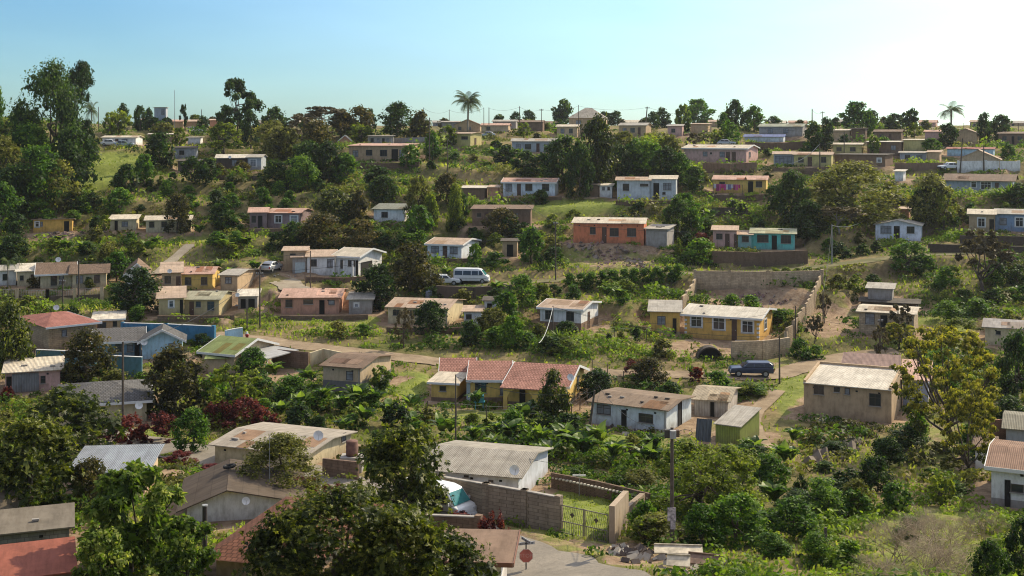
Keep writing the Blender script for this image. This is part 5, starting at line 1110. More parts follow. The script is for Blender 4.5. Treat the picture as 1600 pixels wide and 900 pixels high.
def build_misc():
    # washing in front of the golden porch house
    a = G(1115, 304) + Vector((0, 0, 1.7)); b = G(1160, 304) + Vector((0, 0, 1.7)); o = a.copy()
    root = empty('washing_line', Matrix.Translation(o), 'washing line hung with pink and pale clothes at the golden porch house', 'washing line')
    MB().tube((0, 0, 0), b - o, .01, .01, 4).build('line', GREY, root)
    for q in (Vector((0, 0, 0)), b - o): MB().tube(q - Vector((0, 0, 2.2)), q, .04, .04, 6).build('line_post', WOOD, root)
    cols = [(.6, .55, .6), (.35, .06, .16), (.65, .12, .3), (.6, .05, .2), (.62, .1, .3), (.7, .66, .68), (.2, .2, .35)]
    for i in range(11):
        t = (i + .7) / 12; p = (b - o) * t; wd = random.uniform(.16, .3); hh = random.uniform(.5, 1.2); cc = cols[i % 7]
        g = MB(); n = 4
        P = [(p.x + wd * (k / n * 2 - 1), p.y + .06 * math.sin(k * 2.1 + i), p.z) for k in range(n + 1)]; Q = [(x + random.uniform(-.03, .03), y + .05 * math.cos(k + i), z - hh - random.uniform(0, .12)) for k, (x, y, z) in enumerate(P)]
        for k in range(n): g.poly([P[k], P[k + 1], Q[k + 1], Q[k]])
        ob = g.build('garment', simple('cloth%d' % (i % 7), cc, .9), None, Matrix.Translation(o)); tag(ob, ['pale grey', 'dark maroon', 'bright pink', 'crimson', 'rose pink', 'off-white', 'dark blue'][i % 7] + ' garment on the washing line at the golden porch house' + ('' if i < 7 else ', further along'), 'garment', 'clothes on the washing line')
    # water tank behind the cream-gabled house
    p = G(670, 482); p.z = -(468 - V0) / F * p.y
    t = MB().lathe([(0, 0), (.42, 0), (.44, .1), (.42, .2), (.44, .3), (.42, .45), (.44, .6), (.42, .8), (.44, 1.0), (.34, 1.15), (.12, 1.22), (.12, 1.3), (0, 1.3)], n=18).build('water_tank', simple('tank_plastic', (.14, .16, .22), .5), None, Matrix.Translation(p), smooth=True)
    tag(t, 'blue-grey ribbed plastic water tank behind the cream-gabled house', 'water tank')
    # rusty drum tank at the asbestos-roofed house
    p = G(550, 735); t = MB().lathe([(0, 0), (.44, 0), (.46, .35), (.44, .37), (.46, .7), (.44, .72), (.44, 1.05), (.4, 1.1), (0, 1.12)], n=18).build('rusty_tank', simple('rust', (.16, .075, .05), .8, noise=.4), None, Matrix.Translation(p + Vector((0, 0, 1.1))), smooth=True)
    MB().box(-.8, .8, -.7, .7, -1.6, -.004).build('stand', CONC, t); tag(t, 'rust brown round tank on a plinth at the end of the asbestos-roofed house', 'water tank')
    # dome at bottom left
    p = G(-10, 826); t = MB().lathe([(2.2, -.6), (2.15, .4), (1.95, 1.1), (1.55, 1.75), (1.0, 2.2), (.4, 2.42), (0, 2.45)], n=28).build('domed_tank', roofmat((.22, .18, .13), 'plain'), None, Matrix.Translation(p), smooth=True)
    tag(t, 'large weathered grey-brown dome behind the slab-roofed outhouse', 'dome')
    # hollow culvert below the ochre villa
    p = G(1108, 560); cb = MB(); n = 12
    for i in range(n):
        a0 = math.pi * i / n; a1 = math.pi * (i + 1) / n
        P = [(1.25 * math.cos(a0), 0, 1.25 * math.sin(a0)), (1.25 * math.cos(a1), 0, 1.25 * math.sin(a1)), (1.4 * math.cos(a1), 0, 1.4 * math.sin(a1)), (1.4 * math.cos(a0), 0, 1.4 * math.sin(a0))]
        cb.prism(P, [(q[0], 1.4, q[2]) for q in P])
    ct = cb.build('culvert', simple('dark_earth', (.06, .045, .035), .95), None, Matrix.Translation(p + Vector((0, -.6, -.05)))); tag(ct, 'dark round-topped hollow in the bank below the ochre villa', 'culvert')
    MB().poly([(1.3 * math.cos(math.pi * k / n), .5, 1.3 * math.sin(math.pi * k / n)) for k in range(n + 1)]).build('opening', DARK, ct)
    # leaning tin sheet
    p = G(1098, 690); M = Matrix.Translation(p) @ Matrix.Rotation(R(-20), 4, 'Z') @ Matrix.Rotation(R(-24), 4, 'X')
    pr = MB(); n = 24; 
    for k in range(n):
        x0 = -.65 + 1.3 * k / n; x1 = -.65 + 1.3 * (k + 1) / n; pr.poly([(x0, .03 * math.sin(k * 1.6), 0), (x1, .03 * math.sin((k + 1) * 1.6), 0), (x1, .03 * math.sin((k + 1) * 1.6), 1.9), (x0, .03 * math.sin(k * 1.6), 1.9)])
    t = pr.build('tin_sheet', roofmat((.12, .14, .15), 'metal', axis='X'), None, M); tag(t, 'dark corrugated sheet leaning between two tin sheds', 'metal sheet')
    # corrugated offcut, bottom left
    p = G(30, 905); p.z = -(898 - V0) / F * p.y
    pr = MB(); n = 64
    for k in range(n):
        x0 = -1.3 + 2.3 * k / n; x1 = -1.3 + 2.3 * (k + 1) / n; f = lambda q: .045 * math.cos(q * 2 * math.pi / 6.4)
        pr.poly([(x0, -.5, f(k)), (x1, -.5, f(k + 1)), (x1 + .0, 1.3, f(k + 1) + .5), (x0, 1.3, f(k) + .5)])
    t = pr.build('corrugated_sheet', simple('fibre_cement', (.34, .31, .27), .9, noise=.35), None, Matrix.Translation(p + Vector((0, 0, .25)))); tag(t, 'ridged grey corrugated sheet lying on the red sheet roof at the bottom corner', 'roof sheet')
    # pipe stack
    p = G(320, 880); ch = MB().tube((0, 0, 0), (0, 0, 2.9), .12, .12, 12).build('steel_chimney', simple('dark_pipe', (.05, .04, .035)), None, Matrix.Translation(Vector((p.x, p.y, p.z)))); tag(ch, 'dark upright chimney pipe between the papaya tree and the terracotta roof', 'chimney')
    MB().tube((0, 0, 2.903), (0, 0, 2.97), .15, .15, 12).build('cap', GREY, ch)
    # table on legs, blue, at the yellow tiled house
    p = G(749, 640); t = MB()
    for x in (-.35, .35):
        for y in (-.2, .2): t.box(x - .03, x + .03, y - .03, y + .03, 0, .7)
    t.box(-.5, .5, -.3, .3, .7, .78); t.box(-.42, .42, -.22, .22, .782, 1.35)
    t = t.build('blue_tub_stand', simple('turq_plastic', (.04, .25, .33), .4), None, Matrix.Translation(p)); tag(t, 'turquoise plastic tub on a stand outside the yellow tiled house', 'tub')
    # red hydrant-like post by the blue wall
    p = G(386, 536); t = MB().lathe([(0, 0), (.24, 0), (.24, .12), (.17, .16), (.17, .85), (.24, .88), (.24, .96), (.15, 1.05), (.08, 1.25), (0, 1.27)], n=14).build('red_post', simple('post_red', (.35, .03, .04), .5), None, Matrix.Translation(p), smooth=True); tag(t, 'short red post with pale top where the dirt road passes the blue wall', 'post')
    MB().lathe([(.16, 1.06), (.12, 1.2), (.09, 1.3), (0, 1.34)], n=12).build('cap', WHITE, t)
    # driveway slab of the green-roofed house
    cpt = [G(u, v) for u, v in ((392, 590), (400, 612), (470, 600), (452, 575))]
    # rubble heaps and rubbish: uncountable
    def heap(label, spots, n, size, mats, name='rubble'):
        for mi, mt in enumerate(mats):
            b = MB()
            for _ in range(n // len(mats)):
                (u, v, ru, rv) = random.choice(spots); uu_ = u + random.gauss(0, ru * .5); vv = v + random.gauss(0, rv * .5); p = G(uu_, vv)
                s_ = size * random.uniform(.3, 1.3); ax = Vector((random.gauss(0, 1), random.gauss(0, 1), random.gauss(0, .5))); ay = ax.orthogonal(); az = ax.cross(ay)
                b.obox(p + Vector((0, 0, s_ * .2)), ax, ay, az, s_, s_ * random.uniform(.3, .9), s_ * random.uniform(.12, .4))
            o_ = b.build(name, mt); tag(o_, label[mi] if isinstance(label, list) else label, name, kind='stuff')
    heap(['brown broken bricks and stones on the plot below the orange-red house', 'pale broken plaster lumps strewn on the plot', 'pinkish rags and bricks on the plot'], [(950, 400, 50, 14), (1000, 412, 40, 8), (900, 385, 60, 10), (1180, 470, 60, 14), (100, 368, 45, 8), (130, 385, 60, 10)], 420, .28,
         [simple('rub1', (.17, .12, .09), .95), simple('rub2', (.26, .21, .17), .95), simple('rub3', (.24, .15, .13), .95)])
    heap(['dark dumped waste and timber at the roadside', 'pale dumped sheets and boards at the roadside beside the big pole'], [(1010, 868, 45, 12), (1080, 885, 60, 12), (975, 862, 20, 6), (1300, 655, 35, 8), (985, 668, 35, 8)], 190, .24, [simple('rub4', (.09, .07, .06), .95), simple('rub5', (.38, .34, .28), .9)])
    yard = [(u, v + 6, 22, 3) for (_, u, v) in MARKS if v > 280]
    heap(['brown bits of wood and scrap lying about the yards', 'pale plastic and paper litter in the yards', 'blue and grey household odds and ends in the yards'], yard, 520, .16, [simple('lit1', (.13, .09, .06), .9), simple('lit2', (.6, .57, .5), .8), simple('lit3', (.16, .22, .30), .7)], 'litter')
    heap('grey-brown boulders on the shaded slope', [(1285, 715, 25, 8), (1300, 760, 30, 12), (1330, 700, 30, 10)], 24, .55, [simple('stone', (.2, .16, .12), .95)], 'rocks')
    for (u, v, w_, h_, lab) in ((1060, 872, 2.6, .5, 'long cream board lying on the dumped waste'), (1060, 890, 1.2, .9, 'cream broken panel on the dumped waste'), (1100, 888, 1.7, .8, 'brown flat box on the dumped waste')):
        p = G(u, v); t = MB().box(-w_ / 2, w_ / 2, -.35, .35, 0, .07).box(-w_ / 2, w_ / 2, .353, .4, 0, .16).build('dumped_board', simple('board' + lab[:6], (.55, .48, .36) if 'cream' in lab else (.22, .14, .1), .9, noise=.4), None, Matrix.Translation(p + Vector((0, 0, .4))) @ Matrix.Rotation(R(random.uniform(-20, 20)), 4, 'Z') @ Matrix.Rotation(R(h_ * 28), 4, 'X')); tag(t, lab, 'board')

HB.append((1085, 1132, 528, 562))
def build_haze():
    m = bpy.data.materials.new('thin_haze'); m.use_nodes = True; nt = m.node_tree; nt.nodes.remove(nt.nodes['Principled BSDF'])
    v = nt.nodes.new('ShaderNodeVolumeScatter'); v.inputs['Density'].default_value = .00008; v.inputs['Anisotropy'].default_value = .35; v.inputs['Color'].default_value = (.93, .97, 1.0, 1)
    L(nt, v.outputs[0], nt.nodes['Material Output'].inputs['Volume'])
    o = MB().box(-420, 420, -60, 620, -60, 45).build('haze', m); tag(o, 'thin sunlit haze filling the valley air', 'haze', kind='stuff')
# ------------------------------------------------------------------ plants
def unit(v): return v / (np.linalg.norm(v, axis=1, keepdims=True) + 1e-9)
def leaf_quads(c, n, size, rng, aspect=.5):
    N_ = len(c); t = unit(np.cross(n, rng.normal(size=(N_, 3)))); b = np.cross(n, t); s = size[:, None] if hasattr(size, '__len__') else size
    return np.stack([c - t * s, c - b * s * aspect + n * s * .12, c + t * s, c + b * s * aspect + n * s * .12], 1)
CRP = dict(  # crown recipes: (z0, z1, clump count, clump radius range, flatten, outer bias, radius profile)
    dome=dict(z0=.04, z1=1.0, nc=64, cr=(.12, .2), flat=.85, prof=lambda z: np.sqrt(np.clip(1 - (1.7 * z - .6) ** 2 / 1.32, .05, 1)), mat='mango', ros=2.3),
    red=dict(z0=.04, z1=1.0, nc=64, cr=(.12, .2), flat=.85, prof=lambda z: np.sqrt(np.clip(1 - (1.7 * z - .6) ** 2 / 1.32, .05, 1)), mat='mangored'),
    dark=dict(z0=.04, z1=1.0, nc=56, cr=(.10, .2), flat=.9, prof=lambda z: np.sqrt(np.clip(1 - (1.8 * z - .7) ** 2 / 1.3, .08, 1)), mat='dark'),
    green=dict(z0=.05, z1=1.0, nc=50, cr=(.10, .19), flat=.8, prof=lambda z: np.sqrt(np.clip(1 - (1.8 * z - .7) ** 2 / 1.35, .1, 1)), mat='green'),
    loose=dict(z0=.10, z1=1.0, nc=50, cr=(.05, .12), flat=.8, prof=lambda z: np.sqrt(np.clip(1 - (2 * z - 1) ** 2 / 1.25, .1, 1)), mat='loose', sparse=.7),
    olive=dict(z0=.03, z1=1.0, nc=90, cr=(.09, .16), flat=.7, prof=lambda z: np.sqrt(np.clip(1 - (1.6 * z - .5) ** 2 / 1.3, .1, 1)), mat='olive'),
    brown=dict(z0=.10, z1=1.0, nc=44, cr=(.06, .12), flat=.6, prof=lambda z: np.sqrt(np.clip(1 - (2 * z - 1) ** 2 / 1.2, .1, 1)), mat='brown', sparse=.5),
    euc=dict(z0=.22, z1=1.0, nc=26, cr=(.08, .17), flat=.6, prof=lambda z: .55 + .45 * np.sin(z * 3.1), mat='dark'),
    eucd=dict(z0=.05, z1=1.0, nc=70, cr=(.08, .15), flat=.7, prof=lambda z: np.sqrt(np.clip(1 - (1.5 * z - .45) ** 2 / 1.3, .08, 1)), mat='dark'),
    column=dict(z0=.03, z1=1.0, nc=30, cr=(.10, .2), flat=1.2, prof=lambda z: np.clip(1.1 - z * .6, .2, 1), mat='loose'),
    flat=dict(z0=.72, z1=1.0, nc=34, cr=(.06, .12), flat=.25, prof=lambda z: np.clip(1.1 - z * .4, .2, 1), mat='brown', sparse=.8),
    yellow=dict(z0=.22, z1=1.0, nc=150, cr=(.04, .08), flat=.5, prof=lambda z: np.sqrt(np.clip(1 - (1.7 * z - .7) ** 2 / 1.3, .15, 1)), mat='yellow', sparse=.7, outer=1),
    openbrown=dict(z0=.5, z1=1.0, nc=40, cr=(.05, .10), flat=.4, prof=lambda z: np.clip(1.2 - z * .6, .2, 1), mat='brown', sparse=.7),
    shrub=dict(z0=0, z1=1.0, nc=22, cr=(.14, .25), flat=.9, prof=lambda z: np.sqrt(np.clip(1 - z ** 2 * .9, .05, 1)), mat='green'),
    shrubd=dict(z0=0, z1=1.0, nc=22, cr=(.14, .25), flat=.9, prof=lambda z: np.sqrt(np.clip(1 - z ** 2 * .9, .05, 1)), mat='dark'),
    shrubl=dict(z0=0, z1=1.0, nc=24, cr=(.10, .2), flat=.9, prof=lambda z: np.sqrt(np.clip(1 - z ** 2 * .9, .05, 1)), mat='loose', sparse=.8),
    shrubr=dict(z0=0, z1=1.0, nc=40, cr=(.05, .12), flat=1.9, prof=lambda z: np.sqrt(np.clip(1 - z ** 2 * .8, .05, 1)), mat='red', sparse=.9),
    shrubo=dict(z0=0, z1=1.0, nc=26, cr=(.10, .2), flat=.9, prof=lambda z: np.sqrt(np.clip(1 - z ** 2 * .9, .05, 1)), mat='olive', sparse=.8),
    ball=dict(z0=.12, z1=1.0, nc=16, cr=(.22, .3), flat=1, prof=lambda z: np.sqrt(np.clip(1 - (2 * z - 1) ** 2, .2, 1)) * .7, mat='dark'),
    ballg=dict(z0=.12, z1=1.0, nc=16, cr=(.22, .3), flat=1, prof=lambda z: np.sqrt(np.clip(1 - (2 * z - 1) ** 2, .2, 1)) * .7, mat='yellow'),
    papaya=dict(z0=.05, z1=1.0, nc=60, cr=(.07, .13), flat=.8, prof=lambda z: np.sqrt(np.clip(1 - (2 * z - 1) ** 2 / 1.3, .2, 1)), mat='papaya', big=1.25, ros=2.6),
)
_crowns = {}
def crown_mesh(kind, lod, var):
    key = (kind, lod, var)
    if key in _crowns: return _crowns[key]
    p = CRP[kind]; rng = np.random.default_rng(hash((kind, var)) % 99991 if False else sum(map(ord, kind)) * 7 + var * 131)
    nc = p['nc']; z = rng.random(nc) ** .9; rad = p['prof'](z) * .5
    th = rng.random(nc) * 2 * np.pi; rr = rad * (rng.uniform(.75, 1, nc) if p.get('outer') else np.sqrt(rng.uniform(.30, 1, nc)))
    cr = rng.uniform(*p['cr'], nc)
    cx = np.clip(rr - cr * .6, 0, 1) * np.cos(th) + rng.normal(0, .02, nc); cy = np.clip(rr - cr * .6, 0, 1) * np.sin(th) + rng.normal(0, .02, nc)
    zz = p['z0'] + (p['z1'] - p['z0'] - cr * p['flat'] * .8) * z + cr * .2
    cen = np.stack([cx, cy, zz], 1)
    n = int([320, 950, 2900, 9500, 30000][lod] * p.get('sparse', 1.0))
    idx = rng.choice(nc, n, p=cr ** 2 / (cr ** 2).sum())
    d = unit(rng.normal(size=(n, 3)) + np.array([0, 0, .25])); rfac = rng.uniform(.55, 1.08, n) ** .7
    wob = 1 + .22 * np.sin(d[:, 0] * 5 + idx) * np.cos(d[:, 2] * 4 + idx * 2)
    c = cen[idx] + d * (cr[idx] * rfac * wob)[:, None] * np.array([1, 1, p['flat']])
    c[:, 2] = np.maximum(c[:, 2], .01)
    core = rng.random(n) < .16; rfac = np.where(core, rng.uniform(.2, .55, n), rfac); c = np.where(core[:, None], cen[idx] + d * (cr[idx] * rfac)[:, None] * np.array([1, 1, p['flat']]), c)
    nn = unit(d * .8 + rng.normal(size=(n, 3)) * .55 + np.array([0, 0, .3]))
    size = 1.9 / math.sqrt(n / p.get('sparse', 1.0)) * rng.uniform(.55, 1.25, n) * [.85, .85, .82, .78, .72][lod] * p.get('big', 1.0) * np.where(core, 2.3, 1)
    q = leaf_quads(c, nn, size, rng, .62)
    if p.get('ros') and lod >= 3:
        m = n // 5; c, nn, idx, rfac, d, core = c[:m], nn[:m], idx[:m], rfac[:m], d[:m], core[:m]; Ls = size[:m] * p['ros']; Q = []
        t1 = unit(np.cross(nn, rng.normal(size=(m, 3)))); t2 = np.cross(nn, t1)
        for kk in range(7):
            an = kk * .898 + rng.uniform(-.3, .3, m); dr = t1 * np.cos(an)[:, None] + t2 * np.sin(an)[:, None]; dr = unit(dr + nn * rng.uniform(-.1, .7, m)[:, None]); sd = np.cross(dr, nn) * (Ls * .24)[:, None]; ln = (Ls * rng.uniform(.7, 1.15, m))[:, None]
            Q.append(np.stack([c, c + dr * ln * .5 + sd + nn * ln * .06, c + dr * ln - np.array([0, 0, .18]) * ln, c + dr * ln * .5 - sd + nn * ln * .06], 1))
        q = np.concatenate(Q, 0); c = np.tile(c, (7, 1)); idx = np.tile(idx, 7); rfac = np.tile(rfac, 7); d = np.tile(d, (7, 1)); n = len(c)
    axis = np.hypot(c[:, 0], c[:, 1]) / .5
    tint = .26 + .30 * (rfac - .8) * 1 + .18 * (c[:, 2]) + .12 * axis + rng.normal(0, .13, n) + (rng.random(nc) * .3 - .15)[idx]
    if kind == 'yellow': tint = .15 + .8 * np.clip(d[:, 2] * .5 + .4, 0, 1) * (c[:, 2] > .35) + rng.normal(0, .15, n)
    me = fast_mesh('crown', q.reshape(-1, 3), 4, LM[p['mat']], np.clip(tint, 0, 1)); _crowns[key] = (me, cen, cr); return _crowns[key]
_trunks = {}
def trunk_mesh(kind, var, cen, wide, pale=False):
    key = (kind, var)
    if key in _trunks: return _trunks[key]
    rng = random.Random(var * 17 + len(kind)); mb = MB()
    zt = {'flat': .62, 'openbrown': .4, 'yellow': .3, 'euc': .8}.get(kind, .45)
    pts = [Vector((0, 0, -.03))]
    for k in range(1, 5): pts.append(Vector((rng.uniform(-.025, .025) * k, rng.uniform(-.025, .025) * k, zt * k / 4)))
    r = .035 if kind not in ('euc', 'flat') else .022
    mb.path(pts, r, r * .5, 7)
    cs = sorted(range(len(cen)), key=lambda i: rng.random())[:12 if kind in ('yellow', 'openbrown', 'flat', 'euc', 'brown', 'loose') else 7]
    for i in cs:
        e = Vector(cen[i]); s = pts[rng.choice((2, 3, 4))]; m = s.lerp(e, .5) + Vector((0, 0, -.04 if e.z > s.z else .03)); mb.path([s, m, e], r * .42, r * .1, 5)
        for _ in range(3):
            e2 = e + Vector((rng.uniform(-.1, .1), rng.uniform(-.1, .1), rng.uniform(-.02, .12))); mb.tube(m.lerp(e, .6), e2, r * .12, r * .04, 4, False)
    _trunks[key] = mb.mesh('trunk', BARKP if pale else BARK, True); return _trunks[key]
def frond_mesh(nf, L_, droop, mat, z0, nleaf=16, lw=.035, up=.5, seed=1, trunk_r=0):
    rng = np.random.default_rng(seed); V = []; T = []
    for i in range(nf):
        a = 2 * np.pi * i / nf * 2.4 + rng.uniform(-.2, .2); el = rng.uniform(-.35, 1.15) if up < .9 else rng.uniform(.5, 1.35)
        d = np.array([np.cos(a), np.sin(a), 0]); p = np.array([0, 0, z0]); L1 = L_ * rng.uniform(.8, 1.1); seg = nleaf; tt = rng.uniform(.2, .8)
        pts = []
        for k in range(seg + 1):
            t = k / seg; e = el - droop * t * t * 1.6
            pts.append(p.copy()); p = p + (d * np.cos(e) + np.array([0, 0, 1]) * np.sin(e)) * L1 / seg
        side = np.array([-np.sin(a), np.cos(a), 0])
        for k in range(1, seg):
            t = k / seg; w = L1 * .30 * math.sin(min(1, t * 1.15 + .12) * math.pi) ** .6
            for s in (-1, 1):
                b0 = pts[k]; b1 = pts[k] + (pts[k + 1] - pts[k]) * .7; tip = b0 + side * s * w * .9 + (pts[k + 1] - pts[k]) * 1.6 + np.array([0, 0, -w * .45])
                V.append([b0, b1, tip, (b0 + tip) / 2 + np.array([0, 0, -.002])]); T.append(tt + rng.normal(0, .1))
    return V, T
_special = {}
def special_mesh(kind, var):
    key = (kind, var)
    if key in _special: return _special[key]
    rng = np.random.default_rng(var * 31 + len(kind))
    if kind == 'palm':
        V, T = frond_mesh(34, .52, 1.35, None, .70, 20, seed=var + 3); me = fast_mesh('crown', np.array(V).reshape(-1, 3), 4, LM['fron'], np.clip(T, 0, 1))
    elif kind == 'windpalm':
        V, T = frond_mesh(17, .55, 1.6, None, .72, 20, seed=var + 8); me = fast_mesh('crown', np.array(V).reshape(-1, 3), 4, LM['fron'], np.clip(T, 0, 1))
    elif kind == 'yucca':
        V = []; T = []
        for i in range(60):
            a = rng.random() * 2 * np.pi; el = rng.uniform(.0, 1.4); d = np.array([np.cos(a) * np.cos(el), np.sin(a) * np.cos(el), np.sin(el)]); s = np.array([-np.sin(a), np.cos(a), 0]) * .035
            b = np.array([0, 0, .25]); L1 = rng.uniform(.5, .75); V.append([b, b + d * L1 * .4 + s, b + d * L1 - np.array([0, 0, .05]), b + d * L1 * .4 - s]); T.append(rng.random())
        me = fast_mesh('foliage', np.array(V).reshape(-1, 3), 4, LM['banana'], np.array(T))
    elif kind == 'banana':
        V = []; T = []
        for st in range(3):
            bx = rng.uniform(-.2, .2, 2) if st else np.zeros(2); hh = rng.uniform(.5, .7)
            for i in range(7):
                a = rng.random() * 2 * np.pi; el = rng.uniform(.85, 1.5); droop = rng.uniform(.6, 1.9); L1 = rng.uniform(.42, .62); p = np.array([bx[0], bx[1], hh * rng.uniform(.55, .8)])
                d = np.array([np.cos(a), np.sin(a), 0]); side = np.array([-np.sin(a), np.cos(a), 0]); pts = [p]; tt = rng.random()
                for k in range(7):
                    e = el - droop * (k / 6) ** 1.4; p = p + (d * np.cos(e) + np.array([0, 0, np.sin(e)])) * L1 / 7; pts.append(p)
                for k in range(7):
                    w0 = .125 * math.sin(math.pi * min(1, .12 + k / 7.4)); w1 = .125 * math.sin(math.pi * min(1, .12 + (k + 1) / 7.4))
                    for s in (-1, 1):
                        lift = np.array([0, 0, .03]); V.append([pts[k], pts[k + 1], pts[k + 1] + side * s * w1 + lift, pts[k] + side * s * w0 + lift]); T.append(tt + rng.normal(0, .06))
        me = fast_mesh('foliage', np.array(V).reshape(-1, 3), 4, LM['banana'], np.clip(np.array(T), 0, 1))
    elif kind == 'twigs':
        mb = MB(); rr = random.Random(var)
        def grow(p, d, L1, r, depth):
            q = p + d * L1; mb.tube(p, q, r, r * .65, 3, False)
            if depth:
                for _ in range(3): grow(q if rr.random() < .7 else p.lerp(q, .6), (d + Vector((rr.gauss(0, .55), rr.gauss(0, .55), rr.gauss(.1, .35)))).normalized(), L1 * rr.uniform(.6, .85), r * .66, depth - 1)
        for i in range(7): grow(Vector((rr.uniform(-.1, .1), rr.uniform(-.1, .1), 0)), Vector((rr.gauss(0, .5), rr.gauss(0, .5), 1)).normalized(), .26, .008, 5)
        me = mb.mesh('branches', simple('dry_twig', (.36, .28, .18), .95, noise=.3, nscale=4))
    _special[key] = me; return me
TREES = []
AUTO = dict(dome='dark green dome-shaped mango-like tree', red='dense dome tree with rusty reddish new leaves', dark='very dark green dense tree', green='mid green leafy tree', loose='light yellow-green loose bushy tree', olive='pale olive feathery tree',
            brown='brownish thin-leaved tree', euc='tall gum tree with separate leaf clumps', eucd='tall dense gum tree', column='slender upright light green tree', flat='flat-topped grey-brown acacia-like tree', yellow='spreading tree with yellow-green leaf tips',
            openbrown='open brownish tree with bare trunk', shrub='leafy green shrub', shrubd='dark green shrub', shrubl='bright yellow-green shrub', shrubr='red-leaved shrub', shrubo='dry olive shrub', ball='clipped round dark bush', ballg='clipped round yellow-green bush',
            papaya='big-leaved green papaya-like tree', palm='tall palm with drooping fronds', windpalm='thin palm with few curving fronds', yucca='spiky-leaved plant', banana='clump of banana plants with long arching leaves', twigs='leafless twiggy shrub')
CATS = dict(ball='bush', ballg='bush', shrub='shrub', shrubd='shrub', shrubl='shrub', shrubr='shrub', shrubo='shrub', palm='palm', windpalm='palm', yucca='plant', banana='banana plants', twigs='shrub')
NAMES = dict(dome='mango_tree', red='mango_tree', dark='evergreen_tree', green='leafy_tree', loose='bushy_tree', olive='feathery_tree', brown='dry_tree', euc='gum_tree', eucd='gum_tree', column='slender_tree', flat='flat_topped_tree', yellow='spreading_tree', openbrown='open_tree',
             ball='clipped_bush', ballg='clipped_bush', papaya='papaya_tree', palm='palm_tree', windpalm='palm_tree', yucca='spiky_plant', banana='banana_clump', twigs='twiggy_shrub', shrub='shrub', shrubd='shrub', shrubl='shrub', shrubr='shrub', shrubo='shrub')
GROUPS = dict(tree='trees on the hillside', shrub='shrubs on the hillside', bush='clipped bushes', palm='palms', plant='spiky plants')
GROUPS['banana plants'] = 'banana clumps in the valley'
_vc = {}
USED = set()
def autolabel(kind, u, v):
    desc = AUTO[kind]; ms = sorted(MARKS, key=lambda m: (m[1] - u) ** 2 + ((m[2] - v) * 1.4) ** 2)[:6]
    def rel(m):
        du, dv = u - m[1], v - m[2]
        if abs(dv) > abs(du) * .6: return 'just below the ' if dv > 0 else 'just above the '
        return 'left of the ' if du < 0 else 'right of the '
    for size in ('', 'small ', 'big '):
        pass
    for m in ms[:1] + ms[1:3]:
        l = desc + ' ' + rel(m) + m[0]
        if l not in USED and len(l.split()) <= 16: USED.add(l); return l
    for i in range(6):
        for j in range(i + 1, 6):
            l = desc + ' between the ' + ms[i][0] + ' and the ' + ms[j][0]
            if len(l.split()) > 16: l = ' '.join(desc.split()[-2:]) + ' between the ' + ms[i][0] + ' and the ' + ms[j][0]
            if l not in USED and len(l.split()) <= 16: USED.add(l); return l
    for m in ms:
        for w in ('further out ', 'half hidden ', 'lower growing ', 'shaded '):
            l = w + ' '.join(desc.split()[-3:]) + ' ' + rel(m) + m[0]
            if l not in USED and len(l.split()) <= 16: USED.add(l); return l
    return desc
def T(kind, u, vb, h, w, label=None, lod=None, Y=None):
    if Y: p = Vector(((u - 800) / F * Y, Y, -(vb - V0) / F * Y))
    else: p = G(u, vb)
    s = S(p.y); H_ = h / s; W_ = w / s
    _vc[kind] = _vc.get(kind, -1) + 1
    rot = random.uniform(0, 6.28)
    M = Matrix.Translation(p) @ Matrix.Rotation(rot, 4, 'Z') @ Matrix.Diagonal((W_, W_, H_, 1))
    cat = CATS.get(kind, 'tree'); label = label or autolabel(kind, u, vb - h / 2)
    nm = NAMES[kind]
    if kind in ('palm', 'windpalm', 'yucca', 'banana', 'twigs'):
        var = _vc[kind] % 4; me = special_mesh(kind, var)
        if kind in ('palm', 'windpalm'):
            root = empty(nm, M, label, cat, GROUPS.get(cat)); o = bpy.data.objects.new('crown', me); col.objects.link(o); o.parent = root
            k = (kind, 't')
            if k not in _special:
                _special[k] = MB().path([(0, 0, -.03), (.01, 0, .25), (-.008, .01, .5), (0, 0, .73)], .028, .02, 8).mesh('trunk', BARKP, True)
            t = bpy.data.objects.new('trunk', _special[k]); col.objects.link(t); t.parent = root; return root
        o = bpy.data.objects.new(nm, me); col.objects.link(o); o.matrix_basis = M; tag(o, label, cat, GROUPS.get(cat)); return o
    size = max(h, w)
    lod = lod if lod is not None else (0 if size < 26 else 1 if size < 60 else 2 if size < 125 else 3 if size < 230 else 4)
    var = _vc[kind] % (4 if lod < 3 else 2)
    me, cen, cr = crown_mesh(kind, lod, var)
    if cat in ('shrub', 'bush'):
        o = bpy.data.objects.new(nm, me); col.objects.link(o); o.matrix_basis = M; tag(o, label, cat, GROUPS.get(cat)); return o
    root = empty(nm, M, label, cat, GROUPS.get(cat))
    o = bpy.data.objects.new('crown', me); col.objects.link(o); o.parent = root
    t = bpy.data.objects.new('trunk', trunk_mesh(kind, var, cen, W_, kind in ('flat',))); col.objects.link(t); t.parent = root
    return root
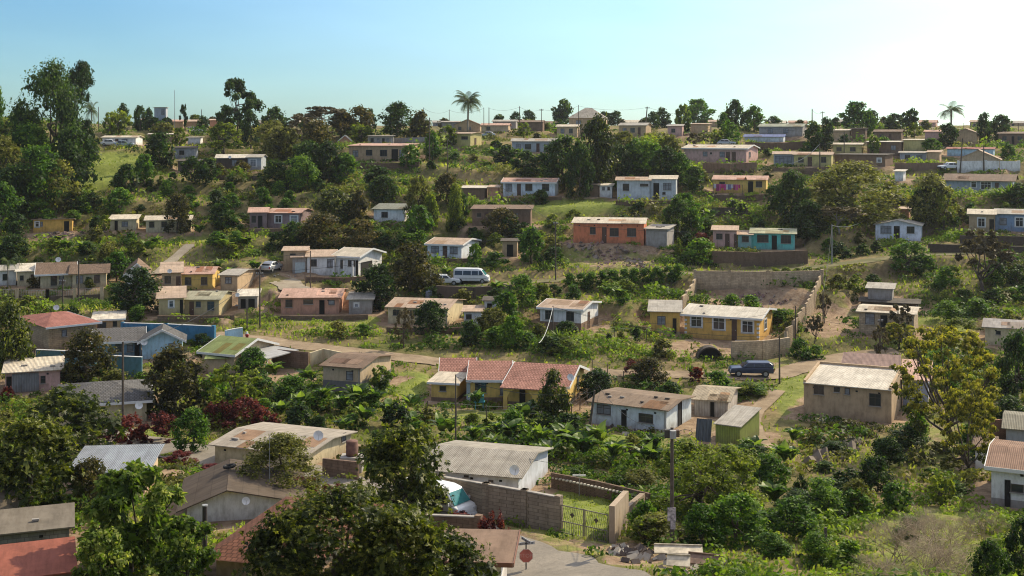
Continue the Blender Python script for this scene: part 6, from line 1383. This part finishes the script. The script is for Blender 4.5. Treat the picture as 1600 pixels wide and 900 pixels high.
def build_trees():
    # (kind, u, base v, height px, width px [, label])
    for a in [
        # left hill
        ('dark', 80, 275, 178, 124, 'biggest dark tree, dense and tall on the far left skyline'), ('euc', 120, 250, 158, 66, 'tall gum tree with separate leaf clumps leaning over the biggest dark tree'),
        ('green', -6, 250, 118, 44), ('green', 60, 330, 100, 96), ('dark', 112, 300, 100, 90), ('olive', 6, 305, 90, 80), ('dark', 22, 340, 84, 90), ('olive', 90, 330, 80, 76), ('green', 46, 285, 92, 90), ('green', 0, 368, 80, 80), ('dark', 132, 262, 76, 50), ('dome', 34, 258, 88, 80),
        ('windpalm', 143, 222, 68, 34), ('loose', 186, 214, 44, 40), ('dark', 192, 205, 44, 24), ('dark', 219, 205, 40, 26), ('dark', 233, 204, 36, 16), ('loose', 172, 216, 40, 30), ('euc', 287, 207, 42, 14), ('dark', 316, 207, 26, 22),
        ('euc', 372, 222, 96, 70, 'tall gum tree with airy rounded leaf clumps standing alone on the ridge'), ('dark', 352, 216, 52, 34), ('dark', 392, 232, 60, 36), ('loose', 350, 240, 48, 60), ('loose', 280, 232, 32, 26), ('olive', 255, 218, 26, 44),
        ('dark', 428, 212, 46, 42), ('olive', 425, 244, 56, 70), ('flat', 505, 214, 46, 66), ('flat', 480, 208, 30, 50), ('red', 533, 214, 42, 50), ('red', 560, 212, 46, 54), ('dark', 578, 208, 38, 22), ('dark', 620, 214, 54, 62, 'biggest dark round tree on the middle skyline'), ('red', 657, 218, 44, 44),
        ('loose', 563, 226, 34, 44), ('red', 495, 262, 74, 64), ('dark', 480, 290, 70, 74), ('olive', 448, 252, 52, 54), ('brown', 470, 236, 54, 60), ('dark', 515, 286, 66, 60), ('dark', 250, 264, 58, 52), ('shrub', 227, 262, 16, 26), ('dark', 300, 284, 40, 46), ('dark', 322, 290, 42, 44), ('red', 376, 276, 24, 34), ('red', 343, 274, 18, 22),
        ('palm', 731, 208, 72, 62, 'tallest palm, full drooping crown on the middle of the skyline'), ('loose', 700, 232, 38, 36), ('green', 676, 250, 46, 30), ('dark', 826, 192, 24, 26), ('dark', 880, 194, 42, 38), ('dark', 874, 196, 28, 26), ('dark', 946, 190, 22, 24), ('dark', 962, 192, 24, 26),
        ('dark', 1035, 200, 32, 30), ('dark', 1020, 202, 28, 26), ('papaya', 1068, 210, 46, 28), ('green', 1090, 196, 40, 52), ('dark', 1150, 204, 48, 36), ('green', 1178, 206, 40, 40), ('green', 1130, 206, 30, 22), ('dark', 1272, 237, 46, 32), ('dark', 1290, 236, 52, 30), ('green', 1140, 222, 32, 40),
        ('green', 1338, 206, 46, 56), ('dark', 1364, 204, 32, 24), ('green', 1356, 214, 40, 30), ('dark', 1398, 210, 32, 42), ('euc', 1424, 214, 46, 34), ('windpalm', 1486, 212, 56, 62, 'wind-bent palm with few arching fronds rising from an ivy mass'), ('dark', 1481, 228, 36, 36), ('dark', 1538, 224, 48, 26), ('dark', 1563, 222, 44, 40), ('papaya', 1365, 244, 32, 20), ('green', 1382, 240, 26, 26), ('dark', 1319, 230, 18, 20), ('loose', 1428, 218, 26, 24), ('green', 1575, 250, 28, 26), ('green', 1455, 242, 26, 34),
        ('dark', 806, 200, 26, 20), ('loose', 818, 218, 26, 30), ('red', 839, 222, 14, 20), ('loose', 1020, 250, 40, 50), ('olive', 975, 240, 34, 56), ('brown', 1085, 236, 28, 30), ('olive', 1047, 246, 36, 40), ('loose', 1120, 226, 24, 26),
        ('dome', 932, 300, 122, 74, 'tallest dark tree on the upper slope, just behind the two-roof grey house'), ('dark', 880, 296, 84, 70), ('dark', 905, 308, 88, 50), ('green', 1010, 282, 62, 80), ('dark', 965, 286, 60, 50), ('green', 1060, 290, 50, 60), ('green', 990, 276, 58, 44), ('dark', 860, 270, 46, 40), ('dark', 790, 262, 36, 44), ('dark', 1085, 300, 40, 40),
        ('dark', 1040, 292, 62, 60), ('dark', 820, 275, 40, 50),
        # upper slope left and middle
        ('dark', 197, 306, 50, 42), ('green', 225, 290, 48, 40), ('dark', 240, 205, 22, 26), ('dark', 260, 205, 20, 24), ('green', 250, 208, 18, 30), ('green', 187, 338, 44, 50), ('dark', 120, 330, 36, 40), ('red', 277, 364, 60, 50, 'rust-leaved mango tree in front of the cream twin-window cottage'), ('dark', 348, 358, 42, 48), ('loose', 164, 364, 28, 20), ('green', 60, 340, 30, 60), ('dark', 25, 380, 46, 44), ('dark', 18, 410, 44, 60),
        ('dome', 520, 352, 58, 74), ('red', 562, 346, 48, 34), ('red', 505, 392, 60, 82, 'larger rust-brown mango tree left of the white and blue cottage'), ('red', 562, 395, 52, 74), ('dark', 460, 385, 40, 46), ('green', 420, 350, 30, 30), ('dark', 430, 300, 50, 60), ('green', 470, 300, 56, 60), ('green', 540, 290, 50, 50), ('dark', 590, 300, 40, 50), ('green', 640, 262, 36, 40), ('dark', 600, 318, 44, 60),
        ('olive', 654, 346, 70, 50), ('column', 673, 358, 58, 30), ('green', 655, 372, 50, 50), ('column', 712, 362, 74, 34), ('red', 697, 318, 46, 44), ('dark', 720, 340, 40, 30), ('red', 782, 372, 46, 64), ('dark', 800, 372, 34, 50), ('papaya', 770, 345, 30, 26), ('green', 830, 412, 58, 44), ('green', 640, 385, 20, 46), ('red', 640, 456, 78, 84, 'large brown-tinged mango tree below the green hedge, beside the terrace track'),
        ('dark', 588, 484, 70, 78, 'dark leafy tree leaning over the grey shed roof'), ('red', 680, 458, 30, 40), ('green', 742, 416, 36, 28), ('shrub', 775, 418, 24, 50), ('dark', 845, 320, 24, 30), ('dark', 806, 302, 18, 18), ('dark', 868, 300, 18, 14), ('green', 1070, 344, 42, 50), ('dark', 1058, 378, 70, 48), ('green', 1084, 372, 46, 34),
        ('column', 1060, 408, 38, 12), ('shrubr', 1095, 385, 24, 36), ('green', 1096, 412, 40, 56), ('olive', 1335, 350, 96, 172, 'huge spreading pale olive tree below the lemon house'), ('dark', 1240, 350, 84, 70), ('dark', 1262, 372, 60, 60), ('olive', 1455, 352, 78, 80), ('dark', 1445, 352, 60, 50), ('loose', 1475, 362, 60, 44), ('flat', 1312, 366, 42, 84), ('dark', 1210, 330, 40, 40),
        ('green', 1420, 424, 46, 78, 'round bright green tree on the terrace edge below the pale lilac gable house'), ('openbrown', 1535, 458, 96, 92, 'open rust-brown tree with bare forked trunk on the right slope'), ('dark', 1560, 440, 30, 40), ('green', 1575, 420, 30, 36), ('yucca', 1578, 318, 40, 60), ('yucca', 1560, 316, 30, 40), ('dark', 1590, 320, 34, 50), ('shrubo', 1500, 352, 30, 40),
        # middle band
        ('dark', 213, 488, 70, 94, 'round dark green tree with short trunk below the brown-roofed manor'), ('green', 182, 440, 46, 44), ('windpalm', 12, 448, 54, 34), ('windpalm', 30, 440, 46, 26), ('dark', 110, 446, 20, 18), ('ball', 138, 450, 16, 18), ('ballg', 140, 452, 14, 22), ('red', 50, 450, 16, 20), ('dark', 672, 524, 54, 64, 'compact round dark tree in front of the cream-gabled house'),
        ('brown', 631, 544, 66, 34), ('green', 815, 480, 50, 60), ('green', 790, 500, 44, 50), ('olive', 770, 530, 50, 60), ('dark', 735, 540, 40, 40), ('green', 800, 545, 50, 44), ('yucca', 770, 540, 34, 30), ('ballg', 843, 531, 24, 36, 'trimmed yellow-topped hedge bush before the brown-skirted white house'), ('ball', 951, 536, 15, 16), ('ballg', 970, 536, 19, 19), ('ball', 995, 535, 22, 22), ('dark', 885, 524, 22, 40), ('yucca', 872, 532, 24, 30),
        ('shrubl', 880, 552, 24, 70), ('shrubo', 1035, 560, 30, 44), ('red', 1015, 602, 42, 64), ('shrubr', 1000, 588, 28, 60), ('shrubr', 1088, 596, 22, 24), ('yucca', 1079, 590, 28, 18), ('yucca', 1103, 598, 32, 14), ('shrubl', 1170, 618, 20, 60), ('shrub', 1170, 616, 18, 70), ('shrub', 1250, 562, 34, 40), ('shrub', 1275, 560, 20, 30), ('openbrown', 1273, 540, 46, 30), ('openbrown', 1288, 505, 44, 24), ('yellow', 1405, 545, 40, 56), ('shrubl', 1500, 520, 24, 70), ('shrub', 1480, 500, 30, 60),
        ('dark', 1590, 628, 110, 70, 'dark bushy tree behind the yellow-tipped tree at the right edge'), ('yellow', 1478, 712, 200, 165, 'large spreading tree with yellow-green leaf tips beside the lilac annex house'), ('yellow', 1512, 750, 150, 90), ('green', 1432, 700, 60, 40), ('green', 395, 590, 46, 60),
        # lower left
        ('dome', 16, 596, 122, 80, 'dark mango tree cut by the left edge above the pink shack'), ('red', 136, 602, 88, 92, 'brown-tinged round mango tree in front of the teal garden wall'), ('red', 272, 648, 106, 116, 'widest rust-brown mango tree between blue house and green-roofed house'), ('loose', 368, 652, 84, 104), ('green', 332, 640, 54, 50), ('papaya', 108, 602, 30, 40),
        ('dome', 105, 735, 130, 175, 'big dark mango tree in front of the grey tiled bungalow'), ('dome', 45, 815, 165, 190, 'big sparkling dark mango tree at the left edge above the grey dome'), ('red', 140, 806, 88, 80), ('papaya', 205, 905, 172, 160, 'large bright papaya-like tree beside the silver roof in the foreground'), ('papaya', 290, 925, 116, 104, 'lower bright papaya-like tree beside the terracotta roof'), ('papaya', 160, 935, 105, 90),
        ('shrubr', 385, 668, 46, 80), ('shrubr', 345, 666, 42, 60), ('shrubr', 415, 672, 34, 50), ('shrubr', 250, 690, 44, 70), ('shrubr', 205, 692, 44, 50), ('shrubr', 165, 692, 36, 50), ('shrubr', 12, 625, 20, 26), ('green', 300, 706, 66, 66), ('shrubr', 230, 716, 18, 50), ('shrubr', 280, 724, 18, 60), ('shrubl', 262, 722, 14, 40), ('shrubr', 330, 742, 16, 60), ('shrubr', 400, 758, 18, 60),
        ('olive', 437, 776, 96, 150, 'wide loose ochre-green bush tree at the end of the stained pale roof'), ('shrubr', 470, 776, 28, 80), ('shrubr', 520, 778, 22, 50), ('dome', 630, 822, 162, 168, 'large dark tree standing over the white minibus by the road'), ('dome', 530, 975, 212, 290, 'foreground mango tree, widest and glossiest crown at the bottom of the view'), ('dome', 445, 970, 178, 160, 'foreground mango tree left half with dense glossy leaves'), ('dome', 625, 975, 185, 200, 'foreground mango tree behind the short pillar wall'), ('dome', 705, 960, 132, 150, 'small foreground mango tree by the brown-roofed bottom house'),
        ('shrubr', 772, 868, 72, 60, 'dense wine-red bush beside the paved road'), ('shrubr', 690, 818, 24, 60), ('shrubr', 720, 822, 22, 50), ('shrubr', 664, 822, 26, 50), ('shrub', 765, 920, 22, 24),
        ('dome', 865, 664, 84, 58, 'lone dark round tree with bare trunk at the corner of the yellow tiled house'), ('papaya', 595, 612, 40, 34), ('dark', 830, 655, 30, 30), ('green', 920, 700, 30, 30),
        ('loose', 1100, 812, 124, 190, 'wide yellow-green fine-leaved tree in the gully behind the transformer pole'), ('green', 1096, 856, 66, 76), ('loose', 1135, 818, 110, 150), ('green', 1150, 850, 78, 110), ('loose', 1008, 852, 44, 60), ('green', 1006, 840, 56, 52), ('green', 1200, 770, 60, 70), ('green', 1240, 840, 60, 90), ('dark', 1180, 745, 50, 60), ('green', 1290, 810, 50, 70), ('dark', 1370, 770, 56, 60),
        ('twigs', 1400, 880, 92, 140), ('twigs', 1480, 882, 104, 150), ('twigs', 1440, 905, 84, 160), ('twigs', 1540, 850, 70, 90), ('twigs', 1380, 915, 60, 110), ('twigs', 1500, 915, 70, 130), ('twigs', 1450, 850, 60, 110), ('dark', 1600, 905, 96, 66), ('dark', 1550, 925, 80, 70), ('olive', 1340, 800, 50, 60), ('green', 1400, 800, 44, 50), ('loose', 1470, 790, 50, 44), ('shrubo', 990, 720, 40, 46), ('shrubo', 1000, 760, 30, 60), ('shrub', 1420, 840, 34, 60),
        ('brown', 1375, 560, 50, 30), ('openbrown', 1408, 535, 60, 40),
    ]: T(*a)
    for u in range(890, 1075, 17): T('shrub', u, 452 - (u - 890) * .08, 24, 30, 'leafy green shrub of the long hedge under the terrace track, above the small white house' )
    for u in range(1210, 1300, 18): T('shrubl', u, 432, 14, 26, 'bright yellow-green shrub on the bank above the block walls')
    rr = random.Random(9)
    for i in range(46):
        u = rr.uniform(1010, 1530); v = rr.uniform(700, 890)
        if v < 735 and 1250 < u < 1300 or (u > 1355 and v > 785): continue
        h = rr.uniform(30, 62) * (.7 + (v - 700) / 400); T('shrubd' if 1170 < u < 1430 and v < 795 else rr.choice(['shrub', 'shrub', 'shrubd', 'shrubo', 'shrubl', 'green']), u, v, h * rr.uniform(.6, 1), h * rr.uniform(1.0, 1.9))  # hollow gets only the dark leaf colour, to imitate shade from the terrain
    for i in range(26):
        u = rr.uniform(400, 930); v = rr.uniform(635, 700)
        T(rr.choice(['shrub', 'shrubd', 'shrub', 'green', 'shrubl']), u, v, rr.uniform(18, 34), rr.uniform(26, 50)) if not (660 < u < 930 and v < 672) else None
    rr = random.Random(5)
    for i in range(46):
        u = 215 + 1385 * i / 46 + rr.uniform(-12, 12)
        if any(abs(u - q) < 26 for q in (731, 1486, 372, 273)): continue
        h = rr.uniform(9, 20); T(rr.choice(['dark', 'dark', 'green', 'red', 'loose', 'dome']), u, 198 + rr.uniform(0, 6), h, h * rr.uniform(1.0, 1.7))
    # bananas in the valley
    for a in [(430, 600, 36), (455, 622, 40), (480, 606, 34), (505, 640, 40), (470, 650, 38), (535, 650, 36), (560, 640, 42), (590, 640, 34), (440, 660, 34), (610, 662, 38), (640, 650, 36), (575, 668, 34), (540, 684, 32), (650, 680, 36), (690, 690, 44), (740, 700, 40), (770, 716, 38), (800, 700, 44), (820, 668, 40), (850, 704, 40), (880, 712, 50), (910, 726, 54), (935, 704, 44), (960, 730, 46), (1010, 742, 48), (1022, 720, 44), (860, 730, 44), (780, 690, 36),
              (1225, 740, 46), (1205, 800, 52), (1180, 720, 38), (1240, 700, 36), (100, 400, 26), (88, 388, 22), (128, 398, 24), (240, 392, 24), (300, 352, 24), (308, 372, 24), (230, 400, 26), (740, 640, 30), (825, 390, 30), (845, 260, 22), (770, 248, 20), (790, 250, 20), (965, 476, 28), (945, 470, 26), (1108, 350, 26), (1098, 368, 26), (780, 468, 30), (808, 250, 20), (1590, 470, 24), (1565, 470, 22), (700, 440, 24), (20, 372, 22), (360, 440, 24), (340, 428, 22), (395, 430, 24), (380, 395, 28), (350, 395, 26), (1375, 232, 18)]:
        T('banana', a[0], a[1], a[2] * 1.15, a[2] * 1.35)

def build_fill():
    """more shrubs on the open slope wherever they would not stand before a house"""
    rr = random.Random(11); n = 0; placed = []
    kinds = ['shrubd'] * 5 + ['shrub'] * 5 + ['shrubl'] * 3 + ['shrubo'] * 2 + ['dark'] * 3 + ['green'] * 2
    tries = 0
    while n < 250 and tries < 9000:
        tries += 1
        u = rr.uniform(0, 1600); v = 208 + (rr.random() ** .95) * 477
        k = rr.choice(kinds); s = rr.uniform(.8, 1.5) * (10 + (v - 200) * .06); h = s * rr.uniform(.7, 1.1); w = s * 1.3
        cl, so = openness(np.array([u]), np.array([v]))
        if cl[0] > .2: continue
        bad = False
        for (a, b, c, d) in HB:
            if u + w * .5 > a and u - w * .5 < b and v > c + 3 and v - h < d and v > d - 12: bad = True; break
            if u > a and u < b and v > d and v < d + 14: bad = True; break
        if bad or any((u - q[0]) ** 2 + ((v - q[1]) * 1.6) ** 2 < (s * .8) ** 2 for q in placed): continue
        p = G(u, v); x = np.array([p.x]); y = np.array([p.y])
        if near_road(x, y)[0] < 3.2 or near_pad(x, y)[0] < .6: continue
        T(k, u, v, h, w); placed.append((u, v)); n += 1
_gx = np.linspace(-240, 240, 641); _gy = np.linspace(28, 424, 529); _GR = {}
def _grid(fn, x, y):
    if fn not in _GR:
        X, Y = np.meshgrid(_gx, _gy); _GR[fn] = fn(X.ravel(), Y.ravel()).reshape(X.shape)
    Z = _GR[fn]; i = np.clip((x + 240) / .75, 0, 638.99); j = np.clip((y - 28) / .75, 0, 526.99); i0 = i.astype(int); j0 = j.astype(int); a = i - i0; b = j - j0
    return (Z[j0, i0] * (1 - a) + Z[j0, i0 + 1] * a) * (1 - b) + (Z[j0 + 1, i0] * (1 - a) + Z[j0 + 1, i0 + 1] * a) * b
def _nr(x, y):
    D = np.full_like(x, 99.)
    for (P, hw) in ROADS:
        for a, b in zip(P[:-1], P[1:]):
            ab = b[:2] - a[:2]; t = np.clip(((x - a[0]) * ab[0] + (y - a[1]) * ab[1]) / ab.dot(ab), 0, 1)
            D = np.minimum(D, np.hypot(x - a[0] - t * ab[0], y - a[1] - t * ab[1]) - hw)
    return D
def _np(x, y):
    D = np.full_like(x, 99.)
    for (cx, cy, c, s, hx, hy, zz, fade) in PADS:
        dx = x - cx; dy = y - cy; lx = np.abs(dx * c + dy * s) - hx; ly = np.abs(-dx * s + dy * c) - hy
        D = np.minimum(D, np.maximum(lx, ly))
    return D
def near_road(x, y): return _grid(_nr, x, y)
def near_pad(x, y): return _grid(_np, x, y)
def terr_fast(x, y): return _grid(terr, x, y)
def fbm(x, y, s):
    return (np.sin(x * s + 1.3 * np.sin(y * s * .7)) * np.sin(y * s * 1.1 + 1.7 * np.sin(x * s * .6)) + .5 * np.sin(x * s * 2.3 + 2) * np.sin(y * s * 2.1 + np.sin(x * s))) / 1.5
def build_undergrowth():
    rng = np.random.default_rng(21)
    M_ = 26000
    u = rng.uniform(-140, 1740, M_); v = 203 + 760 * rng.random(M_) ** 1.15
    y = np.interp(-v, [-a for a in _PV], _PY); y = y + rng.normal(0, 1.2, M_); x = (u - 800) / F * y
    z = terr_fast(x, y); cl, so = openness(u, V0 - F * z / y)
    nr_ = near_road(x, y); keep = (nr_ > .5) & ((nr_ > 3.0) | (rng.random(M_) < .18)) & (near_pad(x, y) > -.1)
    dens = np.clip(.38 + .6 * fbm(x, y, .13), .05, 1) * (1 - cl * .97)
    bush = keep & (rng.random(M_) < dens) & (y > 50)
    xb, yb, zb = x[bush], y[bush], z[bush]; n = len(xb)
    Rr = rng.uniform(.35, 1.0, n) * (.55 + yb / 215) * (1 + .5 * (fbm(xb, yb, .3) > .1))
    hb = Rr * rng.uniform(.55, 1.15, n); hb = np.where(near_road(xb, yb) < 3.4, np.minimum(hb, .4), hb)
    dp = near_pad(xb, yb); lim = np.where(dp < 2.5, .45, 9); hb = np.minimum(hb, lim)
    per = 60; ii = np.repeat(np.arange(n), per); d = unit(rng.normal(size=(n * per, 3)) + np.array([0, 0, .5])); d[:, 2] = np.abs(d[:, 2])
    rf = rng.uniform(.55, 1.1, n * per)
    c = np.stack([xb[ii] + d[:, 0] * Rr[ii] * rf, yb[ii] + d[:, 1] * Rr[ii] * rf, zb[ii] + d[:, 2] * hb[ii] * rf + .02], 1)
    c[:, 2] = np.maximum(c[:, 2], terr_fast(c[:, 0], c[:, 1]) + .03)
    nn = unit(d * .7 + rng.normal(size=d.shape) * .5 + np.array([0, 0, .3])); sz = (Rr[ii] * .15 + .02) * rng.uniform(.6, 1.3, n * per)
    q = leaf_quads(c, nn, sz, rng, .6)
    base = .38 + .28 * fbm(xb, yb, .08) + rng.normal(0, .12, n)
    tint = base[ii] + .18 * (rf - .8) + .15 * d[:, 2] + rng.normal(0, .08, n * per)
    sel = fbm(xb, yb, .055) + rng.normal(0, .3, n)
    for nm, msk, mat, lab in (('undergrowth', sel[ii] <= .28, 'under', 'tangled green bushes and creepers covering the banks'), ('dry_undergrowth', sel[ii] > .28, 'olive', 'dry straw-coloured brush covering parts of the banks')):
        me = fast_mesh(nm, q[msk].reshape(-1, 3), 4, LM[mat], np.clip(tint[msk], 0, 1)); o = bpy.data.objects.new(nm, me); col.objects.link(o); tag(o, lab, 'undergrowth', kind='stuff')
    # grass blades
    KG = 170000
    u = rng.uniform(-100, 1700, KG); v = 206 + 740 * rng.random(KG) ** .9
    y = np.interp(-v, [-a for a in _PV], _PY) + rng.normal(0, .8, KG); x = (u - 800) / F * y; z = terr_fast(x, y); cl, so = openness(u, V0 - F * z / y)
    pd = near_pad(x, y)
    keep = (near_road(x, y) > .1) & (pd > .05) & (rng.random(KG) < np.clip(.4 + .5 * fbm(x, y, .10) + .6 * cl * (1 - so) - .75 * so * cl, .04, 1)) & ((pd > 1.6) | (rng.random(KG) < .25)) & (y > 46)
    x, y, z, cl = x[keep], y[keep], z[keep], cl[keep]; n = len(x)
    h = rng.uniform(.12, .34, n) * (.5 + y / 180) * (1 - .5 * cl); a = rng.random(n) * 6.28; wd = h * .35
    dx = np.cos(a) * wd; dy = np.sin(a) * wd; lx = rng.normal(0, .35, n) * h; ly = rng.normal(0, .35, n) * h
    V = np.stack([np.stack([x - dx, y - dy, z - .03], 1), np.stack([x + dx, y + dy, z - .03], 1), np.stack([x + lx + dx * .4, y + ly, z + h], 1), np.stack([x + lx - dx * .8, y + ly, z + h * .8], 1)], 1)
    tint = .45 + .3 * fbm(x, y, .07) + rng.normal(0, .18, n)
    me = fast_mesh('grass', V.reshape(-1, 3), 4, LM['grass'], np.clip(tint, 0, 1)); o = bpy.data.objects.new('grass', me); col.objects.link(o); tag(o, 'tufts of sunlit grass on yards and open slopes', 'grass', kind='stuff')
# ------------------------------------------------------------------ assemble
FAST['on'] = True
build_walls()
wpaint = simple('white_car_paint', (.72, .73, .72), .3, spec=.6, noise=.05)
spaint = simple('silver_car_paint', (.42, .44, .46), .3, metal=.4, noise=.05)
bpaint = simple('dark_blue_car_paint', (.03, .045, .09), .3, spec=.6, noise=.1)
car('white high-roofed minibus taxi parked on the terrace track', 737, 442, -6, 'minibus', wpaint, name='minibus', cat='minibus')
car('white minibus parked under the dark tree by the paved road, nose towards the road', 682, 808, -36, 'minibus', wpaint, name='minibus', cat='minibus')
car('dark blue estate car parked where the dirt road bends', 1174, 588, 176, 'suv', bpaint)
car('white car mostly hidden behind a shrub left of the minibus taxi', 694, 446, 0, 'suv', wpaint)
car('silver car on the ridge below the tall palm', 761, 215, 175, 'car', spaint)
car('white car parked before the white ridge cottage', 173, 229, 10, 'car', wpaint, group='cars before the white ridge cottage')
car('pale blue-grey car further right before the white ridge cottage', 194, 230, 10, 'car', simple('bluegrey_car', (.3, .38, .42), .3), group='cars before the white ridge cottage')
car('white car at the end of the white panel wall', 1483, 266, 190, 'car', wpaint)
car('pale grey car in the shade beside the beige back building', 424, 424, 75, 'car', spaint)
car('white car on the ridge left of the tall airy gum tree', 305, 208, 0, 'suv', wpaint)
car('grey car roof showing above the pink house', 1134, 228, 0, 'car', spaint)
build_poles(); build_sign(); build_misc()
build_trees(); build_fill(); build_undergrowth(); build_roads(); build_ground(); build_haze()
# blue saloon parked beside the teal house
# ------------------------------------------------------------------ light, sky, camera
AZ, EL = 46.0, 35.0
w = bpy.data.worlds.new('World'); sc.world = w; w.use_nodes = True; nt = w.node_tree
bg = nt.nodes['Background']; sky = nt.nodes.new('ShaderNodeTexSky'); sky.sky_type = 'NISHITA'; sky.sun_disc = False
sky.sun_elevation = R(EL); sky.sun_rotation = R(AZ); sky.air_density = 1.0; sky.dust_density = .6; sky.ozone_density = 3.0; sky.altitude = 200
tc = nt.nodes.new('ShaderNodeTexCoord')
sund = Vector((math.sin(R(AZ)) * math.cos(R(EL)), math.cos(R(AZ)) * math.cos(R(EL)), math.sin(R(EL))))
dt = N(nt, 'ShaderNodeVectorMath', operation='DOT_PRODUCT'); L(nt, tc.outputs['Generated'], dt.inputs[0]); dt.inputs[1].default_value = sund
g = ramp(nt, dt.outputs['Value'], [(.40, (0, 0, 0, 1)), (.68, (.26, .26, .26, 1)), (.88, (1, 1, 1, 1))])   # hazy brightening of the air towards the sun
hz = mixc(nt, 1.0, (5.4, 5.3, 4.8, 1), g.outputs[0], 'MULTIPLY')
tintc = mixc(nt, 1.0, sky.outputs[0], (.50, .74, .90, 1), 'MULTIPLY')
spz = N(nt, 'ShaderNodeSeparateXYZ'); L(nt, tc.outputs['Generated'], spz.inputs[0])
up = ramp(nt, spz.outputs[2], [(.22, (0, 0, 0, 1)), (.65, (1, 1, 1, 1))])      # warm glow added overhead, out of frame, as fill light
fill_glow = mixc(nt, 1.0, (3.1, 2.6, 2.1, 1), up.outputs[0], 'MULTIPLY')
cmp_ = N(nt, 'ShaderNodeMapping'); cmp_.inputs['Scale'].default_value = (1.4, 1.4, 7); L(nt, tc.outputs['Generated'], cmp_.inputs['Vector'])
cn = N(nt, 'ShaderNodeTexNoise', Scale=2.2, Detail=5.0, Roughness=.55); L(nt, cmp_.outputs[0], cn.inputs['Vector'])
cl_ = ramp(nt, cn.outputs[0], [(.40, (.965, .97, .975, 1)), (.68, (1.07, 1.055, 1.04, 1))])       # faint uneven haze
ad = mixc(nt, 1.0, mixc(nt, 1.0, mixc(nt, 1.0, tintc, hz, 'ADD'), fill_glow, 'ADD'), cl_.outputs[0], 'MULTIPLY'); L(nt, ad, bg.inputs[0]); bg.inputs[1].default_value = .145
sl = bpy.data.lights.new('sun', 'SUN'); sl.energy = 5.5; sc.cycles.filter_width = 1.1; sl.angle = R(.5); sl.color = (1.0, .86, .62)
so_ = bpy.data.objects.new('sun', sl); col.objects.link(so_); so_.rotation_euler = sund.to_track_quat('Z', 'Y').to_euler()
cam = bpy.data.cameras.new('camera'); co = bpy.data.objects.new('camera', cam); col.objects.link(co); sc.camera = co
co.location = (0, 0, 0); co.rotation_euler = (R(90), 0, 0)
cam.sensor_fit = 'HORIZONTAL'; cam.sensor_width = 36; cam.lens = 36 * F / 1600; cam.shift_y = -(450 - V0) / 1600; cam.clip_start = .5; cam.clip_end = 9000
sc.view_settings.view_transform = 'Standard'; sc.view_settings.look = 'None'; sc.view_settings.exposure = 0
sc.render.engine = 'CYCLES'; sc.render.resolution_x = 1024; sc.render.resolution_y = 576
sc.cycles.max_bounces = 7; sc.cycles.diffuse_bounces = 4; sc.cycles.transmission_bounces = 3; sc.cycles.transparent_max_bounces = 4
